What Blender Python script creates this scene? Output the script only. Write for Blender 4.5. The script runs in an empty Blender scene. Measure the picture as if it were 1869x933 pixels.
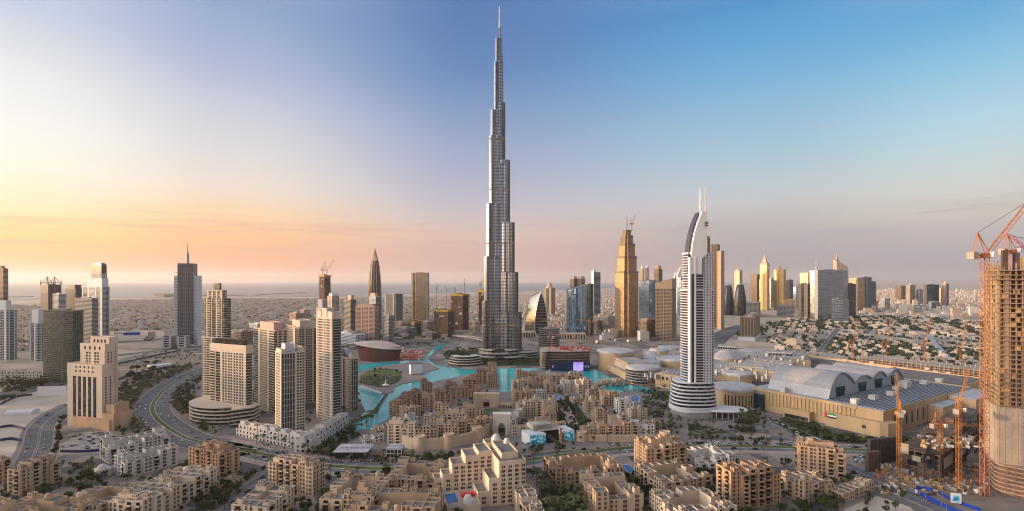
import bpy, math, random
from mathutils import Vector
R = math.radians
scene = bpy.context.scene
col = scene.collection
# ------------------------------------------------------------------ camera
F, CX, HOR, H = 960.0, 934.5, 513.0, 178.0     # photo focal length (px), centre, eye level (px), eye height (m)
cam_d = bpy.data.cameras.new("camera"); cam = bpy.data.objects.new("camera", cam_d); col.objects.link(cam)
cam.location = (0, 0, H); cam.rotation_euler = (R(90), 0, 0)
cam_d.sensor_width = 36.0; cam_d.lens = 36.0 * F / 1869.0; cam_d.shift_y = 46.5 / 1869.0
cam_d.clip_start = 1.0; cam_d.clip_end = 200000.0
scene.camera = cam
# ------------------------------------------------------------------ sun, sky, exposure
SUN_AZ, SUN_EL, SUN_STR = -82.0, 6.2, 5.0
GLOW = 11.5       # extra brightness of the sky round the sun
HAZE_D = 2.4e-5
scene.view_settings.view_transform = 'Standard'; scene.view_settings.look = 'None'
scene.cycles.filter_width = 1.1; scene.view_settings.exposure = 0.0; scene.view_settings.gamma = 1.0
sd = bpy.data.lights.new("sun", 'SUN'); so = bpy.data.objects.new("sun", sd); col.objects.link(so)
sd.energy = SUN_STR; sd.angle = R(1.2); sd.color = (1.0, 0.60, 0.28)
sv = Vector((math.sin(R(SUN_AZ)) * math.cos(R(SUN_EL)), math.cos(R(SUN_AZ)) * math.cos(R(SUN_EL)), math.sin(R(SUN_EL))))
so.rotation_euler = sv.to_track_quat('Z', 'Y').to_euler(); so.location = (-900, 300, 900)

def lin(c):
    return tuple((x / 255 / 12.92 if x / 255 <= 0.04045 else ((x / 255 + 0.055) / 1.055) ** 2.4) for x in c)

def make_world():
    w = bpy.data.worlds.new("World"); scene.world = w; w.use_nodes = True
    nt = w.node_tree; nt.nodes.clear(); N = nt.nodes.new; L = nt.links.new
    out = N('ShaderNodeOutputWorld'); bg = N('ShaderNodeBackground'); L(bg.outputs[0], out.inputs[0])
    tc = N('ShaderNodeTexCoord'); sep = N('ShaderNodeSeparateXYZ'); L(tc.outputs['Generated'], sep.inputs[0])
    at = N('ShaderNodeMath'); at.operation = 'ARCTAN2'; L(sep.outputs[0], at.inputs[0]); L(sep.outputs[1], at.inputs[1])
    def stops(px, rows):
        o = []
        for py, c in rows:
            x, z = (px - CX) / F, (HOR - py) / F
            o.append((max(0, z / math.sqrt(1 + x * x + z * z)), c))
        return sorted(o)
    ZEN = (186,185,197)
    BACK = [(0, (184,170,172)), (.06, (194,180,182)), (.15, (200,188,190)), (.3, (192,190,198)), (.55, (184,184,196)), (1, ZEN)]
    P = [
     (-180, BACK),
     (-105, [(0, (248,176,128)), (.06, (253,206,150)), (.15, (254,236,205)), (.3, (244,240,238)), (.55, (214,212,218)), (1, ZEN)]),
     (-43.6, stops(20, [(512,(244,160,112)), (490,(252,172,106)), (460,(255,196,118)), (420,(255,222,142)), (370,(254,242,200)), (300,(254,251,232)), (230,(250,249,243)), (130,(236,238,240)), (60,(216,223,232)), (0,(196,208,228))]) + [(.62, (170,178,198)), (1, ZEN)]),
     (-28.2, stops(420, [(510,(236,158,122)), (470,(250,174,126)), (430,(254,197,143)), (390,(253,218,174)), (340,(241,226,212)), (280,(225,221,222)), (200,(203,209,222)), (120,(176,187,214)), (60,(158,177,210)), (0,(146,168,206))]) + [(.62, (170,178,198)), (1, ZEN)]),
     (-4.4, stops(860, [(510,(196,164,162)), (490,(205,168,160)), (450,(214,184,176)), (430,(220,192,180)), (400,(208,194,196)), (360,(190,188,204)), (310,(170,178,204)), (250,(150,168,200)), (190,(126,154,196)), (130,(102,139,189)), (60,(92,130,184)), (0,(85,126,182))]) + [(.62, (170,178,198)), (1, ZEN)]),
     (25.9, stops(1400, [(510,(166,157,166)), (480,(172,162,168)), (440,(184,176,176)), (400,(196,190,188)), (370,(203,202,202)), (340,(196,206,212)), (280,(172,202,216)), (200,(146,190,218)), (120,(118,178,220)), (60,(98,165,215)), (0,(83,152,209))]) + [(.62, (170,178,198)), (1, ZEN)]),
     (42, stops(1800, [(510,(166,158,166)), (460,(180,172,178)), (410,(200,190,186)), (380,(218,208,198)), (330,(212,215,210)), (270,(196,218,224)), (200,(180,215,231)), (120,(148,201,228)), (60,(125,187,224)), (0,(106,172,219))]) + [(.62, (170,178,198)), (1, ZEN)]),
     (105, [(0, (160,150,164)), (.06, (184,170,178)), (.15, (205,196,198)), (.3, (190,200,214)), (.55, (186,192,206)), (1, ZEN)]),
     (180, BACK),
    ]
    cur = None; prev = None
    for az, st in P:
        rp = N('ShaderNodeValToRGB'); rp.color_ramp.interpolation = 'LINEAR'; L(sep.outputs[2], rp.inputs[0])
        e = rp.color_ramp.elements
        while len(e) < len(st): e.new(0.5)
        for i, (p, c) in enumerate(st):
            e[i].position = p; e[i].color = (*lin(c), 1)
        if cur is None: cur = rp.outputs[0]
        else:
            mr = N('ShaderNodeMapRange'); mr.interpolation_type = 'SMOOTHSTEP' if abs(az) < 50 else 'LINEAR'
            mr.inputs[1].default_value = R(prev); mr.inputs[2].default_value = R(az); L(at.outputs[0], mr.inputs[0])
            mx = N('ShaderNodeMix'); mx.data_type = 'RGBA'; L(mr.outputs[0], mx.inputs[0])
            L(cur, mx.inputs[6]); L(rp.outputs[0], mx.inputs[7]); cur = mx.outputs[2]
        prev = az
    # thin cloud streaks low over the horizon
    mp = N('ShaderNodeMapping'); mp.inputs['Scale'].default_value = (5.0, 5.0, 110.0); L(tc.outputs['Generated'], mp.inputs[0])
    nz = N('ShaderNodeTexNoise'); nz.inputs['Scale'].default_value = 1.0; nz.inputs['Detail'].default_value = 6; nz.inputs['Roughness'].default_value = .62
    L(mp.outputs[0], nz.inputs['Vector'])
    rm = N('ShaderNodeValToRGB'); rm.color_ramp.elements[0].position = .5; rm.color_ramp.elements[1].position = .66; L(nz.outputs[0], rm.inputs[0])
    band = N('ShaderNodeValToRGB'); L(sep.outputs[2], band.inputs[0]); be = band.color_ramp.elements
    be[0].position = .03; be[0].color = (0,0,0,1); be[1].position = .13; be[1].color = (0,0,0,1)
    k = be.new(.06); k.color = (.9,.9,.9,1); k = be.new(.105); k.color = (.6,.6,.6,1)
    mu = N('ShaderNodeMath'); mu.operation = 'MULTIPLY'; L(rm.outputs[0], mu.inputs[0]); L(band.outputs[0], mu.inputs[1])
    mu2 = N('ShaderNodeMath'); mu2.operation = 'MULTIPLY'; mu2.inputs[1].default_value = .75; L(mu.outputs[0], mu2.inputs[0])
    cm = N('ShaderNodeMapRange'); cm.inputs[1].default_value = -.6; cm.inputs[2].default_value = .45; L(at.outputs[0], cm.inputs[0])
    cc = N('ShaderNodeMix'); cc.data_type = 'RGBA'; cc.inputs[6].default_value = (*lin((238,176,150)),1); cc.inputs[7].default_value = (*lin((176,168,178)),1)
    L(cm.outputs[0], cc.inputs[0])
    mx = N('ShaderNodeMix'); mx.data_type = 'RGBA'; L(mu2.outputs[0], mx.inputs[0]); L(cur, mx.inputs[6]); L(cc.outputs[2], mx.inputs[7]); cur = mx.outputs[2]
    sky = N('ShaderNodeTexSky'); sky.sky_type = 'NISHITA'; sky.sun_disc = False
    sky.sun_elevation = R(SUN_EL); sky.sun_rotation = R(SUN_AZ)
    sc_ = N('ShaderNodeMix'); sc_.data_type = 'RGBA'; sc_.blend_type = 'MULTIPLY'; sc_.inputs[0].default_value = 1
    L(sky.outputs[0], sc_.inputs[6]); sc_.inputs[7].default_value = (.1, .1, .1, 1)
    m2 = N('ShaderNodeMix'); m2.data_type = 'RGBA'; m2.inputs[0].default_value = .03; L(cur, m2.inputs[6]); L(sc_.outputs[2], m2.inputs[7])
    # the sky round the setting sun is many times brighter than the rest
    def ramp01(src, a, b):
        q = N('ShaderNodeMapRange'); q.interpolation_type = 'SMOOTHSTEP'; q.inputs[1].default_value = a; q.inputs[2].default_value = b; L(src, q.inputs[0]); return q.outputs[0]
    def mul(a, b):
        q = N('ShaderNodeMath'); q.operation = 'MULTIPLY'; L(a, q.inputs[0])
        if isinstance(b, float): q.inputs[1].default_value = b
        else: L(b, q.inputs[1])
        return q.outputs[0]
    g = mul(mul(ramp01(at.outputs[0], R(-43), R(-84)), ramp01(at.outputs[0], R(-150), R(-100))), ramp01(sep.outputs[2], .75, .1))
    ad = N('ShaderNodeMath'); ad.operation = 'ADD'; ad.inputs[1].default_value = 1.0; L(mul(g, GLOW), ad.inputs[0])
    L(m2.outputs[2], bg.inputs[0]); L(ad.outputs[0], bg.inputs[1])
make_world()

# ------------------------------------------------------------------ helpers
def GX(px, Y): return (px - CX) / F * Y
def GZ(py, Y): return H - (py - HOR) / F * Y
def GY(py, z=0.0): return F * (H - z) / (py - HOR)
def G(px, py, z=0.0):
    Y = GY(py, z); return Vector((GX(px, Y), Y, z))
rng = random.Random(7)

class MB:
    def __init__(s): s.v = []; s.f = []; s.m = []
    def face(s, pts, m=0):
        n = len(s.v); s.v += [tuple(p) for p in pts]; s.f.append(tuple(range(n, n + len(pts)))); s.m.append(m)
    def hexa(s, p, m=0, mt=None, bottom=False):     # p: 4 bottom + 4 top, ccw
        n = len(s.v); s.v += [tuple(q) for q in p]
        for k in range(4):
            j = (k + 1) % 4; s.f.append((n + k, n + j, n + 4 + j, n + 4 + k)); s.m.append(m)
        s.f.append((n + 4, n + 5, n + 6, n + 7)); s.m.append(m if mt is None else mt)
        if bottom: s.f.append((n + 3, n + 2, n + 1, n)); s.m.append(m)
    def box(s, x0, x1, y0, y1, z0, z1, m=0, mt=None, bottom=True):
        s.hexa([(x0,y0,z0),(x1,y0,z0),(x1,y1,z0),(x0,y1,z0),(x0,y0,z1),(x1,y0,z1),(x1,y1,z1),(x0,y1,z1)], m, mt, bottom)
    def rbox(s, cx, cy, w, d, a, z0, z1, m=0, mt=None):
        c, n = math.cos(a), math.sin(a); q = []
        for z in (z0, z1):
            for sx, sy in ((-1,-1),(1,-1),(1,1),(-1,1)):
                x, y = sx * w / 2, sy * d / 2; q.append((cx + x * c - y * n, cy + x * n + y * c, z))
        s.hexa(q, m, mt, True)
    def prism(s, poly, z0, z1, m=0, mt=None, cap=True, scale=None, bottom=False):
        n = len(s.v); k = len(poly)
        pt = poly if scale is None else scale
        s.v += [(p[0], p[1], z0 if len(p) < 3 else p[2]) for p in poly] + [(p[0], p[1], z1) for p in pt]
        for i in range(k):
            j = (i + 1) % k; s.f.append((n + i, n + j, n + k + j, n + k + i)); s.m.append(m)
        if cap: s.f.append(tuple(range(n + k, n + 2 * k))); s.m.append(m if mt is None else mt)
        if bottom: s.f.append(tuple(range(n + k - 1, n - 1, -1))); s.m.append(m)
    def ring(s, outer, inner, z0, z1, m=0, mt=None):     # hollow prism
        k = len(outer); n = len(s.v)
        s.v += [(p[0], p[1], z0) for p in outer] + [(p[0], p[1], z1) for p in outer] + [(p[0], p[1], z0) for p in inner] + [(p[0], p[1], z1) for p in inner]
        for i in range(k):
            j = (i + 1) % k
            s.f += [(n+i, n+j, n+k+j, n+k+i), (n+k+i, n+k+j, n+3*k+j, n+3*k+i), (n+2*k+j, n+2*k+i, n+3*k+i, n+3*k+j), (n+i, n+2*k+i, n+2*k+j, n+j)]
            s.m += [m, m if mt is None else mt, m, m]
    def tray(s, x0, x1, y0, y1, z0, h, rim=.35, dep=1.0, m=0, mr=1):   # box with a sunk roof deck behind a parapet
        n = len(s.v)
        for z, i in ((z0, 0), (h, 0), (h, rim), (h - dep, rim)):
            s.v += [(x0+i,y0+i,z),(x1-i,y0+i,z),(x1-i,y1-i,z),(x0+i,y1-i,z)]
        for lv in range(3):
            for k in range(4):
                j = (k + 1) % 4; a = n + lv * 4
                s.f.append((a+k, a+j, a+4+j, a+4+k)); s.m.append(m)
        s.f.append((n+12, n+13, n+14, n+15)); s.m.append(mr)
    def lathe(s, prof, seg=16, c=(0,0), m=0, a0=0, a1=2*math.pi, sx=1, sy=1):
        n = len(s.v); full = abs(a1 - a0 - 2*math.pi) < 1e-6; cols = seg if full else seg + 1
        for r, z in prof:
            for i in range(cols):
                a = a0 + (a1 - a0) * i / seg; s.v.append((c[0] + sx * r * math.cos(a), c[1] + sy * r * math.sin(a), z))
        for k in range(len(prof) - 1):
            for i in range(seg):
                j = (i + 1) % cols
                s.f.append((n+k*cols+i, n+k*cols+j, n+(k+1)*cols+j, n+(k+1)*cols+i)); s.m.append(m)
    def bar(s, p, q, r, m=0, r2=None, sides=4):
        p, q = Vector(p), Vector(q); d = q - p
        if d.length < 1e-6: return
        u = d.orthogonal().normalized(); w = d.normalized().cross(u); n = len(s.v); r2 = r if r2 is None else r2
        for pt, rr in ((p, r), (q, r2)):
            for i in range(sides):
                a = 2*math.pi*(i+.5)/sides; s.v.append(tuple(pt + u*math.cos(a)*rr + w*math.sin(a)*rr))
        for i in range(sides):
            j = (i+1) % sides; s.f.append((n+i, n+j, n+sides+j, n+sides+i)); s.m.append(m)
        s.f.append(tuple(range(n+sides-1, n-1, -1))); s.m.append(m); s.f.append(tuple(range(n+sides, n+2*sides))); s.m.append(m)
    def mesh(s, name, mats, smooth=False):
        me = bpy.data.meshes.new(name); me.from_pydata(s.v, [], s.f)
        if not isinstance(mats, (list, tuple)): mats = [mats]
        for mm in mats: me.materials.append(mm)
        if len(mats) > 1: me.polygons.foreach_set('material_index', [min(x, len(mats)-1) for x in s.m])
        if smooth: me.polygons.foreach_set('use_smooth', [True] * len(s.f))
        me.update(); return me
    def build(s, name, mats, parent=None, smooth=False, loc=None):
        if not s.f: return None
        o = bpy.data.objects.new(name, s.mesh(name, mats, smooth)); col.objects.link(o)
        if parent: o.parent = parent
        if loc is not None: o.location = loc
        return o

def tag(o, label=None, cat=None, group=None, kind=None):
    if label: o['label'] = label
    if cat: o['category'] = cat
    if group: o['group'] = group
    if kind: o['kind'] = kind
    return o
def thing(name, label, cat, loc=(0,0,0), rot=0.0, group=None):
    o = bpy.data.objects.new(name, None); col.objects.link(o); o.location = loc; o.rotation_euler = (0,0,rot)
    o.empty_display_size = 1
    return tag(o, label, cat, group)
def inst(name, me, parent=None, loc=(0,0,0), rot=0.0, scale=None):
    o = bpy.data.objects.new(name, me); col.objects.link(o); o.location = loc; o.rotation_euler = (0,0,rot)
    if scale: o.scale = scale
    if parent: o.parent = parent
    return o

# ------------------------------------------------------------------ materials
M = {}
def mat(key, c, rough=.85, metal=0.0, var=.14, scale=.15, c2=None, spec=.3, streak=False, fine=0.0, bump=0.0, panel=0):
    m = bpy.data.materials.new(key); m.use_nodes = True; nt = m.node_tree; N = nt.nodes.new; L = nt.links.new
    b = nt.nodes['Principled BSDF']; b.inputs['Roughness'].default_value = rough; b.inputs['Metallic'].default_value = metal
    b.inputs['Specular IOR Level'].default_value = spec
    tc = N('ShaderNodeTexCoord'); nz = N('ShaderNodeTexNoise'); nz.inputs['Scale'].default_value = scale; nz.inputs['Detail'].default_value = 5
    vec = tc.outputs['Object']
    if streak:
        mp = N('ShaderNodeMapping'); mp.inputs['Scale'].default_value = (1, 1, .12); L(vec, mp.inputs[0]); vec = mp.outputs[0]
    L(vec, nz.inputs['Vector'])
    rp = N('ShaderNodeValToRGB'); L(nz.outputs[0], rp.inputs[0]); e = rp.color_ramp.elements
    e[0].position = .3; e[1].position = .7
    ca = tuple(x * (1 - var) for x in c); cb = c2 if c2 else tuple(min(1, x * (1 + var)) for x in c)
    e[0].color = (*ca, 1); e[1].color = (*cb, 1)
    o = rp.outputs[0]
    if fine:
        n2 = N('ShaderNodeTexNoise'); n2.inputs['Scale'].default_value = scale * 9; n2.inputs['Detail'].default_value = 3; L(tc.outputs['Object'], n2.inputs['Vector'])
        mr = N('ShaderNodeMapRange'); mr.inputs[3].default_value = 1 - fine; mr.inputs[4].default_value = 1 + fine; L(n2.outputs[0], mr.inputs[0])
        hm = N('ShaderNodeMix'); hm.data_type = 'RGBA'; hm.blend_type = 'MULTIPLY'; hm.inputs[0].default_value = 1; L(o, hm.inputs[6]); L(mr.outputs[0], hm.inputs[7]); o = hm.outputs[2]
        if bump:
            bp = N('ShaderNodeBump'); bp.inputs['Strength'].default_value = bump; bp.inputs['Distance'].default_value = .3; L(n2.outputs[0], bp.inputs['Height']); L(bp.outputs[0], b.inputs['Normal'])
    if key.startswith('stone') or key in ('roof_grey',):
        oi = N('ShaderNodeObjectInfo'); m4 = N('ShaderNodeMapRange'); m4.inputs[3].default_value = .88; m4.inputs[4].default_value = 1.1; L(oi.outputs['Random'], m4.inputs[0])
        n3 = N('ShaderNodeTexNoise'); n3.inputs['Scale'].default_value = .035; n3.inputs['Detail'].default_value = 2; L(tc.outputs['Object'], n3.inputs['Vector'])
        m5 = N('ShaderNodeMapRange'); m5.inputs[1].default_value = .3; m5.inputs[2].default_value = .7; m5.inputs[3].default_value = .84; m5.inputs[4].default_value = 1.12; L(n3.outputs[0], m5.inputs[0])
        mm = N('ShaderNodeMath'); mm.operation = 'MULTIPLY'; L(m4.outputs[0], mm.inputs[0]); L(m5.outputs[0], mm.inputs[1])
        om = N('ShaderNodeMix'); om.data_type = 'RGBA'; om.blend_type = 'MULTIPLY'; om.inputs[0].default_value = 1; L(o, om.inputs[6]); L(mm.outputs[0], om.inputs[7]); o = om.outputs[2]
    if panel:
        bk = N('ShaderNodeTexBrick'); bk.inputs['Scale'].default_value = 1.0; bk.inputs['Brick Width'].default_value = panel*2; bk.inputs['Row Height'].default_value = panel; bk.inputs['Mortar Size'].default_value = .12; bk.offset = .5
        bk.inputs['Color1'].default_value = (1,1,1,1); bk.inputs['Color2'].default_value = (.86,.86,.87,1); bk.inputs['Mortar'].default_value = (.6,.6,.6,1); L(tc.outputs['Object'], bk.inputs['Vector'])
        pm = N('ShaderNodeMix'); pm.data_type = 'RGBA'; pm.blend_type = 'MULTIPLY'; pm.inputs[0].default_value = 1; L(o, pm.inputs[6]); L(bk.outputs['Color'], pm.inputs[7]); o = pm.outputs[2]
    L(o, b.inputs['Base Color'])
    M[key] = m; return m
def glassmat(key, c, rough=.12, metal=.55, var=.25, cell=3.5, curt=False):
    """coated curtain-wall glass: panel to panel it differs a little in tint and tilt"""
    m = bpy.data.materials.new(key); m.use_nodes = True; nt = m.node_tree; N = nt.nodes.new; L = nt.links.new
    b = nt.nodes['Principled BSDF']; b.inputs['Metallic'].default_value = metal; b.inputs['Specular IOR Level'].default_value = .6
    tc = N('ShaderNodeTexCoord'); sn = N('ShaderNodeVectorMath'); sn.operation = 'SNAP'; sn.inputs[1].default_value = (cell, cell, cell)
    L(tc.outputs['Object'], sn.inputs[0]); wn = N('ShaderNodeTexWhiteNoise'); L(sn.outputs[0], wn.inputs[0])
    rp = N('ShaderNodeValToRGB'); L(wn.outputs['Value'], rp.inputs[0]); e = rp.color_ramp.elements
    e[0].color = (*[x * (1 - var) for x in c], 1); e[1].color = (*[min(1, x * (1 + var)) for x in c], 1)
    if curt:
        e[1].position = .8; k = e.new(.81); k.color = (.07,.062,.055,1); k = e.new(1.0); k.color = (.16,.14,.12,1)
    L(rp.outputs[0], b.inputs['Base Color'])
    mr = N('ShaderNodeMapRange'); mr.inputs[3].default_value = rough * .6; mr.inputs[4].default_value = rough * 1.6; L(wn.outputs['Value'], mr.inputs[0]); L(mr.outputs[0], b.inputs['Roughness'])
    nz = N('ShaderNodeTexNoise'); nz.inputs['Scale'].default_value = .12; L(tc.outputs['Object'], nz.inputs['Vector'])
    bp = N('ShaderNodeBump'); bp.inputs['Strength'].default_value = .12; bp.inputs['Distance'].default_value = .6; L(nz.outputs[0], bp.inputs['Height']); L(bp.outputs[0], b.inputs['Normal'])
    M[key] = m; return m
def emat(key, c, strength):
    m = bpy.data.materials.new(key); m.use_nodes = True; b = m.node_tree.nodes['Principled BSDF']
    b.inputs['Base Color'].default_value = (*c, 1); b.inputs['Emission Color'].default_value = (*c, 1); b.inputs['Emission Strength'].default_value = strength
    M[key] = m; return m

mat('sand', (.40,.31,.235), .95, var=.2, scale=.012, fine=.16)
mat('pale_sand', (.50,.43,.36), .95, var=.18, scale=.02, fine=.14)
mat('site_dirt', (.24,.19,.15), .95, var=.3, scale=.04, fine=.25)
mat('asphalt', (.115,.117,.128), .85, var=.14, scale=.03, fine=.12)
mat('paving', (.22,.19,.18), .9, var=.16, scale=.05, fine=.2)
mat('paving_pink', (.36,.27,.25), .9, var=.14, scale=.05, fine=.2)
mat('kerb', (.42,.39,.35), .9)
mat('line_paint', (.72,.72,.7), .7)
mat('grass_lawn', (.075,.10,.028), .95, var=.3, scale=.06, fine=.3)
mat('hedge', (.035,.055,.02), .95, var=.35, scale=.3, fine=.4)
mat('stone', (.49,.365,.255), .88, var=.13, scale=.12, fine=.1, streak=True)
mat('stone_pale', (.56,.45,.34), .88, var=.12, scale=.12, fine=.1, streak=True)
mat('stone_warm', (.48,.335,.22), .88, var=.13, scale=.12, fine=.1, streak=True)
mat('stone_orange', (.48,.305,.18), .88, var=.12, scale=.12, fine=.1, streak=True)
mat('stone_white', (.58,.54,.50), .88, var=.1, scale=.12, fine=.08, streak=True)
mat('mall_stone', (.50,.355,.205), .85, var=.1, scale=.1, fine=.08, streak=True)
mat('tower_beige', (.52,.42,.32), .8, var=.08, scale=.06, fine=.06)
mat('tower_cream', (.58,.48,.38), .8, var=.08, scale=.06, fine=.06)
mat('tower_brown', (.22,.165,.115), .75, var=.12, scale=.06)
mat('tower_olive', (.12,.12,.10), .7, var=.12, scale=.06)
mat('tower_tan', (.36,.27,.19), .8, var=.1, scale=.06)
mat('tower_grey', (.30,.29,.29), .75, var=.1, scale=.06)
mat('tower_white', (.56,.57,.60), .7, var=.06, scale=.06)
mat('tower_pink', (.52,.36,.29), .8, var=.1, scale=.06)
mat('dark_frame', (.07,.065,.065), .6, var=.2)
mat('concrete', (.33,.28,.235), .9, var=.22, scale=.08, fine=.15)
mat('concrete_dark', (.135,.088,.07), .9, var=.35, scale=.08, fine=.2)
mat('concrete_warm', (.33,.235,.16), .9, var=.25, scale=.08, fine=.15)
mat('plywood', (.40,.25,.12), .85, var=.2, scale=.1)
mat('safety_net', (.33,.22,.04), .9, var=.2)
mat('red_form', (.45,.07,.06), .8)
mat('roof_grey', (.17,.155,.15), .95, var=.25, scale=.12, fine=.25)
mat('roof_white', (.44,.44,.46), .7, var=.22, scale=.05, fine=.2, panel=4)
mat('roof_blue', (.36,.39,.43), .55, var=.12, scale=.03, fine=.06)
mat('roof_ribs_grey', (.11,.125,.15), .7)
mat('roof_light', (.40,.355,.32), .8, var=.25, scale=.05, fine=.22, panel=6)
mat('tile_brown', (.23,.145,.105), .85, var=.2, scale=.2, fine=.2)
mat('metal_vault', (.42,.41,.42), .48, metal=.3, var=.1, scale=.03, fine=.06, panel=4)
mat('wood_dark', (.075,.05,.035), .8, var=.3)
mat('opera_red', (.17,.05,.042), .5, var=.2, scale=.05)
mat('copper_roof', (.62,.47,.40), .5, metal=.2, var=.12, scale=.03)
mat('steel_white', (.72,.71,.71), .45, var=.05)
mat('steel', (.38,.38,.40), .4, metal=.6, var=.08)
mat('fin_steel', (.15,.17,.20), .25, metal=.85, var=.1)
mat('crane_orange', (.42,.155,.06), .6, var=.1)
mat('crane_yellow', (.42,.17,.035), .6, var=.1)
mat('crane_red', (.50,.09,.07), .6, var=.1)
mat('white_paint', (.75,.75,.76), .6, var=.05)
mat('hoarding_blue', (.015,.05,.33), .7, var=.15)
mat('hoarding_dark', (.02,.03,.09), .7, var=.2)
mat('red_cloth', (.55,.05,.04), .8)
mat('green_cloth', (.02,.30,.08), .8)
mat('black_cloth', (.012,.012,.012), .7)
mat('bark', (.12,.085,.055), .95, var=.25)
mat('leaf', (.055,.075,.024), .9, var=.45, scale=.6)
mat('leaf_olive', (.09,.095,.042), .9, var=.4, scale=.6)
mat('leaf_palm', (.08,.09,.038), .9, var=.4, scale=.8)
mat('leaf_dark', (.038,.05,.022), .9, var=.4, scale=.6)
mat('car_white', (.72,.72,.73), .3, var=.02, spec=.5)
mat('car_silver', (.36,.37,.39), .3, metal=.4, var=.02)
mat('car_dark', (.025,.026,.03), .25, var=.02, spec=.5)
mat('car_red', (.35,.03,.03), .3, var=.02, spec=.5)
mat('car_glass', (.015,.018,.022), .1, var=.02, spec=.6)
mat('tyre', (.02,.02,.02), .9)
mat('crowd_cloth', (.10,.085,.09), .9, var=.7, scale=.9)
mat('pool_blue', (.015,.10,.30), .08, var=.15, scale=.1, spec=.5)
mat('house_white', (.55,.50,.45), .9, var=.1)
mat('house_tan', (.50,.41,.33), .9, var=.1)
mat('house_orange', (.46,.33,.25), .9, var=.1)
mat('house_grey', (.34,.31,.30), .9, var=.1)
mat('gold_metal_sunlit', (.62,.42,.17), .55, metal=.15, var=.12, scale=.05)  # on towers, the gold of sunlit faces is put into this colour
mat('bronze', (.34,.235,.13), .4, metal=.6, var=.15, scale=.1)
mat('dish', (.7,.7,.7), .5)
glassmat('glass_dark', (.018,.022,.028), metal=.05, curt=True)
glassmat('glass_win', (.016,.018,.024), rough=.1, metal=.1, cell=2.0)
glassmat('glass_green', (.014,.038,.04), metal=.1, curt=True)
glassmat('glass_bow', (.17,.15,.13), rough=.12, metal=.75)
glassmat('glass_blue', (.28,.44,.62), rough=.07, metal=.9)  # tint also carries the blue of the reflected sky
glassmat('glass_teal', (.02,.06,.08), metal=.25)
glassmat('glass_brown', (.045,.038,.032), metal=.3)
glassmat('glass_purple', (.05,.04,.06), metal=.25)
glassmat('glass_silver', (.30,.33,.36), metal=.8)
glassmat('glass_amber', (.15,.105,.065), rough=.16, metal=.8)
glassmat('glass_gold_sheen', (.42,.28,.12), rough=.3, metal=.4)  # gold sunset reflection put into the glass tint

def cityground():
    m = bpy.data.materials.new('city_ground'); m.use_nodes = True; nt = m.node_tree; N = nt.nodes.new; L = nt.links.new
    b = nt.nodes['Principled BSDF']; b.inputs['Roughness'].default_value = .92; tc = N('ShaderNodeTexCoord')
    v = N('ShaderNodeTexVoronoi'); v.inputs['Scale'].default_value = .028; v.distance = 'CHEBYCHEV'; L(tc.outputs['Object'], v.inputs['Vector'])
    rp = N('ShaderNodeValToRGB'); rp.color_ramp.interpolation = 'CONSTANT'; L(v.outputs['Color'], rp.inputs[0]); e = rp.color_ramp.elements
    cs = [(0,(.20,.17,.155)),(.3,(.095,.095,.10)),(.45,(.25,.20,.165)),(.6,(.15,.135,.13)),(.74,(.27,.225,.19)),(.84,(.05,.06,.028))]
    e[0].position = 0; e[0].color = (*cs[0][1],1); e[1].position = cs[1][0]; e[1].color = (*cs[1][1],1)
    for p, c in cs[2:]: k = e.new(p); k.color = (*c,1)
    n = N('ShaderNodeTexNoise'); n.inputs['Scale'].default_value = .25; n.inputs['Detail'].default_value = 6; n.inputs['Roughness'].default_value = .7; L(tc.outputs['Object'], n.inputs['Vector'])
    mr = N('ShaderNodeMapRange'); mr.inputs[3].default_value = .6; mr.inputs[4].default_value = 1.4; L(n.outputs[0], mr.inputs[0])
    x = N('ShaderNodeMix'); x.data_type = 'RGBA'; x.blend_type = 'MULTIPLY'; x.inputs[0].default_value = 1; L(rp.outputs[0], x.inputs[6]); L(mr.outputs[0], x.inputs[7]); L(x.outputs[2], b.inputs['Base Color']); M['city_ground'] = m
cityground()
# ------------------------------------------------------------------ water
def watermat(key, c, rough, bump, scale, metal=0.0, c2=None):
    m = bpy.data.materials.new(key); m.use_nodes = True; nt = m.node_tree; N = nt.nodes.new; L = nt.links.new
    b = nt.nodes['Principled BSDF']; b.inputs['Base Color'].default_value = (*c, 1); b.inputs['Roughness'].default_value = rough; b.inputs['IOR'].default_value = 1.33; b.inputs['Specular IOR Level'].default_value = .28 if key == 'lake_water' else .5
    tc = N('ShaderNodeTexCoord'); nz = N('ShaderNodeTexNoise'); nz.inputs['Scale'].default_value = scale; nz.inputs['Detail'].default_value = 4
    L(tc.outputs['Object'], nz.inputs['Vector'])
    bp = N('ShaderNodeBump'); bp.inputs['Strength'].default_value = bump; bp.inputs['Distance'].default_value = .4; L(nz.outputs[0], bp.inputs['Height']); L(bp.outputs[0], b.inputs['Normal'])
    if c2:
        n2 = N('ShaderNodeTexNoise'); n2.inputs['Scale'].default_value = .012; n2.inputs['Detail'].default_value = 3; L(tc.outputs['Object'], n2.inputs['Vector'])
        rp = N('ShaderNodeValToRGB'); e = rp.color_ramp.elements; e[0].position = .35; e[1].position = .65; e[0].color = (*c, 1); e[1].color = (*c2, 1)
        L(n2.outputs[0], rp.inputs[0]); L(rp.outputs[0], b.inputs['Base Color'])
    M[key] = m
watermat('lake_water', (.008,.33,.38), .07, .35, .35, c2=(.02,.45,.48))
watermat('sea_water', (.10,.12,.15), .3, .6, .02)
watermat('pool_water', (.015,.12,.36), .08, .15, .8)

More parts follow.
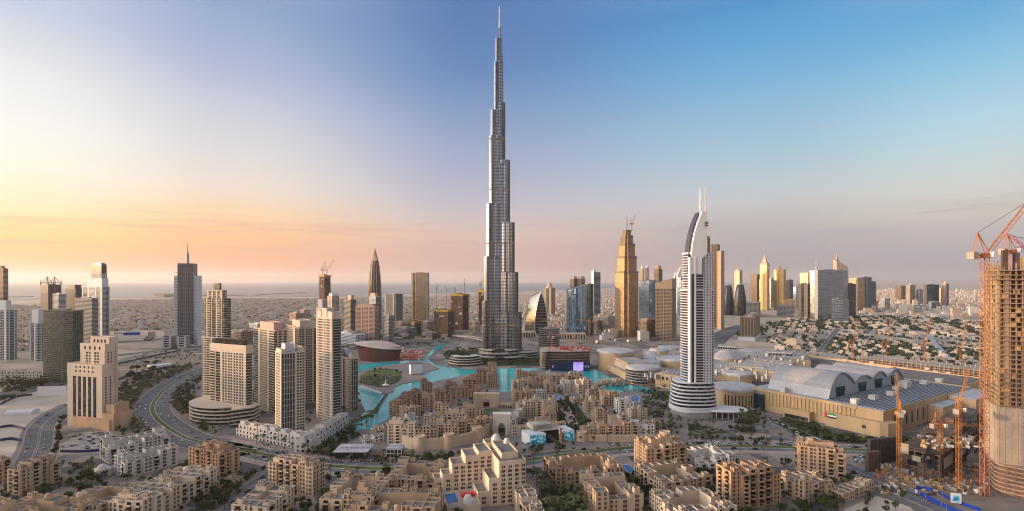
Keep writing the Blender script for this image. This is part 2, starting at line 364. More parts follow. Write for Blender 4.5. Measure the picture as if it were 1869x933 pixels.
def structure(o, kind='structure'):
    if o: o['kind'] = kind
    return o
def sheet(name, pts, z, m, px=True, base=None, kind='structure', mside=None, label=None, cat=None, group=None):
    P = [G(p[0], p[1]) if px else Vector((p[0], p[1], 0)) for p in pts]
    mb = MB(); poly = [(p.x, p.y) for p in P]
    if base is None: mb.face([(x, y, z) for x, y in poly])
    else: mb.prism(poly, base, z, 1 if mside else 0, 0)
    o = mb.build(name, [M[m]] + ([M[mside]] if mside else []))
    if kind: o['kind'] = kind
    return tag(o, label, cat, group)

def catmull(P, n=8):
    out = []
    for i in range(len(P) - 1):
        p0 = P[max(i-1, 0)]; p1 = P[i]; p2 = P[i+1]; p3 = P[min(i+2, len(P)-1)]
        for k in range(n):
            t = k / n
            out.append(0.5 * ((2*p1) + (p2-p0)*t + (2*p0-5*p1+4*p2-p3)*t*t + (3*p1-p0-3*p2+p3)*t*t*t))
    out.append(P[-1]); return out
def offs(line, d):
    res = []
    for i, p in enumerate(line):
        a = line[max(i-1, 0)]; b = line[min(i+1, len(line)-1)]; t = (b - a); t.z = 0; t.normalize()
        res.append(p + Vector((t.y, -t.x, 0)) * d)      # +d = right of travel
    return res
def ribbon(mb, line, d0, d1, z, m=0, thick=0):
    A, B = offs(line, d0), offs(line, d1)
    for i in range(len(line) - 1):
        q = [A[i], B[i], B[i+1], A[i+1]]
        if thick == 0: mb.face([(p.x, p.y, z) for p in q], m)
        else: mb.hexa([(p.x, p.y, 0.0) for p in q] + [(p.x, p.y, z) for p in q], m)
ROADS = {}
def road(name, px, half, median=0.0, lanes=3, z=.012, pave=0.0, mmat='grass_lawn', pmat='paving', n=8, mats='asphalt'):
    line = catmull([G(*p) if len(p) == 2 else G(p[0], p[1]) for p in px], n); ROADS[name] = (line, half, median)
    mb = MB(); ribbon(mb, line, -half, half, z); structure(mb.build(name + '_road', M[mats]))
    if median:
        mb = MB(); ribbon(mb, line, -median/2, median/2, .16, 0, 1); structure(mb.build('median_verge', M[mmat]))
        mb = MB(); ribbon(mb, line, -median/2-.5, -median/2-.02, .13, 0, 1); ribbon(mb, line, median/2+.02, median/2+.5, .13, 0, 1); structure(mb.build('median_kerb', M['kerb']))
    mb = MB()
    for s in (-1, 1):
        a = median/2 + .9; b = half - .6
        ribbon(mb, line, s*a-.1, s*a+.1, z + .01); ribbon(mb, line, s*b-.1, s*b+.1, z + .01)
        for k in range(1, lanes):
            d = s * (a + (b - a) * k / lanes); A = line
            for i in range(0, len(line) - 1, 2 if n > 6 else 1):
                seg = [line[i], line[i] + (line[i+1] - line[i]) * .55]; ribbon(mb, seg, d-.09, d+.09, z + .01)
    structure(mb.build('road_marking', M['line_paint']))
    mb = MB(); ribbon(mb, line, half, half+.4, .14, 0, 1); ribbon(mb, line, -half-.4, -half, .14, 0, 1); structure(mb.build('kerb', M['kerb']))
    if pave:
        mb = MB(); ribbon(mb, line, half+.41, half+pave, .12, 0, 1); ribbon(mb, line, -half-pave, -half-.41, .12, 0, 1); structure(mb.build('pavement', M[pmat]))
    return line

# ground: one sheet to the horizon; inner city ground on top of it
def groundmat():
    m = bpy.data.materials.new('desert_ground'); m.use_nodes = True; nt = m.node_tree; N = nt.nodes.new; L = nt.links.new
    b = nt.nodes['Principled BSDF']; b.inputs['Roughness'].default_value = .95
    tc = N('ShaderNodeTexCoord'); n1 = N('ShaderNodeTexNoise'); n1.inputs['Scale'].default_value = .004; n1.inputs['Detail'].default_value = 8; n1.inputs['Roughness'].default_value = .7
    L(tc.outputs['Object'], n1.inputs['Vector']); rp = N('ShaderNodeValToRGB'); L(n1.outputs[0], rp.inputs[0]); e = rp.color_ramp.elements
    e[0].position = .36; e[0].color = (.17,.145,.11,1); e[1].position = .64; e[1].color = (.50,.42,.34,1)
    k = e.new(.48); k.color = (.38,.31,.25,1)
    L(rp.outputs[0], b.inputs['Base Color']); M['desert_ground'] = m
groundmat()
mb = MB(); mb.face([(-60000,-3000,0),(60000,-3000,0),(60000,60000,0),(-60000,60000,0)]); structure(mb.build('ground', M['desert_ground']))
coast = [(-700,549),(-50,549),(20,547),(100,544),(210,543),(330,543.5),(430,541.5),(520,542),(600,541),(720,537),(850,533),(950,531.5),(1060,528),(1160,524.5),(1290,521),(1420,518.6)]
cp = [G(*p) for p in coast]
sp = [(p.x, p.y) for p in cp] + [(cp[-1].x + 9000, 59900), (-59900, 59900), (-59900, cp[0].y)]
mb = MB(); mb.prism(sp, .05, 2.0); structure(mb.build('sea', M['sea_water']))
def islet(pts, z): 
    P = [G(*p) for p in pts]; mb = MB(); mb.prism([(p.x, p.y) for p in P], .1, z); return structure(mb.build('breakwater', M['site_dirt']))
islet([(282,542.0),(285,540.2),(300,539.2),(322,539.8),(326,541.6),(300,542.4)], 30)
islet([(455,539.5),(475,537.6),(555,534.6),(558,535.0),(480,538.2),(470,539.8)], 8)
islet([(340,540.5),(400,539.3),(452,539.2),(452,539.8),(400,540.0),(345,541.0)], 8)
islet([(-20,543.2),(60,541.6),(62,542.2),(-20,544)], 8)

# downtown floor (paved / planted base the streets lie on)
sheet('downtown_ground', [(-330,1010),(2240,1010),(2000,760),(1830,690),(1500,655),(1250,622),(1000,604),(640,604),(330,640),(120,690),(-120,740)], .004, 'city_ground')
sheet('sand_plot', [(-90,800),(-40,735),(60,712),(160,712),(122,742),(75,770),(45,830),(-60,860)], .008, 'pale_sand')
sheet('sand_plot', [(205,690),(218,655),(300,640),(365,648),(360,668),(300,690),(262,705),(240,745),(216,740)], .008, 'site_dirt')
sheet('sand_plot', [(1540,930),(1600,905),(1660,925),(1700,960),(1560,975)], .009, 'pale_sand')
sheet('car_park', [(110,812),(125,792),(200,786),(212,800),(205,826),(105,830)], .009, 'roof_light')
sheet('excavation_ground', [(95,800),(120,782),(205,770),(212,783),(150,790),(110,812)], .010, 'site_dirt')
sheet('site_ground', [(1560,870),(1580,815),(1700,790),(1800,790),(1850,960),(1740,940),(1650,900)], .010, 'site_dirt')
for pts in ([(840,640),(905,640),(990,650),(1040,668),(900,668),(850,664),(815,656),(806,645)],):
    sheet('garden_ground', pts, .009, 'hedge', kind='structure')

# lake and its islands
lake = [(600,800),(638,785),(641,771),(668,752),(655,728),(630,700),(634,668),(675,663),(757,657),(763,651.7),(783,646.7),(795,632),(806,627),(814,627),(812,631),(789,646),(781,653),(785,660),(797,667),(818,671),(855,674.5),(947,672),(1040,674.5),(1085,675),(1102,683),(1122,694),(1146,701),(1192,712),(1192,716),(1131,722),(1104,730),(1000,740),(830,800),(720,800)]
sheet('lake_water', lake, .25, 'lake_water')
sheet('park_island', [(640,702),(655,680),(690,670),(735,664),(756,660),(785,664),(801,674),(777,681),(771,685),(779,692.5),(769,695.5),(734,701.6),(720,707.8),(718,716),(706,721),(694,719),(672,711)], 1.2, 'paving', base=0, mside='stone')
sheet('park_lawn', [(655,700),(658,686),(675,677),(705,673),(730,678),(735,690),(724,699),(705,708),(690,708)], 1.25, 'grass_lawn')
sheet('old_town_ground', [(700,800),(722,760),(722,740),(726,730),(746,720),(767,708),(800,696),(870,682),(897,685),(912,700),(909,716.5),(931,716.5),(935,705),(944,690),(944,680.5),(985,676),(1040,682),(1068,688),(1085,701),(1092,711),(1104,721),(1131,718),(1160,714),(1250,740),(1260,810),(900,830),(690,830)], 1.3, 'paving', base=0, mside='stone')
sheet('promenade', [(630,800),(656,786),(676,786),(697,772),(716,763),(735,800),(690,830),(620,835)], 1.25, 'paving', base=0, mside='stone')
sheet('promenade', [(600,805),(635,785),(639,770),(677,754),(683,749),(704,720),(708,722),(688,752),(683,757),(646,773),(640,790),(630,803)], 1.15, 'paving', base=0, mside='stone')
# stone bridge between the two basins (right)
def bridge():
    t = thing('stone_bridge', 'low tan stone footbridge across the turquoise lake before the mall', 'bridge', G(1113,703))
    a, b = G(1083,706), G(1146,701.5); o = t.location
    d = (b - a); n = Vector((-d.y, d.x, 0)).normalized() * 5
    mb = MB(); mb2 = MB(); mb3 = MB(); N = 16
    for i in range(N):
        p, q = a + d * (i / N), a + d * ((i + 1) / N)
        z0, z1 = 3 + 3 * math.sin(math.pi * i / N), 3 + 3 * math.sin(math.pi * (i + 1) / N)
        A = [p - n - o, q - n - o, q + n - o, p + n - o]
        zz = [z0, z1, z1, z0]
        mb.hexa([(A[k].x, A[k].y, zz[k] - (2.6 if i % 4 in (0, 3) else 1.4)) for k in range(4)] + [(A[k].x, A[k].y, zz[k]) for k in range(4)], 0, None, True)
        for s in (-1, 1):
            A = [p + n * s - o, q + n * s - o, q + n * s * .92 - o, p + n * s * .92 - o]
            (mb2 if s < 0 else mb3).hexa([(A[k].x, A[k].y, zz[k] + .01) for k in range(4)] + [(A[k].x, A[k].y, zz[k] + 1.2) for k in range(4)])
    mb.build('deck', M['stone'], t); mb2.build('parapet', M['stone_pale'], t); mb3.build('parapet', M['stone_pale'], t)
    for f in (.2, .4, .6, .8):
        p = a + d * f - o; mp = MB(); mp.rbox(p.x, p.y, 3, 9.4, math.atan2(d.y, d.x), 0, 3.2); mp.build('pier', M['stone'], t)
    for f in (.22, .38, .62, .74):
        p = a + d * f - o; z = 3 + 3 * math.sin(math.pi * f)
        for s in (-.8, .8):
            mp = MB(); mp.rbox(p.x + n.x * s, p.y + n.y * s, 4.4, 4.4, math.atan2(d.y, d.x), z, z + 5); mp.prism([(p.x+n.x*s+3*math.cos(k*1.5708+.785), p.y+n.y*s+3*math.sin(k*1.5708+.785)) for k in range(4)], z+5, z+7, scale=[(p.x+n.x*s+.2*math.cos(k*1.5708+.785), p.y+n.y*s+.2*math.sin(k*1.5708+.785)) for k in range(4)]); mp.build('turret', M['stone'], t)
bridge()

# roads
road('left_avenue', [(470,822),(400,812),(350,803),(318,788),(288,766),(278,745),(290,722),(318,700),(362,680),(395,668)], 21, median=4.5, lanes=4, pave=10)
road('boulevard', [(395,812),(470,827),(560,845),(640,853),(740,856),(850,852),(950,841),(1050,828),(1150,818),(1260,814),(1380,815),(1480,818),(1580,822),(1700,830)], 15, median=8, lanes=3, pave=9, pmat='paving_pink')
road('side_street', [(330,1010),(397,935),(458,890),(512,856),(530,846)], 9, median=0, lanes=2, pave=5, z=.016)
road('left_street', [(40,880),(68,815),(76,780),(100,757),(135,737)], 13, median=0, lanes=3, pave=4, z=.018)
road('highway', [(-160,760),(-40,735),(60,712),(150,692)], 17, median=3, lanes=4, z=.016)
road('slip_road', [(1515,838),(1560,858),(1640,895),(1740,938),(1900,1010)], 10, median=0, lanes=3, pave=2, z=.017)
road('loop_street', [(1545,822),(1480,800),(1425,775),(1390,757),(1350,742)], 9, median=0, lanes=3, z=.02)
road('arrival_loop', [(1345,778),(1375,781),(1405,777),(1412,768),(1390,760),(1362,763),(1335,772),(1300,785),(1240,792)], 5, lanes=2, z=.024)
road('mall_highway', [(1290,640),(1310,617),(1335,603),(1358,594)], 34, median=3, lanes=5, z=.016)
road('far_highway', [(190,626),(260,622),(330,617),(420,612),(560,606)], 24, median=6, lanes=5, z=.014, mats='asphalt')
road('far_highway', [(180,652),(250,645),(330,636),(420,630),(560,620),(640,612)], 20, median=4, lanes=4, z=.013)
road('bay_street', [(1000,822),(1012,800),(1050,795),(1090,800),(1095,815)], 6, lanes=2, z=.02)
road('side_street', [(905,835),(895,800),(912,775),(935,775)], 6, lanes=2, z=.021, pave=2)
road('suburb_street', [(1545,640),(1575,612),(1600,590)], 10, lanes=2, z=.012)
road('suburb_street', [(1500,640),(1512,622),(1530,600)], 8, lanes=2, z=.012)

# haze
mb = MB(); mb.box(-60500, 60500, -3200, 60500, -1.0, 905.0)
hz = mb.build('haze', []); hm = bpy.data.materials.new('haze_air'); hm.use_nodes = True; nt = hm.node_tree; nt.nodes.clear()
ho = nt.nodes.new('ShaderNodeOutputMaterial'); pv = nt.nodes.new('ShaderNodeVolumePrincipled'); pv.inputs['Density'].default_value = HAZE_D
pv.inputs['Color'].default_value = (.96,.93,.95,1); pv.inputs['Anisotropy'].default_value = .35
nt.links.new(pv.outputs[0], ho.inputs['Volume']); hz.data.materials.append(hm); hz['kind'] = 'stuff'
# ------------------------------------------------------------------ tall buildings
def abox(mb, face, rect, a0, a1, o0, o1, z0, z1, m=0):
    x0, x1, y0, y1 = rect
    if face == 'R': mb.box(x0 + a0, x0 + a1, y0 - o1, y0 - o0, z0, z1, m)
    elif face == 'L': mb.box(x0 - o1, x0 - o0, y0 + a0, y0 + a1, z0, z1, m)
    elif face == 'E': mb.box(x1 + o0, x1 + o1, y0 + a0, y0 + a1, z0, z1, m)
    else: mb.box(x0 + a0, x0 + a1, y1 + o0, y1 + o1, z0, z1, m)
def parse(spec):
    o = []
    for t in spec.split():
        o.append((t[0], float(t[1:] or 1)))
    return o
def facade(wall, balc, face, rect, z0, z1, spec, fh=3.5, bay=3.8):
    x0, x1, y0, y1 = rect; W = (x1 - x0) if face in 'RN' else (y1 - y0)
    toks = parse(spec); tot = sum(w for _, w in toks); a = 0.0
    nf = max(1, int(round((z1 - z0) / fh))); fh = (z1 - z0) / nf
    for t, w in toks:
        b = a + W * w / tot
        if t == 'S': abox(wall, face, rect, a, b, 0, .55, z0, z1)
        elif t in 'WC':
            sp, pr = (.36, .24) if t == 'W' else (.55, .5)
            for k in range(nf + 1): abox(wall, face, rect, a, b, 0, .34, z0 + k*fh - (0 if k == 0 else sp*fh*.5), min(z1, z0 + k*fh + sp*fh*.5))
            n = max(1, int(round((b - a) / bay))); bw = (b - a) / n
            for k in range(n + 1):
                p = a + k * bw; abox(wall, face, rect, max(a, p - pr*bw/2), min(b, p + pr*bw/2), 0, .40, z0, z1)
        elif t == 'G':
            for k in range(nf + 1): abox(wall, face, rect, a, b, 0, .12, z0 + k*fh - (0 if k == 0 else .09*fh), min(z1, z0 + k*fh + .09*fh))
        elif t == 'M':     # mullioned glass
            n = max(1, int(round((b - a) / bay)))
            for k in range(n + 1): p = a + k*(b-a)/n; abox(wall, face, rect, max(a,p-.25), min(b,p+.25), 0, .35, z0, z1)
            for k in range(0, nf + 1, 2): abox(wall, face, rect, a, b, 0, .1, z0 + k*fh - (0 if k == 0 else .06*fh), min(z1, z0 + k*fh + .06*fh))
        elif t == 'P':     # tall pilasters
            n = max(1, int(round((b - a) / bay)))
            for k in range(n + 1): p = a + k*(b-a)/n; abox(wall, face, rect, max(a,p-.22*(b-a)/n), min(b,p+.22*(b-a)/n), 0, .7, z0, z1)
        elif t == 'B':
            for k in range(nf):
                zz = z0 + k*fh
                abox(balc, face, rect, a + .1, b - .1, .02, 1.5, zz - .16 if k else zz, zz + .16)
                abox(balc, face, rect, a + .1, b - .1, 1.32, 1.5, zz + .162, zz + .36*fh)
        elif t == 'H':
            for k in range(nf + 1): abox(balc, face, rect, a, b, .01, .5, z0 + k*fh - (0 if k == 0 else .2*fh), min(z1, z0 + k*fh + .22*fh))
        a = b
def solve(P, th, xl, xr, W=None, D=None):
    c, s = math.cos(th), math.sin(th)
    if W is None:
        k = (xr - CX) / F; W = (k*P.y - P.x) / (c - k*s)
    if D is None:
        k = (xl - CX) / F; D = (P.x - k*P.y) / (s + k*c)
    return min(max(W, 6), 160), min(max(D, 6), 160)
class Tower: pass
def join(a, b, m):
    n = len(a.v); a.v += b.v; a.f += [tuple(i + n for i in f) for f in b.f]; a.m += [m] * len(b.f); return a
def tower(name, label, cx, by, xl, xr, ty, th, mats=('tower_beige','glass_dark','tower_beige'), Rs='W', Ls='W', fh=3.5, group=None, W=None, D=None, Y=None, cat='tower', top='plant', bay=3.8, z0=0.0, crown=0.0, root=None):
    """corner (cx, by): pixel of the nearest vertical edge at the ground; xl / xr: where the left / right face ends; ty: its top"""
    if Y is None: Y = GY(by)
    P = Vector((GX(cx, Y), Y, 0)); th = R(th); W, D = solve(P, th, xl, xr, W, D); Ht = GZ(ty, Y)
    t = root or thing(name, label, cat, P, th, group)
    wall, balc, gl = MB(), MB(), MB(); rect = (0, W, 0, D)
    gl.box(0, W, 0, D, z0, Ht - .6)
    zt = Ht - crown
    for f, s in (('R', Rs), ('L', Ls), ('E', Ls), ('N', Rs)): facade(wall, balc, f, rect, z0, zt, s, fh, bay)
    for (a, b, c, d) in ((-.6, W+.6, -.6, .5), (-.6, W+.6, D-.5, D+.6), (-.6, .5, .5, D-.5), (W-.5, W+.6, .5, D-.5)): wall.box(a, b, c, d, zt - .9, Ht + .8)
    wall.box(.5, W-.5, .5, D-.5, Ht - .59, Ht - .3, 1)
    if top == 'plant':
        wall.box(W*.28, W*.72, D*.28, D*.75, Ht - .3, Ht + 3.6, 0, 1)
        for k in range(5):
            x, y = W*rng.uniform(.1,.85), D*rng.uniform(.08,.2); wall.box(x, x+1.8, y, y+1.6, Ht-.3, Ht+1.2, 1)
    gl.build('glazing', M[mats[1]], t); join(wall, balc, 2).build('wall', [M[mats[0]], M['roof_light'], M[mats[2]]], t)
    o = Tower(); o.t = t; o.W = W; o.D = D; o.H = Ht; o.P = P; o.th = th; o.Y = Y
    return o
def rb(T, name, x0, x1, y0, y1, z0, z1, m, mt=None):     # an extra block on a tower, in fractions of its plan
    mb = MB(); mb.tray(x0*T.W, x1*T.W, y0*T.D, y1*T.D, z0, z1, .4, .8, 0, 1); return mb.build(name, [M[m], M[mt or 'roof_light']], T.t)
def zat(T, py): return GZ(py, T.Y)

# ---- the supertall stepped tower
def superior():
    Y = GY(650); c = Vector((GX(913, Y), Y, 0)); k = Y / F
    t = thing('supertall_tower', 'tallest tower in the middle, stepped silver needle of rounded bays with a spire', 'tower', c)
    m = bpy.data.materials.new('tower_cladding'); m.use_nodes = True; nt = m.node_tree; N = nt.nodes.new; L = nt.links.new
    b = nt.nodes['Principled BSDF']; b.inputs['Metallic'].default_value = .72
    tc = N('ShaderNodeTexCoord'); sep = N('ShaderNodeSeparateXYZ'); L(tc.outputs['Object'], sep.inputs[0])
    def tri(per):
        a = N('ShaderNodeMath'); a.operation = 'DIVIDE'; a.inputs[1].default_value = per; L(sep.outputs[2], a.inputs[0])
        f = N('ShaderNodeMath'); f.operation = 'FRACT'; L(a.outputs[0], f.inputs[0]); g = N('ShaderNodeMath'); g.operation = 'GREATER_THAN'; g.inputs[1].default_value = .42; L(f.outputs[0], g.inputs[0]); return g.outputs[0]
    sn = N('ShaderNodeVectorMath'); sn.operation = 'SNAP'; sn.inputs[1].default_value = (2.2,2.2,90.0); L(tc.outputs['Object'], sn.inputs[0]); wn = N('ShaderNodeTexWhiteNoise'); L(sn.outputs[0], wn.inputs[0])
    x1 = N('ShaderNodeMix'); x1.data_type = 'RGBA'; x1.inputs[6].default_value = (.14,.155,.18,1); x1.inputs[7].default_value = (.27,.29,.32,1); L(tri(7.6), x1.inputs[0])
    mr = N('ShaderNodeMapRange'); mr.inputs[3].default_value = .55; mr.inputs[4].default_value = 1.5; L(wn.outputs['Value'], mr.inputs[0])
    x2 = N('ShaderNodeMix'); x2.data_type = 'RGBA'; x2.blend_type = 'MULTIPLY'; x2.inputs[0].default_value = 1; L(x1.outputs[2], x2.inputs[6]); L(mr.outputs[0], x2.inputs[7])
    L(x2.outputs[2], b.inputs['Base Color']); b.inputs['Roughness'].default_value = .2
    M['tower_cladding'] = m
    def Z(py): return GZ(py, Y)
    zb = 0
    wings = {'left': (R(205), [(31,550),(28,470),(23.5,374),(18.7,251),(16.3,204),(10.5,115),(7.8,72)]),
             'right': (R(-25), [(38,570),(32,498),(25.5,408.5),(17.2,295),(8.6,190),(3.6,128),(1.5,86)]),
             'rear': (R(90), [(36,600),(31,520),(25,430),(19,330),(12,225),(7,150),(4,100)])}
    for nm, (a, tiers) in wings.items():
        ca, sa = math.cos(a), math.sin(a)
        for i, (px, py) in enumerate(tiers):
            Lg = px * k / abs(ca) if nm != 'rear' else px * k
            w = max(3.2, (13.5 - 1.35 * i)); zt = Z(py); z0 = 0 if i == 0 else Z(tiers[i-1][1]) - 3
            mb = MB(); n = 9
            def outline(Lg, w):
                pts = []
                r = w * .62; Lc = max(.5, Lg - r)
                pts.append((-2, -w)); pts.append((Lc * .55, -w)); pts.append((Lc * .62, -w * .80)); pts.append((Lc * .9, -w * .74))
                for q in range(n + 1):
                    b_ = -math.pi/2 + math.pi * q / n; pts.append((Lc + r * math.cos(b_), r * math.sin(b_)))
                pts += [(Lc * .9, w * .74), (Lc * .62, w * .80), (Lc * .55, w), (-2, w)]
                return [(x * ca - y * sa, x * sa + y * ca) for x, y in pts]
            # each tier runs from the ground so that the lower tier wraps it
            mb.prism(outline(Lg, w), 0 if i == 0 else z0, zt)
            mb.build('wing_tier', M['tower_cladding'], t)
            rim = MB(); rim.ring(outline(Lg + .35, w + .35), outline(Lg - .6, w - .6), zt - 2.4, zt + 1.6); rim.build('parapet', M['fin_steel'], t)
            fins = MB()       # vertical stainless fins
            P = outline(Lg + .3, w + .3)
            for q in range(1, len(P) - 1):
                for f in (0, .5):
                    x = P[q][0] * (1 - f) + P[q+1][0] * f if q + 1 < len(P) else P[q][0]; y = P[q][1] * (1 - f) + P[q+1][1] * f if q + 1 < len(P) else P[q][1]
                    fins.bar((x, y, z0), (x, y, zt), .32)
            fins.build('fins', M['fin_steel'], t)
            for py2 in (256, 347, 445, 592):       # dark plant-floor belts
                zz = Z(py2)
                if z0 < zz < zt - 4:
                    bl = MB(); bl.ring(outline(Lg + .75, w + .75), outline(Lg - .5, w - .5), zz - 2, zz + 1.2); bl.build('plant_floor_belt', M['tower_brown'], t)
    core = MB(); core.lathe([(15,0),(15,Z(300)),(9.5,Z(298)),(9.5,Z(190)),(7.0,Z(188)),(7.0,Z(112)),(4.4,Z(110)),(4.4,Z(72)),(2.6,Z(70)),(2.4,Z(50)),(0,Z(49))], 14); core.build('core', M['tower_cladding'], t, True)
    sp = MB(); sp.lathe([(1.6,Z(52)),(1.25,Z(30)),(.9,Z(12)),(0,Z(11))], 8, c=(-2.0,0)); sp.build('spire', M['steel_white'], t)
    for (r0, r1, a0, a1, h) in ((30,52,195,250,20),(34,60,215,325,13),(30,56,290,352,20),(26,48,60,120,18),(58,74,200,262,7),(58,78,280,345,7)):
        mb = MB(); dk = MB()
        nfl = max(1, int(h / 4.5))
        for f in range(nfl):
            o, i_ = [], []
            for q in range(13):
                a = R(a0 + (a1 - a0) * q / 12); o.append((r1 * math.cos(a) , r1 * math.sin(a))); i_.append((r0 * math.cos(a), r0 * math.sin(a)))
            poly = o + i_[::-1]; z = h * f / nfl
            dk.prism([(x * .985, y * .985) for x, y in poly], z, z + h / nfl - 1.0)
            mb.prism(poly, z + h / nfl - 1.2, z + h / nfl, bottom=True)
        mb.build('podium_terrace', M['tower_grey'], t); dk.build('podium_glazing', M['glass_dark'], t)
superior()

# ---- the white hotel tower with a sail crown and twin masts
def hotel_tower():
    Y = GY(762); k = Y / F; c = Vector((GX(1278, Y), Y + 20, 0)); Yc = Y + 12
    t = thing('hotel_tower', 'white rounded hotel tower with balcony bands, curved sail crown and twin masts', 'tower', c)
    def Z(py): return GZ(py, Yc)
    kk = Yc / F
    def oval(rx, ry, n=40, ox=0, p=2.6):
        o = []
        for i in range(n):
            a = 2*math.pi*i/n; ca, sa = math.cos(a), math.sin(a)
            o.append((ox + rx*math.copysign(abs(ca)**(2/p), ca), ry*math.copysign(abs(sa)**(2/p), sa)))
        return o
    sh = MB(); gl = MB(); bd = MB()
    # drum podium, flaring towards the ground
    zt = Z(697); nfl = 7
    for f in range(nfl):
        z = 12 + (zt - 12) * f / nfl; rx = (41.5 - 4.5 * f / nfl) * kk; ry = rx * .86; ox = -4.0 * kk
        gl.prism(oval(rx - 1.3, ry - 1.3, ox=ox), z, z + (zt - 12) / nfl)
        bd.ring(oval(rx, ry, ox=ox), oval(rx - 1.6, ry - 1.6, ox=ox), z - .4, z + 1.3)
    bd.prism(oval(36.5*kk, 31*kk, ox=-4*kk), zt - .3, zt + 1.0, bottom=True)
    bd.prism(oval(41.6*kk, 36*kk, ox=-4*kk), 7, 11.3, bottom=True); 
    lw = MB(); lw.prism(oval(39.5*kk, 34*kk, ox=-4*kk), 0, 7.0); lw.build('entrance_storey', M['tower_grey'], t)
    gl.build('podium_glazing', M['glass_dark'], t); bd.build('podium_bands', M['tower_white'], t)
    # shaft: three stages
    sg = MB(); sb = MB(); fi = MB()
    for (px0, px1, py0, py1) in ((-24.5,33.0,697,531),(-20.5,29.5,531,464)):
        rx = (px1 - px0) / 2 * kk; ox = (px1 + px0) / 2 * kk; ry = 15.5; z0, z1 = Z(py0), Z(py1)
        n = int(round((z1 - z0) / 3.45)); fh = (z1 - z0) / n
        sg.prism(oval(rx - 1.5, ry - 1.5, ox=ox, p=3.4), z0 - 1, z1)
        for f in range(n + 1):
            z = z0 + f * fh; sb.ring(oval(rx, ry, ox=ox, p=3.4), oval(rx - 1.8, ry - 1.8, ox=ox, p=3.4), z - .2, z + .85)
        sb.prism(oval(rx + .3, ry + .3, ox=ox, p=3.4), z1 + .2, z1 + 2.2, bottom=True)
        # white gridded bay on the right of the front
        gx0, gx1 = 8.5*kk, 22*kk
        fi.box(gx0, gx1, -ry - .25, -ry + 2, z0, z1, 1)
        for q in range(6):
            x = gx0 + (gx1 - gx0) * q / 5; fi.box(x - .45, x + .45, -ry - .8, -ry - .2, z0, z1)
        for f in range(n + 1):
            z = z0 + f * fh; fi.box(gx0 - .45, gx1 + .45, -ry - .7, -ry - .2, z - .35, z + .4)
    sg.build('glazing', M['glass_purple'], t); sb.build('balcony_bands', M['tower_white'], t); fi.build('window_grid', [M['tower_white'], M['glass_dark']], t)
    # two tall fins with a dark strip between, running up the front and into the sail
    fn = MB(); zb = 14
    for (a, b) in ((-18.6,-15.6),(-9.5,-7.0)): fn.box(a*kk, b*kk, -19.5, -12, zb, Z(470))
    fn.build('fin', M['steel_white'], t)
    st = MB(); st.box(-15.5*kk, -9.6*kk, -17.0, -12, zb, Z(466)); st.build('glass_strip', M['glass_purple'], t)
    # sail: a curved blade, thick at the foot
    def sail(y0, y1, shift, nm, mt, wide):
        mb = MB(); L_, R_ = [], []
        for i in range(17):
            u = i / 16; py = 500 - u * 112; z = Z(py)
            xl = -15.5 + 20.5 * (u ** 2.6) + shift
            xr = wide(u)
            L_.append((xl*kk, z)); R_.append((max(xr, xl + .8)*kk, z))
        for i in range(16):
            a, b, d, e = L_[i], R_[i], R_[i+1], L_[i+1]
            mb.hexa([(a[0],y0,a[1]),(b[0],y0,b[1]),(b[0],y1,b[1]),(a[0],y1,a[1]),(e[0],y0,e[1]),(d[0],y0,d[1]),(d[0],y1,d[1]),(e[0],y1,e[1])], 0, None, True)
        mb.build(nm, M[mt], t)
    sail(-18.5, -13, 0, 'sail', 'steel_white', lambda u: 4.0 if u < .28 else 13.6)
    sail(-12.95, 4, -3.2, 'sail_glazing', 'glass_purple', lambda u: -15.5 + 20.5 * (u ** 2.6) + 1)
    sail(-12.9, 6, .4, 'sail_return', 'tower_white', lambda u: 12.8 if u > .28 else 3)
    mb = MB(); mb.box(1.5*kk, 20*kk, -15, 8, Z(464), Z(436)); mb.build('penthouse', M['bronze'], t)
    for q in range(7):
        lv = MB(); z = Z(464) + (Z(436) - Z(464)) * (q + .5) / 7; lv.box(1.2*kk, 20.3*kk, -15.5, 8.5, z - .35, z + .35); lv.build('louvre', M['wood_dark'], t)
    mb = MB(); mb.prism(oval(11.5*kk, 15, ox=12.5*kk), Z(436), Z(432), bottom=True); mb.build('penthouse_roof', M['tower_brown'], t)
    for px in (3.2, 12.6):
        mb = MB(); mb.bar((px*kk, -14, Z(404)), (px*kk, -14, Z(345)), .95, sides=8, r2=.8); mb.build('mast', M['steel_white'], t)
    for q in range(3):
        mb = MB(); mb.box(9*kk, 14.5*kk, -21, -18.4, Z(408 + q*3), Z(406.6 + q*3)); mb.build('sign_bar', M['dark_frame'], t)
    # entrance canopy
    mb = MB(); mb.prism(oval(27, 17, ox=22), 9.0, 10.2, bottom=True)
    for q in range(9): a = -2.6 + q*.3; mb.bar((22 + 25*math.cos(a), 15*math.sin(a), 0), (22 + 25*math.cos(a), 15*math.sin(a), 9), .35)
    o = mb.build('entrance_canopy', M['steel_white'], t); o.location = (14, -14, 0)
hotel_tower()
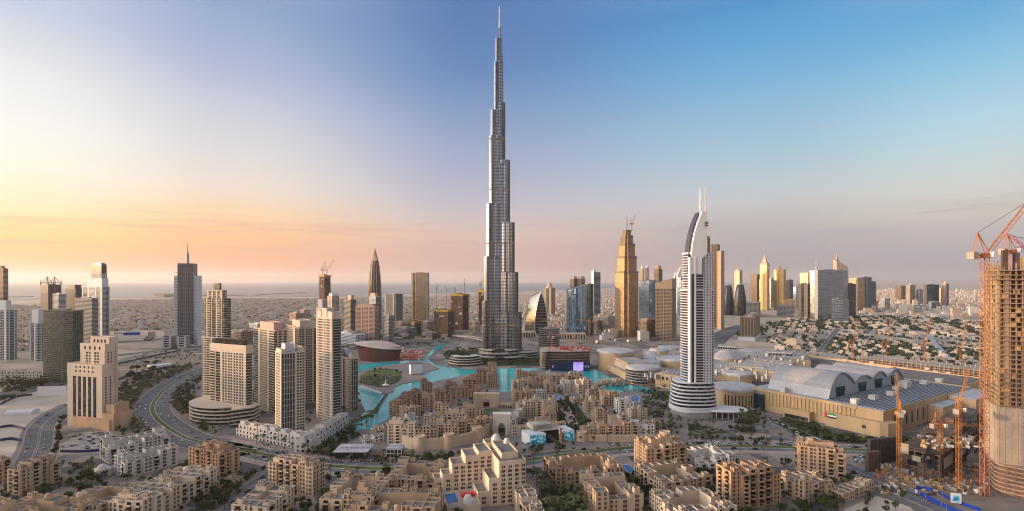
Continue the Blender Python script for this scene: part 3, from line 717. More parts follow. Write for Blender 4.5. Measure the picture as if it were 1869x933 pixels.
# ------------------------------------------------------------------ skyline, left part
W3 = ('tower_white','glass_teal','tower_white')
T = tower('tower', 'grey brown banded tower cut by the left edge above the sea', 6, 640, -30, 15, 490, 75, ('tower_tan','glass_brown','tower_tan'), 'H', 'H', Y=1500)
rb(T, 'roof_box', .1, .8, .1, .9, T.H, zat(T, 485), 'tower_tan')
T = tower('tower', 'white balcony tower with dark glass centre behind the far left townhouses', 12, 658, -18, 31, 566, 68, W3, 'B1 S.4 G2 S.4 B1', 'S.4 G1 S.4 B1.4', fh=3.6)
rb(T, 'crown', .1, .6, .1, .9, T.H, zat(T, 549), 'tower_white')
T = tower('tower', 'white stepped balcony tower with orange glints left of the brown glass block', 70, 660, 55, 80, 590, 60, W3, 'B1 S.3 G1', 'B1 S.4 G1.2 S.3')
rb(T, 'upper_tier', .15, .95, .1, .9, T.H, zat(T, 566), 'tower_white')
T = tower('tower', 'dark tower with a steel twin peaked open crown over the sea', 88, 640, 74, 112, 520, 60, ('dark_frame','glass_brown','tower_grey'), 'G1 S.3 G1', 'G', Y=1650)
mb = MB()
for (a, b) in ((0,.45),(.55,1)):
    x0, x1 = a*T.W, b*T.W; y0, y1 = 0, T.D; z0, z1 = T.H, zat(T, 505)
    for p in ((x0,y0),(x1,y0),(x1,y1),(x0,y1)): mb.bar((*p, z0), ((x0+x1)/2, (y0+y1)/2, z1), .9)
for y in (0, T.D):
    for x in (0, T.W): mb.bar((x, y, T.H), (x, y, zat(T, 512)), .9)
    mb.bar((0,y,zat(T,516)),(T.W,y,zat(T,516)),.8)
mb.build('crown_frame', M['dark_frame'], T.t)
T = tower('tower', 'white balcony tower standing just in front of the twin peaked crown', 108, 640, 96, 121, 537, 60, W3, 'B', 'B1 G.6', Y=1560)
T = tower('tower', 'dark grey flat topped tower between two white balcony towers', 138, 640, 119, 153, 527, 62, ('dark_frame','glass_purple','tower_grey'), 'G', 'G', Y=1700)
rb(T, 'roof_box', .1, .9, .15, .85, T.H, zat(T, 520), 'dark_frame')
T = tower('tower', 'green glass tower with pale floor bands beside the tallest left tower', 168, 650, 137, 179, 545, 64, ('tower_grey','glass_green','tower_grey'), 'H', 'H', Y=1380)
T = tower('tower', 'tall white gridded tower with dark capped top at the left', 186, 640, 150, 200, 524, 60, W3, 'S.3 B1 G1 S.3', 'S.3 G1 S.3 B1.3 S.3 G1 S.3', Y=1500)
rb(T, 'upper_tier', .12, .98, .05, .8, T.H, zat(T, 508), 'tower_white'); rb(T, 'upper_tier', .2, .95, .1, .6, T.H, zat(T, 499), 'tower_grey')
mb = MB(); mb.box(.25*T.W,.95*T.W,.12*T.D,.58*T.D,zat(T,499),zat(T,483)); mb.prism([(.25*T.W,.12*T.D),(.95*T.W,.12*T.D),(.95*T.W,.58*T.D),(.25*T.W,.58*T.D)],zat(T,483),zat(T,479.5),scale=[(.35*T.W,.2*T.D),(.85*T.W,.2*T.D),(.85*T.W,.5*T.D),(.35*T.W,.5*T.D)]); mb.build('glass_cap', M['glass_purple'], T.t)
T = tower('tower', 'broad brown green glass block with fine grid, behind the white wall', 133, 700, 79, 152, 568, 74, ('tower_olive','glass_green','tower_olive'), 'M', 'H1 S.06 H2', fh=3.4, bay=3.0)
# stepped beige tower on a sandstone podium
def stepped_tower():
    Y = GY(783); t = None
    T = tower('tower', 'stepped sandstone tower with five tall dark window slots on a sand coloured podium', 187, 783, 124, 207, 667, 74, ('tower_cream','glass_dark','tower_cream'), 'S1 W1 S1 W1 S1', 'S1.3 V.8 S.4 V.8 S.4 V.8 S.4 V.8 S.4 V.8 S1.3', crown=14, top='none')
    for f, r in (('L', (0, T.W, 0, T.D)),):
        mb = MB(); abox(mb, 'L', r, .0, T.D, .0, .75, T.H - 14, T.H + .8); mb.build('top_wall', M['tower_cream'], T.t)
        wn = MB()
        for row in (3.5, 8.5):
            for k in range(5): 
                a = T.D*(.26 + .12*k); abox(wn, 'L', r, a - 1.2, a + 1.2, .7, .8, T.H - row - 1.3, T.H - row + 1.3)
        wn.build('window_band', M['glass_win'], T.t)
    for (x0, x1, y0, y1, py) in ((.3, 1.15, .02, .72, 630), (.75, 1.5, .04, .56, 618)):
        z1 = zat(T, py); rect = (x0*T.W, x1*T.W, y0*T.D, y1*T.D); wl = MB(); bl = MB(); gl = MB()
        gl.box(rect[0], rect[1], rect[2], rect[3], 0, z1 - .5)
        for fc in 'RLEN': facade(wl, bl, fc, rect, 0, z1 - 9, 'S1 W1 S.6 W1 S1'); abox(wl, fc, rect, -.6, ((rect[1]-rect[0]) if fc in 'RN' else (rect[3]-rect[2])) + .6, 0, .62, z1 - 9, z1 + .8)
        wn = MB()
        for k in range(4):
            a = (rect[3]-rect[2])*(.2 + .2*k); abox(wn, 'L', rect, a - 1.4, a + 1.4, .55, .7, z1 - 6.5, z1 - 2.5)
        wn.build('window_band', M['glass_win'], T.t); wl.box(rect[0]+.1, rect[1]-.1, rect[2]+.1, rect[3]-.1, z1-.49, z1-.2)
        gl.build('tier_glazing', M['glass_dark'], T.t); wl.build('tier_wall', M['tower_cream'], T.t)
    mb = MB(); mb.tray(-.22*T.W, 1.55*T.W, -.38*T.D, -.06*T.D, 0, 20, .6, 1.2, 0, 1); mb.tray(-.34*T.W, -.02*T.W, -.30*T.D, .75*T.D, 0, 13, .6, 1.2, 0, 1); mb.tray(.1*T.W, 1.5*T.W, -.3*T.D, -.061*T.D, 19, 30, .6, 1, 0, 1); mb.build('podium', [M['stone_warm'], M['roof_light']], T.t)
    return T
stepped_tower()
# grey slab tower with white wings and a spire
def spire_slab():
    Y = 1424; P = Vector((GX(341, Y), Y, 0)); k = Y / F; z = lambda py: GZ(py, Y)
    t = thing('tower', 'grey slab tower with white wings and a needle spire before the sea', 'tower', P, R(12))
    c = MB(); c.box(-13*k, 13*k, -9, 20, 8, z(481)); c.build('glazing', M['glass_purple'], t)
    mb = MB()
    for i in range(9): x = -13*k + 26*k*i/8; mb.box(x-.25, x+.25, -9.5, -9.02, 8, z(481))
    for i in range(60): zz = 10 + (z(481)-10)*i/60; mb.box(-12.9*k, 12.9*k, -9.3, -9.03, zz, zz+.7)
    mb.box(-.8, .8, -10.2, -9.55, 8, z(484)); mb.build('wall', M['tower_grey'], t)
    for s in (-1, 1):
        w = MB(); a, b = sorted((s*13.1*k, s*19.5*k)); w.box(a, b, -7, 24, 0, z(503)); w.build('wing', M['tower_white'], t)
        w2 = MB()
        for i in range(44): zz = 6 + (z(503)-10)*i/44; w2.box(a+1, b-1, -7.3, -7.02, zz, zz+1.5)
        w2.build('wing_windows', M['glass_blue'], t)
        ar = MB(); ar.bar((s*13*k, -5, z(498)), (s*18*k, -5, z(498)), .8); ar.build('bracket', M['steel'], t)
    m1 = MB(); m1.lathe([(4.6, z(481)), (4.2, z(463)), (2.6, z(461)), (1.6, z(458)), (.9, z(445))], 8, c=(0, 4)); m1.build('spire', M['steel'], t)
    for (x0, x1) in ((-28, -8), (-7, 11)):
        pass
    for x0 in (-28*k, -4*k):
        b = MB(); b.box(x0, x0+13*k, -45, -14, 0, z(611)); b.build('annex', M['tower_grey'], t)
        f = MB(); f.box(x0-.4, x0+13*k+.4, -45.6, -45.02, 2, z(610)); f.build('annex_frame', M['tower_white'], t)
        for q in range(5): g = MB(); zz = 6 + q*6.2; g.box(x0+2.2*k, x0+10.8*k, -45.9, -45.62, zz, zz+3.6); g.build('annex_window', M['glass_dark'], t)
    mb = MB(); mb.box(-28*k, 9*k, -14, -9.6, 0, 8); mb.build('link_block', M['tower_grey'], t)
spire_slab()
# ---- tall cluster left of the lake
BG = ('tower_beige','glass_green','tower_beige'); CG = ('tower_cream','glass_teal','tower_cream')
T = tower('tower', 'tall beige tower with stepped shoulders and a small green box on its roof', 414, 742, 369, 428, 618, 66, ('tower_cream','glass_green','tower_cream'), 'W.5 G1', 'W1 B1 S.3 G1 S.3 B1 W1', Y=770)
rect = (.12*T.W, .98*T.W, .14*T.D, .94*T.D); wl, bl, gl = MB(), MB(), MB(); z1 = zat(T, 545)
gl.box(*rect, T.H-1, z1-.5)
for fc, s in (('R','G1'),('L','G.5 S.3 B1 S.3 G1 S.3 B1 S.3 G.5'),('E','W'),('N','W')): facade(wl, bl, fc, rect, T.H, z1, s)
gl.build('tier_glazing', M['glass_green'], T.t); join(wl, bl, 1).build('tier_wall', [M['tower_beige'], M['tower_cream']], T.t)
rect = (.2*T.W, .8*T.W, .25*T.D, .84*T.D); wl, bl, gl = MB(), MB(), MB(); z2 = zat(T, 531)
gl.box(*rect, z1-.4, z2-.3)
for fc in 'RLEN': facade(wl, bl, fc, rect, z1, z2, 'S.5 G1 S.5 G1 S.5 G1 S.5')
wl.box(rect[0]-.6, rect[1]+.6, rect[2]-.6, rect[3]+.6, z2-.29, z2+1); wl.build('crown_wall', M['tower_cream'], T.t); gl.build('crown_glazing', M['glass_green'], T.t)
mb = MB(); mb.box(.35*T.W,.6*T.W,.4*T.D,.64*T.D,z2+1,zat(T,517)); mb.build('roof_box', M['glass_green'], T.t)
T = tower('tower', 'beige tower with glass attic storey rising from the curved white podium', 449, 772, 384, 460, 632, 64, ('tower_cream','glass_green','tower_cream'), 'G', 'S.4 W1 S.15 W1 S.15 W1 S.15 W1 S.4 G1 S.2 B1', crown=9, bay=5)
rb(T, 'attic', .05, .8, .1, .9, T.H, zat(T, 622), 'glass_brown', 'tower_brown')
POD = T
mb, dk = MB(), MB()
for f in range(5):
    cxl, cyl = T.W*.5, T.D*.72; pts = []
    for i in range(15):
        a = R(112 + 130*i/14); r = 46; pts.append((cxl + r*.75*math.cos(a), cyl + r*math.sin(a)))
    pts = [(T.W + 6, cyl + 52)] + pts + [(-24, -4), (-2, -16), (T.W + 6, -8)]
    dk.prism([(cxl+(x-cxl)*.97, cyl+(y-cyl)*.97) for x, y in pts], f*4.4, f*4.4+3.2); mb.prism(pts, f*4.4+2.9, f*4.4+4.39, bottom=True)
mb.build('podium_bands', M['tower_cream'], T.t); dk.build('podium_glazing', M['glass_green'], T.t)
T = tower('tower', 'beige tower with a pink lit box top in the second row of the cluster', 502, 757, 464, 524, 604, 48, BG, 'G.5 S.2 W1 S.2 W1', 'B1 S.3 W1.2 S.3 G.8', fh=3.4)
rb(T, 'roof_box', .15, .9, .15, .8, T.H, zat(T, 590), 'tower_pink')
T = tower('tower', 'cream tower with blue glass bay grid standing in front of the cluster', 514, 806, 503, 556, 645, 40, CG, 'M1.6 S.2 W1', 'S.2 W1 S.2', fh=3.3, bay=3.1, group=None)
rb(T, 'roof_box', .2, .6, .2, .8, T.H, zat(T, 629), 'tower_white'); rb(T, 'parapet_block', 0, .2, .05, .95, T.H, zat(T, 638), 'tower_cream'); rb(T, 'parapet_block', .75, .99, .05, .95, T.H, zat(T, 637), 'tower_cream')
T = tower('tower', 'beige tower with copper lit left edge, half hidden behind the cream tower', 546, 740, 525, 577, 600, 35, ('tower_beige','glass_brown','tower_cream'), 'W1 S.3 W1.4 S.3 G.5', 'G.6 S.3 W1', Y=765)
rb(T, 'roof_box', .2, .9, .2, .9, T.H, zat(T, 587), 'tower_beige')
T = tower('tower', 'tall grey green glass tower with pale roof boxes behind the tallest cream tower', 588, 720, 574, 604, 578, 40, ('tower_grey','glass_teal','tower_grey'), 'G', 'G', Y=820)
rb(T, 'roof_box', .1, .9, .1, .9, T.H, zat(T, 562), 'tower_grey'); rb(T, 'roof_box', .2, .8, .2, .8, zat(T, 562), zat(T, 547), 'tower_grey')
T = tower('tower', 'tallest cream tower of the lakeside cluster with dark teal balconied right side', 606, 772, 578, 622, 582, 50, ('tower_cream','glass_teal','tower_beige'), 'S.12 G1', 'S.2 W1 S.12 W1 S.2', fh=3.4, bay=3.0)
for (a, b) in ((0,.3),(.36,.64),(.7,1)): rb(T, 'parapet_block', .02, .95, a, b, T.H, zat(T, 569 if a != .36 else 563), 'tower_cream')
T = tower('tower', 'short cream tower with a glass gable roof at the edge of the lake', 641, 750, 620, 653, 655, 48, CG, 'M', 'W1 S.2 M.6 S.2 W.6', fh=3.4, bay=3.0, top='none')
mb = MB(); W_, D_ = T.W, T.D; z0, z1 = T.H + .9, zat(T, 640)
mb.hexa([(0,.2*D_,z0),(W_,.2*D_,z0),(W_,D_,z0),(0,D_,z0),(.1*W_,.75*D_,z1),(.9*W_,.75*D_,z1),(.9*W_,.85*D_,z1),(.1*W_,.85*D_,z1)]); mb.build('glass_roof', M['glass_silver'], T.t)
rb(T, 'parapet_block', .05, .95, .02, .18, T.H, zat(T, 646), 'tower_cream')
# white terraced townhouses at the foot of the cluster
def townhouses():
    a, b = G(431,795), G(566,826); c2, d2 = G(560,826), G(640,774)
    def row(a, b, n, lab):
        d = (b - a); th = math.atan2(d.y, d.x); L_ = d.length / n
        for i in range(n):
            p = a + d * (i / n)
            t = thing('townhouse', lab, 'townhouse', (p.x, p.y, 0), th, 'white townhouses at the foot of the lakeside towers')
            mb = MB(); g = MB()
            w = L_ - .3
            mb.tray(0, w, 0, 14, 0, 8.5, .3, .9, 0, 1); mb.tray(.6, w - .6, 2.5, 13.5, 7.7, 13.0 + (i % 3) * 1.3, .3, .9, 0, 1); mb.tray(1.5, w*.55, 4, 9, 12, 16.5, .3, .7, 0, 1)
            for z in (.6, 4.8):
                for q in range(3): x = w*(.18 + .32*q); g.box(x - 1, x + 1, -.12, -.02, z, z + 2.4)
            for q in range(2): x = w*(.3 + .4*q); g.box(x - 1.2, x + 1.2, 2.38, 2.48, 9, 11.6)
            for z in (.6, 4.8): g.box(-.12, -.02, 3, 6, z, z + 2.2); g.box(-.12, -.02, 9, 11, z, z + 2.2)
            mb.build('wall', [M['stone_white'], M['roof_light']], t); g.build('glazing', M['glass_win'], t)
    row(a, b, 7, 'white terraced townhouse in the row below the cream tower, facing the avenue'); row(c2, d2, 5, 'white terraced townhouse in the row between cream tower and lake promenade')
    e, f = G(-30, 692), G(84, 691)
    row(e, f, 6, 'white townhouse in the row at the far left below the white balcony tower')
townhouses()

# ------------------------------------------------------------------ skyline, middle
def luff_crane(name, label, base, zmast, jib, ang, az, key='crane_orange', s=1.0, zb=0.0, group=None, cat='crane', lattice=True):
    """tower crane with a raised (luffing) jib; ang: jib angle over the horizon, az: its heading"""
    t = thing(name, label, cat, (base[0], base[1], zb), 0, group); w = 1.1 * s
    mb = MB()
    for x in (-w, w):
        for y in (-w, w): mb.bar((x, y, 0), (x, y, zmast), .14 * s)
    n = max(3, int(zmast / (3.0 * s))); 
    for k in range(n):
        z0, z1 = zmast * k / n, zmast * (k + 1) / n; a = 1 if k % 2 else -1
        for (p, q) in (((-w*a,-w),(w*a,-w)),((-w*a,w),(w*a,w)),((-w,-w*a),(-w,w*a)),((w,-w*a),(w,w*a))): mb.bar((*p, z0), (*q, z1), .1 * s)
        mb.bar((-w,-w,z1),(w,-w,z1),.1*s); mb.bar((-w,-w,z1),(-w,w,z1),.1*s)
    mb.build('mast', M[key], t)
    h = Vector((math.sin(az), math.cos(az), 0)); sd_ = Vector((h.y, -h.x, 0)); up = Vector((0,0,1)); o = up * zmast
    cab = MB(); cab.rbox(0, 0, 4.4*s, 3.6*s, az, zmast, zmast + 2.2*s); cab.build('slewing_deck', M[key], t)
    cb = MB(); q = sd_*2.9*s + h*1.2*s; cb.rbox(q.x, q.y, 1.7*s, 2.2*s, -az, zmast + .3*s, zmast + 2.6*s); cb.build('cab', M['white_paint'], t)
    cj = MB(); e = o - h*6.2*s + up*1.2*s
    for k in (-1, 1): cj.bar(o + sd_*k*s + up*1.2*s, e + sd_*k*s, .3*s)
    cj.build('counter_jib', M[key], t)
    cw = MB(); cw.rbox(e.x, e.y, 3.2*s, 2.6*s, -az, e.z - 1.8*s, e.z + 1.4*s); cw.build('counterweight', M['concrete'], t)
    af = MB(); top = o - h*3.6*s + up*11*s
    for k in (-1, 1): af.bar(o + h*1.4*s + sd_*k*s + up*2*s, top, .26*s); af.bar(e + sd_*k*s, top, .22*s)
    af.build('a_frame', M[key], t)
    jb = MB(); d = h*math.cos(ang) + up*math.sin(ang); nrm = sd_.cross(d).normalized(); r0 = o + h*2*s + up*2*s
    ch = [sd_*.9*s, -sd_*.9*s, nrm*1.4*s]; tip = r0 + d*jib
    if (r0 + nrm).z < r0.z: ch[2] = -nrm*1.4*s
    for c in ch: jb.bar(r0 + c*.6, r0 + d*jib*.12 + c, .17*s); jb.bar(r0 + d*jib*.12 + c, r0 + d*jib*.9 + c, .17*s); jb.bar(r0 + d*jib*.9 + c, tip, .15*s)
    n = int(jib / (2.6*s))
    for k in range(1, n - 1):
        p0, p1 = r0 + d*jib*k/n, r0 + d*jib*(k+1)/n; i = k % 2
        jb.bar(p0 + ch[i], p1 + ch[2], .09*s); jb.bar(p0 + ch[2], p1 + ch[1-i], .09*s); jb.bar(p0 + ch[0], p1 + ch[1], .09*s)
    jb.build('jib', M[key], t)
    cbm = MB(); cbm.bar(top, tip, .1*s); cbm.bar(tip, tip - up*min(jib*.5, tip.z*.5), .08*s); cbm.build('cable', M['dark_frame'], t)
    return t
def site_tower(label, cx, Y, xl, xr, ty, th, net=0, m='concrete', fh=4.0, key='unfinished_tower', floors=None):
    """building still going up: slabs, columns, dark open floors, core stub, safety nets round the top"""
    T = Tower(); P = Vector((GX(cx, Y), Y, 0)); T.th = R(th); T.W, T.D = solve(P, T.th, xl, xr); T.H = GZ(ty, Y); T.Y = Y; T.P = P
    t = T.t = thing(key, label, 'unfinished building', P, T.th)
    sl, cl, dk = MB(), MB(), MB(); n = max(2, int(T.H / fh)); f = T.H / n
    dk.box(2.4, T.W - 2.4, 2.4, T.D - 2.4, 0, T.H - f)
    for k in range(n):
        z = (k + 1) * f; sl.box(-.3, T.W + .3, -.3, T.D + .3, z - .75, z - .2)
    nx, ny = max(2, int(T.W / 6)), max(2, int(T.D / 6))
    for i in range(nx + 1):
        for y in (.6, T.D - .6): cl.box(T.W*i/nx - .45, T.W*i/nx + .45, y - .45, y + .45, 0, T.H + (2.4 if i % 2 else 0))
    for j in range(1, ny):
        for x in (.6, T.W - .6): cl.box(x - .45, x + .45, T.D*j/ny - .45, T.D*j/ny + .45, 0, T.H + (2 if j % 2 else 0))
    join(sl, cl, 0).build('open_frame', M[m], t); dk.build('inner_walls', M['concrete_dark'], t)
    for q in range(14):
        k = rng.randint(0, n-1); z = k*f; u = rng.uniform(0, .8); pb = MB()
        if q % 2: pb.box(T.W*u, T.W*u + T.W*.2, -.6, -.31, z, z + f*rng.choice([1,1,2]))
        else: pb.box(-.6, -.31, T.D*u, T.D*u + T.D*.2, z, z + f*rng.choice([1,1,2]))
        pb.build('cladding_patch', M[rng.choice(['concrete','tower_grey','glass_dark','glass_dark'])], t)
    co = MB(); co.box(T.W*.35, T.W*.65, T.D*.35, T.D*.65, T.H - .2, T.H + 5); co.build('lift_core', M[m], t)
    if net:
        nt_ = MB(); nt_.ring([(-1,-1),(T.W+1,-1),(T.W+1,T.D+1),(-1,T.D+1)], [(-.7,-.7),(T.W+.7,-.7),(T.W+.7,T.D+.7),(-.7,T.D+.7)], T.H - net, T.H + 1.5); nt_.build('safety_net', M['safety_net'], t)
    return T
T = site_tower('slim unfinished tower with yellow net rim and two cranes on top, before the sea', 592, 2200, 582, 604, 503, 40, 6, 'concrete_dark', 4.5)
for (dx, nm, az, an, jb) in ((.2, 'left of two cranes on the slim unfinished tower, jib nearly upright', .35, 1.2, 44), (.8, 'right of two cranes on the slim unfinished tower, jib tilted right', .9, .95, 52)):
    p = T.P + Vector((math.cos(T.th)*T.W*dx - math.sin(T.th)*T.D*.5, math.sin(T.th)*T.W*dx + math.cos(T.th)*T.D*.5, 0)); luff_crane('tower_crane', nm, p, 22, jb, an, az, 'crane_orange', 1.6, zb=T.H + .2)
T = tower('tower', 'pale tower with a white top right behind the tallest cream tower', 606, 640, 598, 619, 541, 45, ('tower_cream','glass_brown','tower_cream'), 'W', 'S.3 W1 S.3', Y=1850, fh=4, bay=4.5)
rb(T, 'roof_box', .1, .9, .1, .9, T.H, zat(T, 536), 'tower_white')
T = tower('tower', 'tower with an orange sunlit left side and dark glass right side', 640, 610, 628, 650, 547, 45, ('tower_tan','glass_teal','tower_tan'), 'G', 'H', Y=1790, fh=4.2)
rb(T, 'roof_box', .2, .8, .1, .6, T.H, zat(T, 539), 'tower_pink')
T = tower('tower', 'wide pinkish beige hotel block with fine window grid behind the red opera house', 684, 630, 649, 691, 560, 70, ('tower_pink','glass_brown','tower_cream'), 'W', 'W1 S.1 W1 S.1 W1', Y=1470, fh=3.6, bay=4)
rb(T, 'roof_box', .1, .9, .1, .9, T.H, zat(T, 555), 'tower_tan')
T = tower('tower', 'slender white tower beside the bullet shaped dark tower', 686, 620, 674, 694, 541, 50, ('tower_white','glass_teal','tower_white'), 'G', 'W', Y=1700, fh=4)
rb(T, 'roof_box', .1, .7, .2, .9, T.H, zat(T, 535), 'tower_pink')
T = tower('tower', 'lower grey tower with a vertical white rib grid right of the wide hotel block', 710, 632, 699, 720, 577, 45, ('tower_grey','glass_dark','tower_grey'), 'W', 'W', Y=1450, fh=3.8)
def bullet():
    Y = 1900; P = Vector((GX(684, Y), Y, 0)); k = Y / F; z = lambda py: GZ(py, Y)
    t = thing('tower', 'dark bullet shaped tower tapering to a lattice point', 'tower', P, R(20))
    prof = [(12.2*k,0),(12.2*k,z(560)),(11.2*k,z(520)),(9.6*k,z(500)),(8.2*k,z(487)),(6.4*k,z(476))]
    g = MB(); g.lathe([(r*.93, zz) for r, zz in prof] + [(0, z(476))], 14); g.build('glazing', M['glass_purple'], t)
    rb_ = MB(); full = prof + [(3.6*k,z(465)),(1.6*k,z(458)),(.2*k,z(453.5))]
    for i in range(14):
        a = 2*math.pi*i/14
        for (r0, z0), (r1, z1) in zip(full[:-1], full[1:]): rb_.bar((r0*math.cos(a), r0*math.sin(a), z0), (r1*math.cos(a), r1*math.sin(a), z1), .75)
    rb_.build('ribs', M['bronze'], t)
    hp = MB()
    for q in range(5):
        zz = z(476) + (z(457) - z(476))*q/5; r = (6.4 - 4.8*q/5)*k
        for i in range(14):
            a, b = 2*math.pi*i/14, 2*math.pi*(i+1)/14; hp.bar((r*math.cos(a), r*math.sin(a), zz), (r*math.cos(b), r*math.sin(b), zz), .5)
    hp.build('lattice_hoops', M['steel'], t)
bullet()
T = tower('tower', 'grey stone slab with dark blue glass right side and recessed top', 723, 590, 702, 735, 537, 55, ('tower_grey','glass_teal','tower_grey'), 'M', 'G.4 S.3 P1.4 S.3', Y=2250, fh=4.5)
T = tower('tower', 'tan slab tower with a dark centre slot and flat top standing above the sea', 780, 590, 751, 783, 498, 70, ('tower_tan','glass_dark','tower_tan'), 'S.3 G1', 'S.15 P2.4 S.2 G.5 S.4', Y=2330, fh=5, bay=4)
T = tower('office_block', 'low pinkish office block left of the netted low site', 733, 612, 719, 747, 589, 40, ('tower_pink','glass_brown','tower_pink'), 'W', 'W', Y=1800, fh=4, cat='office')
T = tower('office_block', 'low pinkish office block right of the netted low site', 780, 612, 769, 791, 588, 40, ('tower_pink','glass_brown','tower_pink'), 'W', 'W', Y=1850, fh=4, cat='office')
site_tower('low unfinished block with a yellow net rim between two pink offices', 757, 1750, 741, 771, 588, 40, 3, 'concrete_dark')
site_tower('broad dark unfinished tower with yellow rim left of the taller netted one', 818, 1650, 790, 830, 567, 60, 4, 'concrete_dark')
site_tower('tall unfinished tower with yellow netted top between sea and tallest tower', 845, 1900, 822, 857, 538, 60, 5, 'concrete_dark')
site_tower('narrow unfinished tower with yellow rim just left of the tallest tower', 883, 1900, 872, 892, 530, 50, 6, 'concrete_dark')
for px, Y, py, h in ((797,2600,520,30),(815,2700,522,26),(831,2500,526,30),(848,2450,514,40),(878,2300,512,40)):
    luff_crane('tower_crane', {797:'faint thin crane over the broad dark site, leftmost',815:'faint crane behind the broad dark site',831:'faint crane between the two netted sites',848:'faint crane above the tall netted site',878:'faint crane above the narrow netted tower'}[px], (GX(px,Y), Y), GZ(py+8,Y), h, 1.0, rng.uniform(-1,1), 'dark_frame', 1.5)
# sail-shaped glass pair
def bow(label, px0, px1, pyt0, pyt1, Y, mats, lean=1):
    """curved wedge: flat gable end that is a half pointed arch, long curved side"""
    x0, x1 = GX(px0, Y), GX(px1, Y); w = x1 - x0; z = lambda p: GZ(p, Y)
    t = thing('tower', label, 'tower', (x0, Y, 0))
    g = MB(); n = 14; A, B = [], []
    for i in range(n + 1):
        u = i / n
        A.append((w*.62 + w*.0*u - 0*u, 0, z(pyt0)*u))
    hL = z(pyt0)
    lft, rgt = [], []
    for i in range(n + 1):
        u = i / n; zz = hL*u
        rgt.append((w*(.98 - .30*u**3.0), zz)); lft.append((w*(.42 + .28*u**2.2), zz))
    for i in range(n):
        a, b, c, d = lft[i], rgt[i], rgt[i+1], lft[i+1]
        g.face([(a[0],0,a[1]),(b[0],0,b[1]),(c[0],0,c[1]),(d[0],0,d[1])], 1)                    # gable end
        y1 = 46; ab = lambda q, e: (q[0] - w*.42*e, y1*e, q[1]*(1 - .13*e))
        p0, p1 = ab(a,1), ab(d,1)
        g.face([(a[0],0,a[1]),(d[0],0,d[1]),p1,p0], 0); q0, q1 = ab(b,1), ab(c,1)
        g.face([(b[0],0,b[1]),(c[0],0,c[1]),q1,q0], 0); g.face([p0,p1,q1,q0], 1)
    c, d = rgt[-1], lft[-1]; ab = lambda q, e: (q[0] - w*.42*e, 46*e, q[1]*(1 - .13*e)); g.face([(d[0],0,d[1]),(c[0],0,c[1]),ab(c,1),ab(d,1)], 0)
    g.build('glazing', [M[m] for m in mats], t)
    fr = MB()
    for i in range(n):
        fr.bar((rgt[i][0]+.3,-.4,rgt[i][1]),(rgt[i+1][0]+.3,-.4,rgt[i+1][1]),1.0); fr.bar((lft[i][0]-.3,-.4,lft[i][1]),(lft[i+1][0]-.3,-.4,lft[i+1][1]),.8)
    for i in range(1, n): fr.bar((lft[i][0],-.3,lft[i][1]),(rgt[i][0],-.3,rgt[i][1]),.3)
    fr.build('arch_frame', M['steel'], t)
bow('curved glass tower with a pointed arch end right of the tallest tower', 958, 1000, 532, 545, 1780, ('glass_bow','glass_brown'))
def wedge():
    Y = 1720; k = Y / F; z = lambda p: GZ(p, Y); x = lambda p: GX(p, Y) - GX(1060, Y)
    t = thing('tower', 'blue curved glass tower with a slanting top, dark green lower half', 'tower', (GX(1060,Y), Y, 0))
    n = 12; g = MB(); fr = MB(); pts = []
    for i in range(n + 1):
        u = i / n; px = 1035.5 + 43.5*u; pts.append((x(px), -26*math.sin(math.pi*u*.9) + 10*u, z(529 - 12*u**1.2)))
    for i in range(n):
        (xa,ya,za),(xb,yb,zb) = pts[i], pts[i+1]
        g.face([(xa,ya,0),(xb,yb,0),(xb,yb,zb),(xa,ya,za)]); g.face([(xa,ya,za),(xb,yb,zb),(xb,42,zb),(xa,42,za)])
        fr.bar((xa,ya-.3,0),(xa,ya-.3,za),.35); fr.bar((xa,ya-.3,za),(xb,yb-.3,zb),.7)
    (xa,ya,za),(xb,yb,zb) = pts[0], pts[-1]; g.face([(xa,42,0),(xa,ya,0),(xa,ya,za),(xa,42,za)]); g.face([(xb,yb,0),(xb,42,0),(xb,42,zb),(xb,yb,zb)]); g.face([(xb,42,0),(xa,42,0),(xa,42,za),(xb,42,zb)])
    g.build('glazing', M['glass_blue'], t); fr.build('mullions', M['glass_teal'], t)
    e = MB(); e.box(xb + .2, xb + 4.5*k, yb - 1, 36, 0, zb - 2); e.build('edge_block', M['glass_teal'], t)
wedge()
def dome_tower():
    T = tower('tower', 'tan tower with a round stepped cap between the two curved glass towers', 1006, 600, 993.5, 1013, 526, 55, ('tower_tan','glass_green','tower_tan'), 'W', 'S.4 G.6 S.4', Y=2700, fh=5, top='none')
    c = (T.W/2, T.D/2); r = T.W*.45; mb = MB(); mb.lathe([(r,T.H),(r,T.H+9),(r*.62,T.H+10),(r*.62,T.H+19),(r*.35,T.H+25),(0,T.H+34)], 12, c=c); mb.build('cap', M['tower_pink'], T.t, True)
dome_tower()
for (cx, xl, xr, lab) in ((1047,1040,1054,'left of two brown twin towers with pointed crowns behind the blue glass tower'), (1061,1054.5,1068,'right of two brown twin towers with pointed crowns behind the blue glass tower')):
    T = tower('tower', lab, cx, 600, xl, xr, 509, 50, ('tower_brown','glass_brown','tower_brown'), 'S.3 G.6 S.3', 'S.3 G.6 S.3', Y=2700, fh=6, top='none')
    mb = MB(); mb.prism([(0,0),(T.W,0),(T.W,T.D),(0,T.D)], T.H, T.H + 16, scale=[(.35*T.W,.35*T.D),(.65*T.W,.35*T.D),(.65*T.W,.65*T.D),(.35*T.W,.65*T.D)])
    for x in (.15,.85):
        for y in (.15,.85): mb.box((x-.1)*T.W,(x+.1)*T.W,(y-.1)*T.D,(y+.1)*T.D,T.H,T.H+12)
    mb.build('crown', M['tower_pink'], T.t)
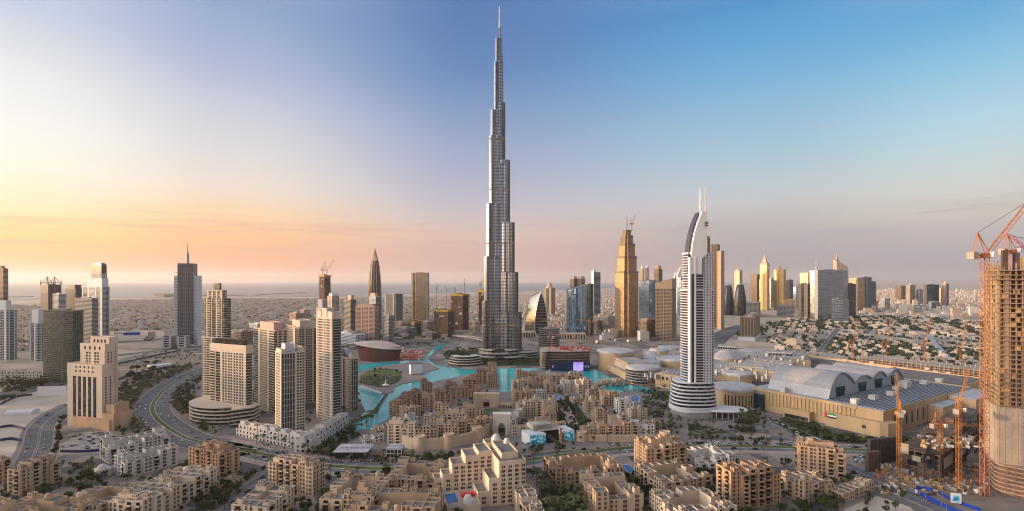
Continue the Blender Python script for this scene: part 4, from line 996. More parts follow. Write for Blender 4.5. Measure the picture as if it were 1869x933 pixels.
T = tower('tower', 'slim dark teal slab tower with a pale left edge and notched base', 1084, 600, 1079, 1096, 497, 25, ('tower_white','glass_teal','tower_white'), 'G', 'S', Y=2800, fh=6, top='none')
rb(T, 'roof_box', 0, .4, .1, .9, T.H, zat(T, 493), 'tower_white')
# golden stepped tower with masts
def gold_tower():
    Y = 1700; P = Vector((GX(1144, Y), Y, 0)); k = Y / F; z = lambda p: GZ(p, Y); th = R(30)
    t = thing('tower', 'golden stepped tower with unfinished crown, crane and masts', 'tower', P, th)
    gl, rbm, bd = MB(), MB(), MB()
    for i, (h, py0, py1) in enumerate(((17.2,613,497),(14.8,497,470),(12.2,470,447),(9.2,447,432),(6.2,432,422))):
        w = h * k / 1.02; z0, z1 = (0 if i == 0 else z(py0)), z(py1); c_ = w*.32
        def cross(w, c): return [(-w,-w+c),(-w+c,-w+c),(-w+c,-w),(w-c,-w),(w-c,-w+c),(w,-w+c),(w,w-c),(w-c,w-c),(w-c,w),(-w+c,w),(-w+c,w-c),(-w,w-c)]
        gl.prism(cross(w, c_), z0, z1 - .5)
        for s in (-1, 1):
            for q in range(12):
                a = (-w + c_) + (2*w - 2*c_)*q/11
                rbm.box(a-.4, a+.4, -w-.6, -w+.0, z0, z1); rbm.box(-w-.6, -w, a-.4, a+.4, z0, z1)
            break
        n = int((z1 - z0) / 4)
        for q in range(n): zz = z0 + (z1 - z0)*q/n; bd.prism(cross(w + .25, c_), zz, zz + .9, bottom=True)
        bd.ring(cross(w + 1, c_), cross(w - .8, c_), z1 - 3, z1 + 3)
    gl.build('glazing', M['glass_gold_sheen'], t); rbm.build('ribs', M['tower_tan'], t); bd.build('floor_bands', M['tower_brown'], t)
    for (x, y, top) in ((-4, -4, 392), (5, 2, 396)):
        m_ = MB(); m_.bar((x,y,z(422)),(x,y,z(top)),.8); m_.build('mast', M['steel'], t)
    luff_crane('tower_crane', 'crane on top of the golden stepped tower, jib raised to the right', (P.x + 16, P.y), 22, 34, 1.1, 1.0, 'crane_orange', 1.5, zb=z(422))
gold_tower()
T = tower('tower', 'tan hotel tower with a slanting wedge roof, between golden and white towers', 1226, 624, 1196, 1239, 527, 68, ('tower_tan','glass_brown','gold_metal_sunlit'), 'W', 'W1 S.06 W1', Y=1560, fh=4.2, bay=4, top='none')
mb = MB(); W_, D_, h = T.W, T.D, T.H; za, zb_ = zat(T, 517), zat(T, 508)
mb.hexa([(-1,-1,h+.9),(W_+1,-1,h+.9),(W_+1,D_+1,h+.9),(-1,D_+1,h+.9),(-1,-1,zb_),(W_+1,-1,zb_),(W_+1,D_+1,za),(-1,D_+1,za)]); mb.build('wedge_roof', M['tower_tan'], T.t)
# behind the golden tower
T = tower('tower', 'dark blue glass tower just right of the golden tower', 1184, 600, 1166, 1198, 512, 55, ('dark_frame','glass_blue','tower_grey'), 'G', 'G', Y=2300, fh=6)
for (a, b, ty, lab) in ((1169,1175,491,'left one of two thin white tipped towers behind the dark blue glass tower'), (1178,1184,490,'right one of two thin white tipped towers behind the dark blue glass tower')):
    T = tower('tower', lab, (a+b)/2+1, 600, a, b, ty, 45, ('tower_tan','glass_gold_sheen','tower_white'), 'S', 'S', Y=2700, fh=8, top='none'); rb(T, 'white_cap', .1, .9, .1, .9, T.H, T.H + 14, 'tower_white')
T = tower('tower', 'brown square topped tower behind the tan wedge roofed hotel', 1202, 600, 1194, 1209, 491, 45, ('tower_brown','glass_brown','tower_brown'), 'W', 'W', Y=2600, fh=6)
rb(T, 'roof_box', .1, .7, .1, .9, T.H, zat(T, 485), 'tower_tan')
T = tower('tower', 'orange lit low tower between the wedge roof and the white hotel tower', 1247, 600, 1243, 1252, 513, 45, ('tower_pink','glass_gold_sheen','tower_pink'), 'W', 'W', Y=2300, fh=6)
T = tower('tower', 'blue glass tower half hidden by the white hotel tower', 1243, 600, 1236, 1250, 506, 30, ('dark_frame','glass_blue','dark_frame'), 'G', 'G', Y=2450, fh=6)
def shard(label, px, w, py, Y):
    k = Y / F; t = thing('tower', label, 'tower', (GX(px, Y), Y, 0)); z = lambda p: GZ(p, Y); mb = MB()
    mb.hexa([(-w*k,0,0),(w*k,0,0),(w*k,20,0),(-w*k,20,0),(-w*k*.6,0,z(py+14)),(w*k,0,z(py)),(w*k,20,z(py)),(-w*k*.6,20,z(py+14))]); mb.build('body', M['tower_white'], t)
    m_ = MB(); m_.bar((w*k*.8,6,z(py)-2),(w*k*.8,6,z(py-6)),.8); m_.build('mast', M['steel'], t)
    g = MB(); g.box(-w*k*.5,w*k*.7,-.3,-.02,10,z(py+20)); g.build('glazing', M['glass_silver'], t)
shard('thin white blade tower with a slanted top left of the white hotel tower', 1239, 3.6, 488, 2900); shard('small white blade tower left of the bigger white blade', 1231, 3, 498, 2950)
# thin slab pair
T = tower('tower', 'taller of two thin bronze slabs right behind the white hotel tower', 1309, 610, 1297, 1314, 446, 55, ('tower_brown','glass_brown','bronze'), 'S1', 'S.4 G.4 S.3 G.4 S.4', Y=1950, fh=5, top='none')
T = tower('tower', 'thin pale tan slab attached right of the taller bronze slab', 1316, 610, 1314.4, 1322, 458, 15, ('tower_tan','glass_gold_sheen','tower_pink'), 'S', 'S', Y=1930, fh=6, top='none', D=22)
# ------------------------------------------------------------------ skyline, right part
def petal(label, px, w, py, Y):
    k = Y / F; t = thing('tower', label, 'tower', (GX(px, Y), Y, 0)); z = lambda p: GZ(p, Y)
    H_ = z(py); g = MB(); g.lathe([(w*k*(1 - .5*u**2.6), H_*u) for u in [i/10 for i in range(11)]] + [(0, H_)], 14, sy=.8); g.build('glazing', M['glass_dark'], t, True)
    f = MB()
    for i in range(14):
        a = 2*math.pi*i/14
        for q in range(10):
            u, v = q/10, (q+1)/10; r0, r1 = w*k*(1-.5*u**2.6)+.4, w*k*(1-.5*v**2.6)+.4; f.bar((r0*math.cos(a), .8*r0*math.sin(a), H_*u), (r1*math.cos(a), .8*r1*math.sin(a), H_*v), .7)
    f.build('ribs', M['dark_frame'], t)
    b = MB(); b.bar((-w*k*.55,-w*k*.5,H_),(w*k*.2,-w*k*.3,H_+9),1.6); b.bar((w*k*.2,-w*k*.3,H_+9),(w*k*.5,0,H_),1.2); b.build('white_tip', M['tower_white'], t)
petal('left of two dark rounded petal towers right of the bronze slabs', 1329.5, 9.6, 521, 2750); petal('right of two dark rounded petal towers right of the bronze slabs', 1351, 11, 520, 2700)
def spiretop(T, y0, tip, m='gold_metal_sunlit', w=.5):
    c = (T.W/2, T.D/2); r = min(T.W, T.D)*w; h0 = T.H; h1 = zat(T, tip); mb = MB()
    mb.lathe([(r,h0),(r*.9,h0+(h1-h0)*.35),(r*.55,h0+(h1-h0)*.42),(r*.5,h0+(h1-h0)*.6),(r*.15,h0+(h1-h0)*.78),(r*.06,h1)], 8, c=c, a0=R(45), a1=R(405)); mb.build('spire', M[m], T.t)
SK = [  # label, corner, xl, xr, top, Y, mats, Rs, Ls, th, tip
 ('orange sunlit tower with a small dome behind the right petal tower', 1350,1340,1355,494,3200,('tower_pink','glass_gold_sheen','tower_pink'),'W','S.3 W1 S.3',55,487),
 ('reddish brown slab tower left of the clock tower', 1382,1370,1387,501,3300,('tower_brown','glass_brown','tower_brown'),'G','W',60,None),
 ('blue grey glass slab between the reddish slab and the clock tower', 1392,1386,1399,510,3250,('tower_grey','glass_silver','tower_grey'),'G','M',50,None),
 ('grey tower right behind the golden clock tower', 1407,1402,1414,508,3500,('tower_grey','glass_silver','tower_grey'),'G','G',45,489),
 ('brightest golden tower with a rounded top right of the clock tower', 1430,1412.5,1434.5,492,3200,('gold_metal_sunlit','glass_gold_sheen','tower_white'),'G','W1 S.3 G.5 S.3 W1',62,480),
 ('dark grey tower right of the brightest golden tower', 1442,1434,1447.5,511,3300,('tower_grey','glass_dark','tower_grey'),'G','W',50,None),
 ('low dark blue block right of the dark grey tower', 1453,1446,1459,524,3400,('tower_grey','glass_blue','tower_grey'),'G','G',50,None),
 ('orange topped slab with a thin mast behind the holed grey tower', 1475,1460,1478,498,3000,('tower_pink','glass_gold_sheen','tower_pink'),'H','H',65,489),
 ('grey stone tower with a square hole through its upper part', 1474,1456,1479,518,2500,('tower_brown','glass_brown','tower_brown'),'G','S.7 G.5 S.7',60,None),
 ('bluish glass tower with a tall mast behind the silver slab', 1494,1478,1502,494,2900,('tower_grey','glass_silver','tower_grey'),'G','G',55,470),
 ('wide silver glass slab with a pale lit left edge', 1493,1487,1538,493,2350,('tower_grey','glass_silver','tower_grey'),'M1.6 S.08 W1.1 S.05','S',14,None),
 ('low silver block with vertical white ribs at the foot of the silver slab', 1524,1518,1549,546,2250,('tower_grey','glass_silver','tower_white'),'H1.4 S1','M',14,None),
 ('dark bronze slab right of the silver slab', 1547,1540,1562,518,2500,('dark_frame','glass_dark','dark_frame'),'G','S',25,None),
 ('gold faced left block of the stepped blue tower group', 1566,1550,1578,508,3000,('tower_grey','glass_gold_sheen','tower_grey'),'G','W',65,None),
 ('blue middle block of the stepped tower group at the right', 1574,1567,1591,506,3050,('tower_grey','glass_teal','tower_grey'),'G1 S.2 G1','G',30,None),
 ('shorter blue end block of the stepped tower group at the right', 1590,1585,1599,514,3100,('tower_grey','glass_teal','tower_grey'),'G','G',30,None),
 ('pinkish white tower with a stepped cap left of the far dark box', 1661,1654,1671,521,3600,('tower_cream','glass_brown','tower_cream'),'W','W',50,515),
 ('grey low tower between pinkish tower and far dark box', 1679,1672,1685,529,3600,('tower_grey','glass_silver','tower_grey'),'G','G',40,None),
 ('far dark green glass box tower', 1692,1686,1714,520,3500,('dark_frame','glass_teal','dark_frame'),'G','S',20,None),
 ('pale pink tower left of the rounded far tower at the right', 1717,1713,1721,526,3700,('tower_pink','glass_gold_sheen','tower_pink'),'W','W',45,None),
 ('far pink and blue tower with a rounded top near the unfinished high rise', 1727,1719,1732,518,3500,('tower_pink','glass_teal','tower_pink'),'G','W',55,512),
 ('lone white block with dark slots among far low houses at right', 1700,1695,1716,551,3300,('tower_white','glass_dark','tower_white'),'G','S.5 G.3 S.5',30,None),
 ('small brown twin block left of the pinkish far tower', 1645,1634,1653,522,4600,('tower_brown','glass_brown','tower_tan'),'W','W',40,None),
 ('white office block far right of the stepped blue towers', 1615,1606,1625,545,3300,('tower_white','glass_brown','tower_white'),'W','W',45,None),
 ('orange lit office block below the stepped blue towers', 1590,1578,1602,550,3200,('tower_pink','glass_brown','tower_pink'),'W','W',60,None),
]
for lab, cx, xl, xr, ty, Y, mt, Rs, Ls, th, tip in SK:
    T = tower('tower', lab, cx, 600, xl, xr, ty, min(th, 27), mt, Rs, Ls, Y=Y, fh=6.5, bay=6, top='plant' if tip is None else 'none')
    if tip: spiretop(T, ty, tip, 'steel' if tip in (470, 489) else 'tower_pink', .16 if tip in (470, 489) else .45)
    if 'hole' in lab:
        for q in (.35, .55, .75): pass
        mb = MB(); abox(mb, 'L', (0,T.W,0,T.D), T.D*.38, T.D*.62, .6, .75, T.H*.45, T.H*.62); mb.build('opening', M['black_cloth'], T.t)
T = tower('tower', 'golden clock tower with a pointed roof among the right skyline', 1400, 600, 1387, 1404.5, 484, 30, ('gold_metal_sunlit','glass_gold_sheen','gold_metal_sunlit'), 'S.4 G.5 S.4', 'S.5 G.5 S.5', Y=3200, fh=6.5, top='none')
mb = MB(); W_, D_ = T.W, T.D; mb.box(-1.5,W_+1.5,-1.5,D_+1.5,T.H,T.H+4); mb.prism([(0,0),(W_,0),(W_,D_),(0,D_)], T.H+4, zat(T,474), scale=[(.3*W_,.3*D_),(.7*W_,.3*D_),(.7*W_,.7*D_),(.3*W_,.7*D_)]); mb.prism([(.3*W_,.3*D_),(.7*W_,.3*D_),(.7*W_,.7*D_),(.3*W_,.7*D_)], zat(T,474)-.1, zat(T,464), scale=[(.49*W_,.49*D_),(.51*W_,.49*D_),(.51*W_,.51*D_),(.49*W_,.51*D_)]); mb.build('roof', M['tower_pink'], T.t)
for (nm, rot, loc) in (('clock_face', 1, (-.9, D_/2)), ('clock_face', 0, (W_/2, -.9))):
    mb = MB(); r = min(W_, D_)*.36; zc = T.H - r - 6; c8 = [(math.cos(2*math.pi*i/24), math.sin(2*math.pi*i/24)) for i in range(24)]
    if rot: mb.face([(-.9, D_/2 + r*a, zc + r*b) for a, b in c8])
    else: mb.face([(W_/2 + r*a, -.9, zc + r*b) for a, b in c8])
    o = mb.build(nm, M['white_paint'], T.t)
    h = MB(); 
    for (l, an) in ((.8, .5), (.55, 2.2)):
        q = (math.sin(an)*l*r, math.cos(an)*l*r)
        if rot: h.bar((-1.2, D_/2, zc), (-1.2, D_/2 + q[0], zc + q[1]), .9)
        else: h.bar((W_/2, -1.2, zc), (W_/2 + q[0], -1.2, zc + q[1]), .9)
    h.build('clock_hands', M['dark_frame'], o)
def sail_tower():
    Y = 2900; k = Y / F; z = lambda p: GZ(p, Y); t = thing('tower', 'pale triangular tower with a long slanted top ending in a spike', 'tower', (GX(1537, Y), Y, 0))
    mb = MB(); mb.hexa([(-10*k,0,0),(11.5*k,0,0),(11.5*k,30,0),(-10*k,30,0),(-10*k,0,z(474)),(11.5*k,0,z(488)),(11.5*k,30,z(488)),(-10*k,30,z(474))]); mb.build('body', M['tower_pink'], t)
    g = MB(); g.box(-7*k, 10*k, -.4, -.05, 20, z(494)); g.build('glazing', M['glass_silver'], t)
    s = MB(); s.prism([(-10*k,0),(-6*k,0),(-6*k,12),(-10*k,12)], z(476), z(463), scale=[(-10*k,0),(-9.7*k,0),(-9.7*k,1),(-10*k,1)]); s.build('spike', M['tower_pink'], t)
sail_tower()
T = tower('hotel', 'mid rise tan hotel with ribbed facade and white podium before the desert houses', 1378, 614, 1351, 1393, 580, 60, ('tower_tan','glass_brown','tower_tan'), 'P', 'P', Y=1590, fh=4, bay=4, cat='hotel')
rb(T, 'roof_box', .1, .9, .2, .6, T.H, zat(T, 575), 'tower_pink'); rb(T, 'podium', -.3, 1.0, -.1, 1.02, 0, 11, 'tower_white')
for lab, cx, xl, xr, ty, Y in (('rounded low grey block in front of the clock tower', 1385,1362,1404,553,2600), ('flat brown low block right of the rounded grey block', 1448,1418,1453,558,2600), ('pale low block behind the flat brown block', 1452,1430,1457,547,2900), ('long white hall below the far pinkish tower', 1690,1628,1712,557,3200)):
    tower('office_block', lab, cx, 600, xl, xr, ty, 62, ('tower_grey' if 'grey' in lab else 'tower_white' if 'hall' in lab else 'tower_tan','glass_brown','tower_tan'), 'W', 'W', Y=Y, fh=6, bay=6, cat='office')

for lab, cx, xl, xr, ty, by in (('white low block behind the short gable roofed tower', 634,618,652,607,630), ('long low white block between red opera house and wide hotel block', 650,600,668,612,634), ('pale slab block left of the red opera house, partly hidden', 612,598,626,596,626), ('low tan block behind the broad dark unfinished tower', 800,780,815,584,606), ('low pale block between netted tower and tallest tower', 866,856,876,588,612), ('dark low block in front of the grey stone slab', 740,722,760,600,614), ('tan mid rise left below the wedge roofed hotel', 1180,1168,1196,585,618), ('pale mid rise at the foot of the golden tower', 1110,1098,1122,578,606), ('orange lit small block right of the blue slanted tower', 1090,1083,1100,586,606), ('grey low block behind the blue slanted tower', 1050,1030,1072,582,600), ('tan block by the left tower cluster, behind the tall stepped tower', 440,428,462,606,640), ('low orange block beyond the left cluster', 540,528,556,572,590), ('low white block in the left suburb by the far highway', 470,455,490,592,602), ('rose block among low houses behind the cluster', 555,548,566,566,582)):
    k = ('tower_cream','tower_tan','tower_grey','tower_pink','tower_white'); m = 'tower_white' if 'white' in lab else 'tower_grey' if ('dark' in lab or 'grey' in lab) else 'tower_pink' if ('orange' in lab or 'rose' in lab) else 'tower_tan' if 'tan' in lab else 'tower_cream'
    tower('office_block', lab, cx, by, xl, xr, ty, 50, (m,'glass_dark',m), 'W', 'W', fh=4, bay=4.4, cat='office')

# towers of the business district outside the frame at left: they keep the low sun off the streets
for i, (X_, Y_, w, h) in enumerate(((-455,300,40,60),(-600,440,44,80),(-660,520,40,80),(-770,600,50,95),(-850,690,50,110),(-960,790,60,170),(-1080,900,60,180),(-1240,1030,64,190),(-1420,1180,70,220),(-1560,1300,70,200))):
    cx_ = CX + F*X_/Y_; tower('tower', 'grey banded tower of the business district beyond the left edge, shading the streets', cx_, 0, 0, 0, HOR + (H - h)*F/Y_, 72, ('tower_grey','glass_dark','tower_grey'), 'W', 'W', Y=Y_, W=w, D=w*.7, fh=4, bay=5, group='towers beyond the left edge')
# ------------------------------------------------------------------ sand-coloured apartment blocks
def m_window(w, h, arch=False, mull=1):
    mb = MB(); mb.box(-w/2, w/2, -.05, .06, 0, h, 1)
    for x in (-w/2 - .12, w/2 + .02): mb.box(x, x + .14, -.2, .05, -.1, h + .15, 0)
    mb.box(-w/2 - .2, w/2 + .2, -.28, .05, -.25, -.02, 0); mb.box(-w/2 - .14, w/2 + .14, -.22, .05, h + .02, h + .2, 0)
    for k in range(mull): x = -w/2 + w*(k+1)/(mull+1); mb.box(x - .07, x + .07, -.12, -.051, 0, h, 0)
    if arch:
        pts = [(w/2*math.cos(math.pi*i/8), h + .2 + w/2*math.sin(math.pi*i/8)) for i in range(9)]
        mb.face([(x, -.06, z) for x, z in pts], 1)
    return mb
def m_balcony(w, wood):
    mb = MB(); mb.box(-w/2, w/2, -.05, .06, 0, 2.7, 1)
    mb.box(-w/2 - .3, w/2 + .3, -1.4, .05, -.3, -.02, 0)
    mb.box(-w/2 - .25, w/2 + .25, -1.38, -1.25, -.01, 1.0, 2 if wood else 0)
    for x in (-w/2 - .25, w/2 + .13): mb.box(x, x + .12, -1.24, .05, -.01, 1.0, 2 if wood else 0)
    if wood:
        mb.box(-w/2 - .4, w/2 + .4, -1.6, .05, 2.6, 2.8, 2)
        for x in (-w/2 - .2, w/2 + .1): mb.box(x, x + .12, -1.36, -1.24, 1.01, 2.59, 2)
    return mb
WIN = {}
def winmesh(stone):
    if stone not in WIN:
        ms = [M[stone], M['glass_win'], M['wood_dark']]
        WIN[stone] = {'s': m_window(1.9, 2.2).mesh('window', ms), 'd': m_window(2.9, 2.3, mull=2).mesh('window', ms), 'a': m_window(1.8, 2.0, True).mesh('window', ms), 'n': m_window(1.1, 2.0, mull=0).mesh('window', ms), 'b': m_balcony(3.6, False).mesh('balcony', ms), 'w': m_balcony(3.8, True).mesh('balcony', ms)}
    return WIN[stone]
def block(label, cx, by, xl, xr, th, floors, kind='court', stone='stone', seed=1, W=None, D=None, group=None, cell=7.6, vary=1.0, name='apartment_block'):
    P = G(cx, by); tr = R(th); W, D = solve(P, tr, xl, xr, W, D)
    t = thing(name, label, 'building', P, tr, group); r = random.Random(seed)
    nx, ny = max(2, round(W / cell)), max(2, round(D / cell)); cw, cd = W / nx, D / ny; FH = 3.3
    wl = MB(); wm = winmesh(stone); todo = []
    for i in range(nx):
        for j in range(ny):
            edge = i in (0, nx-1) or j in (0, ny-1)
            if kind == 'court' and not edge and nx > 2 and ny > 2:
                if i == 1 and j == 1: wl.box(i*cw+.1, (nx-1)*cw-.1, j*cd+.1, (ny-1)*cd-.1, 0, 4.2, 1)
                continue
            corner = i in (0, nx-1) and j in (0, ny-1)
            fl = floors
            if kind == 'tower':
                fl = floors + (-1 if corner and r.random() < .6 else 0) + (1 if not edge else 0) - (1 if edge and r.random() < .25 else 0)
            else: fl = floors + r.choice([0, 0, 0, -1, -1, 1 if corner else 0]) * (1 if vary else 0)
            fl = max(1, fl); h = fl * FH + 1.0 + r.uniform(-.3, .5)
            ox = r.uniform(.05, 2.4); oy = r.uniform(.05, 2.4); e = .02 + .05 * ((i + j) % 2) + r.uniform(0, .02)
            x0 = i*cw - (ox if i == 0 else e); x1 = (i+1)*cw + (ox if i == nx-1 else e); y0 = j*cd - (oy if j == 0 else e); y1 = (j+1)*cd + (oy if j == ny-1 else e)
            wl.tray(x0, x1, y0, y1, 0, h, .32, .95, 0, 1)
            if r.random() < .42:       # roof plant
                for q in range(r.randint(1, 3)):
                    x, y = r.uniform(x0+.8, x1-2.4), r.uniform(y0+.8, y1-2.4); s = r.uniform(.8, 1.6); wl.box(x, x+s, y, y+s*.8, h-.94, h-.94+r.uniform(.6,1.2), 2)
            if (corner and r.random() < .7) or r.random() < .2:
                hb = MB(); s = r.uniform(3.4, 4.6); x, y = x0 + r.uniform(.5, max(.6, x1-x0-s-.5)), y0 + r.uniform(.5, max(.6, y1-y0-s-.5)); hh = r.uniform(2.6, 4.4)
                hb.tray(x, x+s, y, y+s, h-.94, h+hh-.9, .35, .7, 0, 1)
                if r.random() < .5:
                    for k in (-1, 1): hb.box(x+s/2+k*.8-.4, x+s/2+k*.8+.4, y-.06, y-.01, h+hh-3.1, h+hh-1.6, 2); hb.box(x-.06, x-.01, y+s/2+k*.8-.4, y+s/2+k*.8+.4, h+hh-3.1, h+hh-1.6, 2)
                hb.build('stair_tower', [M[stone], M['roof_grey'], M['wood_dark']], t)
            elif r.random() < .06:
                db = MB(); c = ((x0+x1)/2, (y0+y1)/2); rr = 2.1; db.lathe([(rr,h-.94),(rr,h+1)]+[(rr*math.cos(a), h+1+rr*.95*math.sin(a)) for a in [R(q) for q in (0,20,40,60,78,90)]], 12, c=c); db.build('dome', M[stone], t, True)
            for face in 'RL':
                if (face == 'R' and j) or (face == 'L' and i): continue
                span = (x1 - x0) if face == 'R' else (y1 - y0); a0 = x0 if face == 'R' else y0
                typ = r.choice(['ss', 'ss', 'd', 'w', 'w', 'b', 'sn'])
                for f in range(fl):
                    z = f * FH + 1.15; top = f == fl - 1
                    if typ == 'ss': items = [('a' if top else 's', .28), ('a' if top else 's', .72)]
                    elif typ == 'd': items = [('d', .5)]
                    elif typ == 'w': items = [('w' if f % 2 == (fl % 2) else 'b', .5)]
                    elif typ == 'b': items = [('w' if top else 'b', .5)]
                    elif typ == 'sn': items = [('s', .3), ('n', .7)]
                    else: items = [('n', .35), ('n', .65)]
                    for k, u in items:
                        zz = z if k in 'sdan' else z - .75
                        if f == 0 and k in 'bw': k = 'd'; zz = z
                        if face == 'R': todo.append((k, (a0 + span*u, y0, zz), 0, f))
                        else: todo.append((k, (x0, a0 + span*u, zz), R(-90), f))
    wl.build('wall', [M[stone], M['roof_grey'], M['roof_light']], t)
    todo.sort(key=lambda q: -q[3])
    for k, l, a, f in todo[:96]: inst('balcony' if k in 'bw' else 'window', wm[k], t, l, a)
    if len(todo) > 96:
        mb = MB()
        for k, l, a, f in todo[96:]:
            if a == 0: mb.box(l[0]-.8, l[0]+.8, l[1]-.06, l[1]-.01, l[2], l[2]+1.9)
            else: mb.box(l[0]-.06, l[0]-.01, l[1]-.8, l[1]+.8, l[2], l[2]+1.9)
        mb.build('lower_windows', M['glass_win'], t)['kind'] = 'stuff'
    return t
block('beige seven storey block standing alone at the left edge of the photo, windows in columns', 37, 903, 17, 106, 80, 7, 'tower', 'stone', 3)
block('beige block cut by the left edge, behind the lone seven storey block', -12, 888, -60, 19, 80, 5, 'court', 'stone_warm', 4)
block('long white apartment block with dark window columns beside dark green trees', 228, 873, 205, 323, 55, 5, 'court', 'stone_white', 5, D=20)
block('white apartment block with arched roofline behind the long white block', 200, 846, 195, 308, 52, 5, 'court', 'stone_white', 6, D=24)
block('long beige bar block with square roof towers along the street at lower left', 262, 958, 200, 393, 79, 5, 'bar', 'stone_pale', 7)
block('pink beige stepped block with grey roof terraces, left of the long bar block', 180, 957, 112, 262, 79, 4, 'court', 'stone', 8)
block('warm beige block in the bottom left corner, balconies on its right side', 95, 985, -10, 162, 79, 5, 'court', 'stone_warm', 9)
block('low beige roof block at the very bottom left corner', 20, 985, -80, 92, 79, 3, 'court', 'stone', 10)
block('orange beige seven storey block beside the curved avenue junction', 399, 872, 349, 433, 68, 7, 'tower', 'stone_orange', 11)
block('low long beige pavilion at the foot of the orange beige block', 400, 896, 394, 440, 62, 1, 'bar', 'stone', 12, D=9, vary=0)
block('beige bar block with white roof boxes at the bottom edge, right of the side street', 486, 968, 428, 534, 82, 5, 'court', 'stone_pale', 13)
block('beige eight storey block standing alone between side street and boulevard', 573, 905, 494, 589, 72, 8, 'tower', 'stone', 14)
block('beige courtyard block with dark flat roofs, right of the lone eight storey block', 682, 947, 590, 693, 84, 5, 'court', 'stone', 15, W=44)
block('tan block with grey roof terraces at the bottom edge, centre left', 792, 969, 632, 796, 87, 5, 'court', 'stone_warm', 16, W=30)
block('beige courtyard block with small domes left of the white stepped hotel', 793, 906, 707, 797, 87, 4, 'court', 'stone', 17, W=44)
block('beige block with square roof tower at the bottom edge, right below the stepped hotel', 965, 968, 868, 993, 12, 4, 'court', 'stone_pale', 18)
block('low beige courtyard block facing the boulevard beside a small blue pool', 1018, 893, 1002, 1136, 12, 4, 'court', 'stone_warm', 19, D=42)
block('beige courtyard block with a domed corner at the bottom edge, right of the palm path', 1090, 947, 1062, 1169, 8, 5, 'court', 'stone', 20)
block('beige nine storey block with rooftop lantern left of the car crowded boulevard', 1181, 868, 1162, 1249, 14, 8, 'tower', 'stone_warm', 21)
block('pink beige courtyard block with open square court in front of the nine storey block', 1214, 912, 1160, 1296, 20, 4, 'court', 'stone', 22)
block('beige block with arched bell turret at the bottom edge, right part', 1240, 980, 1190, 1337, 15, 5, 'court', 'stone_pale', 23)
block('tall golden beige ten storey block, biggest of the right foreground', 1338, 932, 1311, 1421, 18, 9, 'tower', 'stone_orange', 24)
block('pale low stepped block between the courtyard block and the boulevard', 1281, 868, 1265, 1340, 15, 4, 'court', 'stone_white', 25, D=36)
block('pale courtyard block just right of the tall golden beige block', 1468, 918, 1421, 1517, 25, 4, 'court', 'stone', 26)
block('golden beige eight storey block with a square roof lantern beside the slip road', 1460, 868, 1440, 1541, -22, 8, 'tower', 'stone_warm', 27, D=20)
block('long low beige gate building with arched openings beside the slip road', 1536, 917, 1528, 1593, 30, 2, 'bar', 'stone', 28, D=9, vary=0)
block('small beige hall behind the stepped hotel beside the palm path', 955, 908, 948, 972, 14, 2, 'bar', 'stone_pale', 29, D=10, vary=0)

# stepped white hotel in the centre foreground
def stepped_hotel():
    P = G(872, 926); t = thing('stepped_hotel', 'pale stepped hotel with two tall wings and small domes in the centre foreground', 'hotel', P, R(16))
    wl = MB(); wm = winmesh('stone_pale'); todo = []
    ms = [  # x0,x1,y0,y1,h   right wing steps up to the right, left wing further back
        (0,9,0,20,12),(8.9,17,-1,24,22),(16.9,39,-2,26,35),(21,35,6,40,39),
        (-24,-16,26,40,19),(-16.1,-5,25,42,27),(-5.1,6,24.4,44,33),(5.9,17,24,46,36),(16,30,39,52,37.5),(-30,-23.9,30,42,15)]
    for (x0, x1, y0, y1, h) in ms:
        wl.tray(x0, x1, y0, y1, 0, h, .45, 1.2, 0, 1); n = max(1, int((x1 - x0) / 5.2))
        for f in range(int((h - 3) / 3.4)):
            for q in range(n):
                x = x0 + (x1 - x0)*(q + .5)/n; tall = (f % 3 != 2)
                if (x0, y0) == (21, 6) or y0 == 39: continue
                todo.append(('s' if tall else 'n', (x, y0, 2.0 + f*3.4), f))
                todo.append(('n', (x + 1.7, y0, 2.2 + f*3.4), f - 20))
    wl.build('wall', [M['stone_pale'], M['roof_grey']], t)
    todo.sort(key=lambda q: -q[2])
    for k, l, f in todo[:98]: inst('window', wm[k], t, l)
    mb = MB()
    for k, l, f in todo[98:]: mb.box(l[0]-.5, l[0]+.5, l[1]-.06, l[1]-.01, l[2], l[2]+1.8)
    mb.build('lower_windows', M['glass_win'], t)['kind'] = 'stuff'
    for (x, y, z, r) in ((26,44,38.5,3.6),(33,34,38.4,2.4),(-9,-6,9,3.2)):
        db = MB(); db.lathe([(r*1.15,z-2),(r*1.15,z+1.4)]+[(r*math.cos(R(q)), z+1.4+r*math.sin(R(q))) for q in (0,18,36,54,72,84,90)], 16, c=(x,y)); db.build('dome', M['stone_white'], t, True)
        fb = MB(); fb.bar((x,y,z+r+1.2),(x,y,z+r+3),.12); fb.build('finial', M['gold_metal_sunlit'], t)
    mb = MB(); mb.tray(-26,-.2,-12,16,0,8,.5,1,0,1); mb.tray(-14,-.3,16.1,23.9,0,6,.5,1,0,1); mb.build('terrace', [M['stone_pale'], M['roof_light']], t)
    p = MB(); p.box(-24,-16,-2,14,7.1,7.4); p.build('pool', M['pool_water'], t)
    a = MB()
    for q in range(4): a.box(-12+q*3, -10+q*3, 4, 10, 7.05, 9.2)
    a.build('red_awning', M['red_cloth'], t)
stepped_hotel()
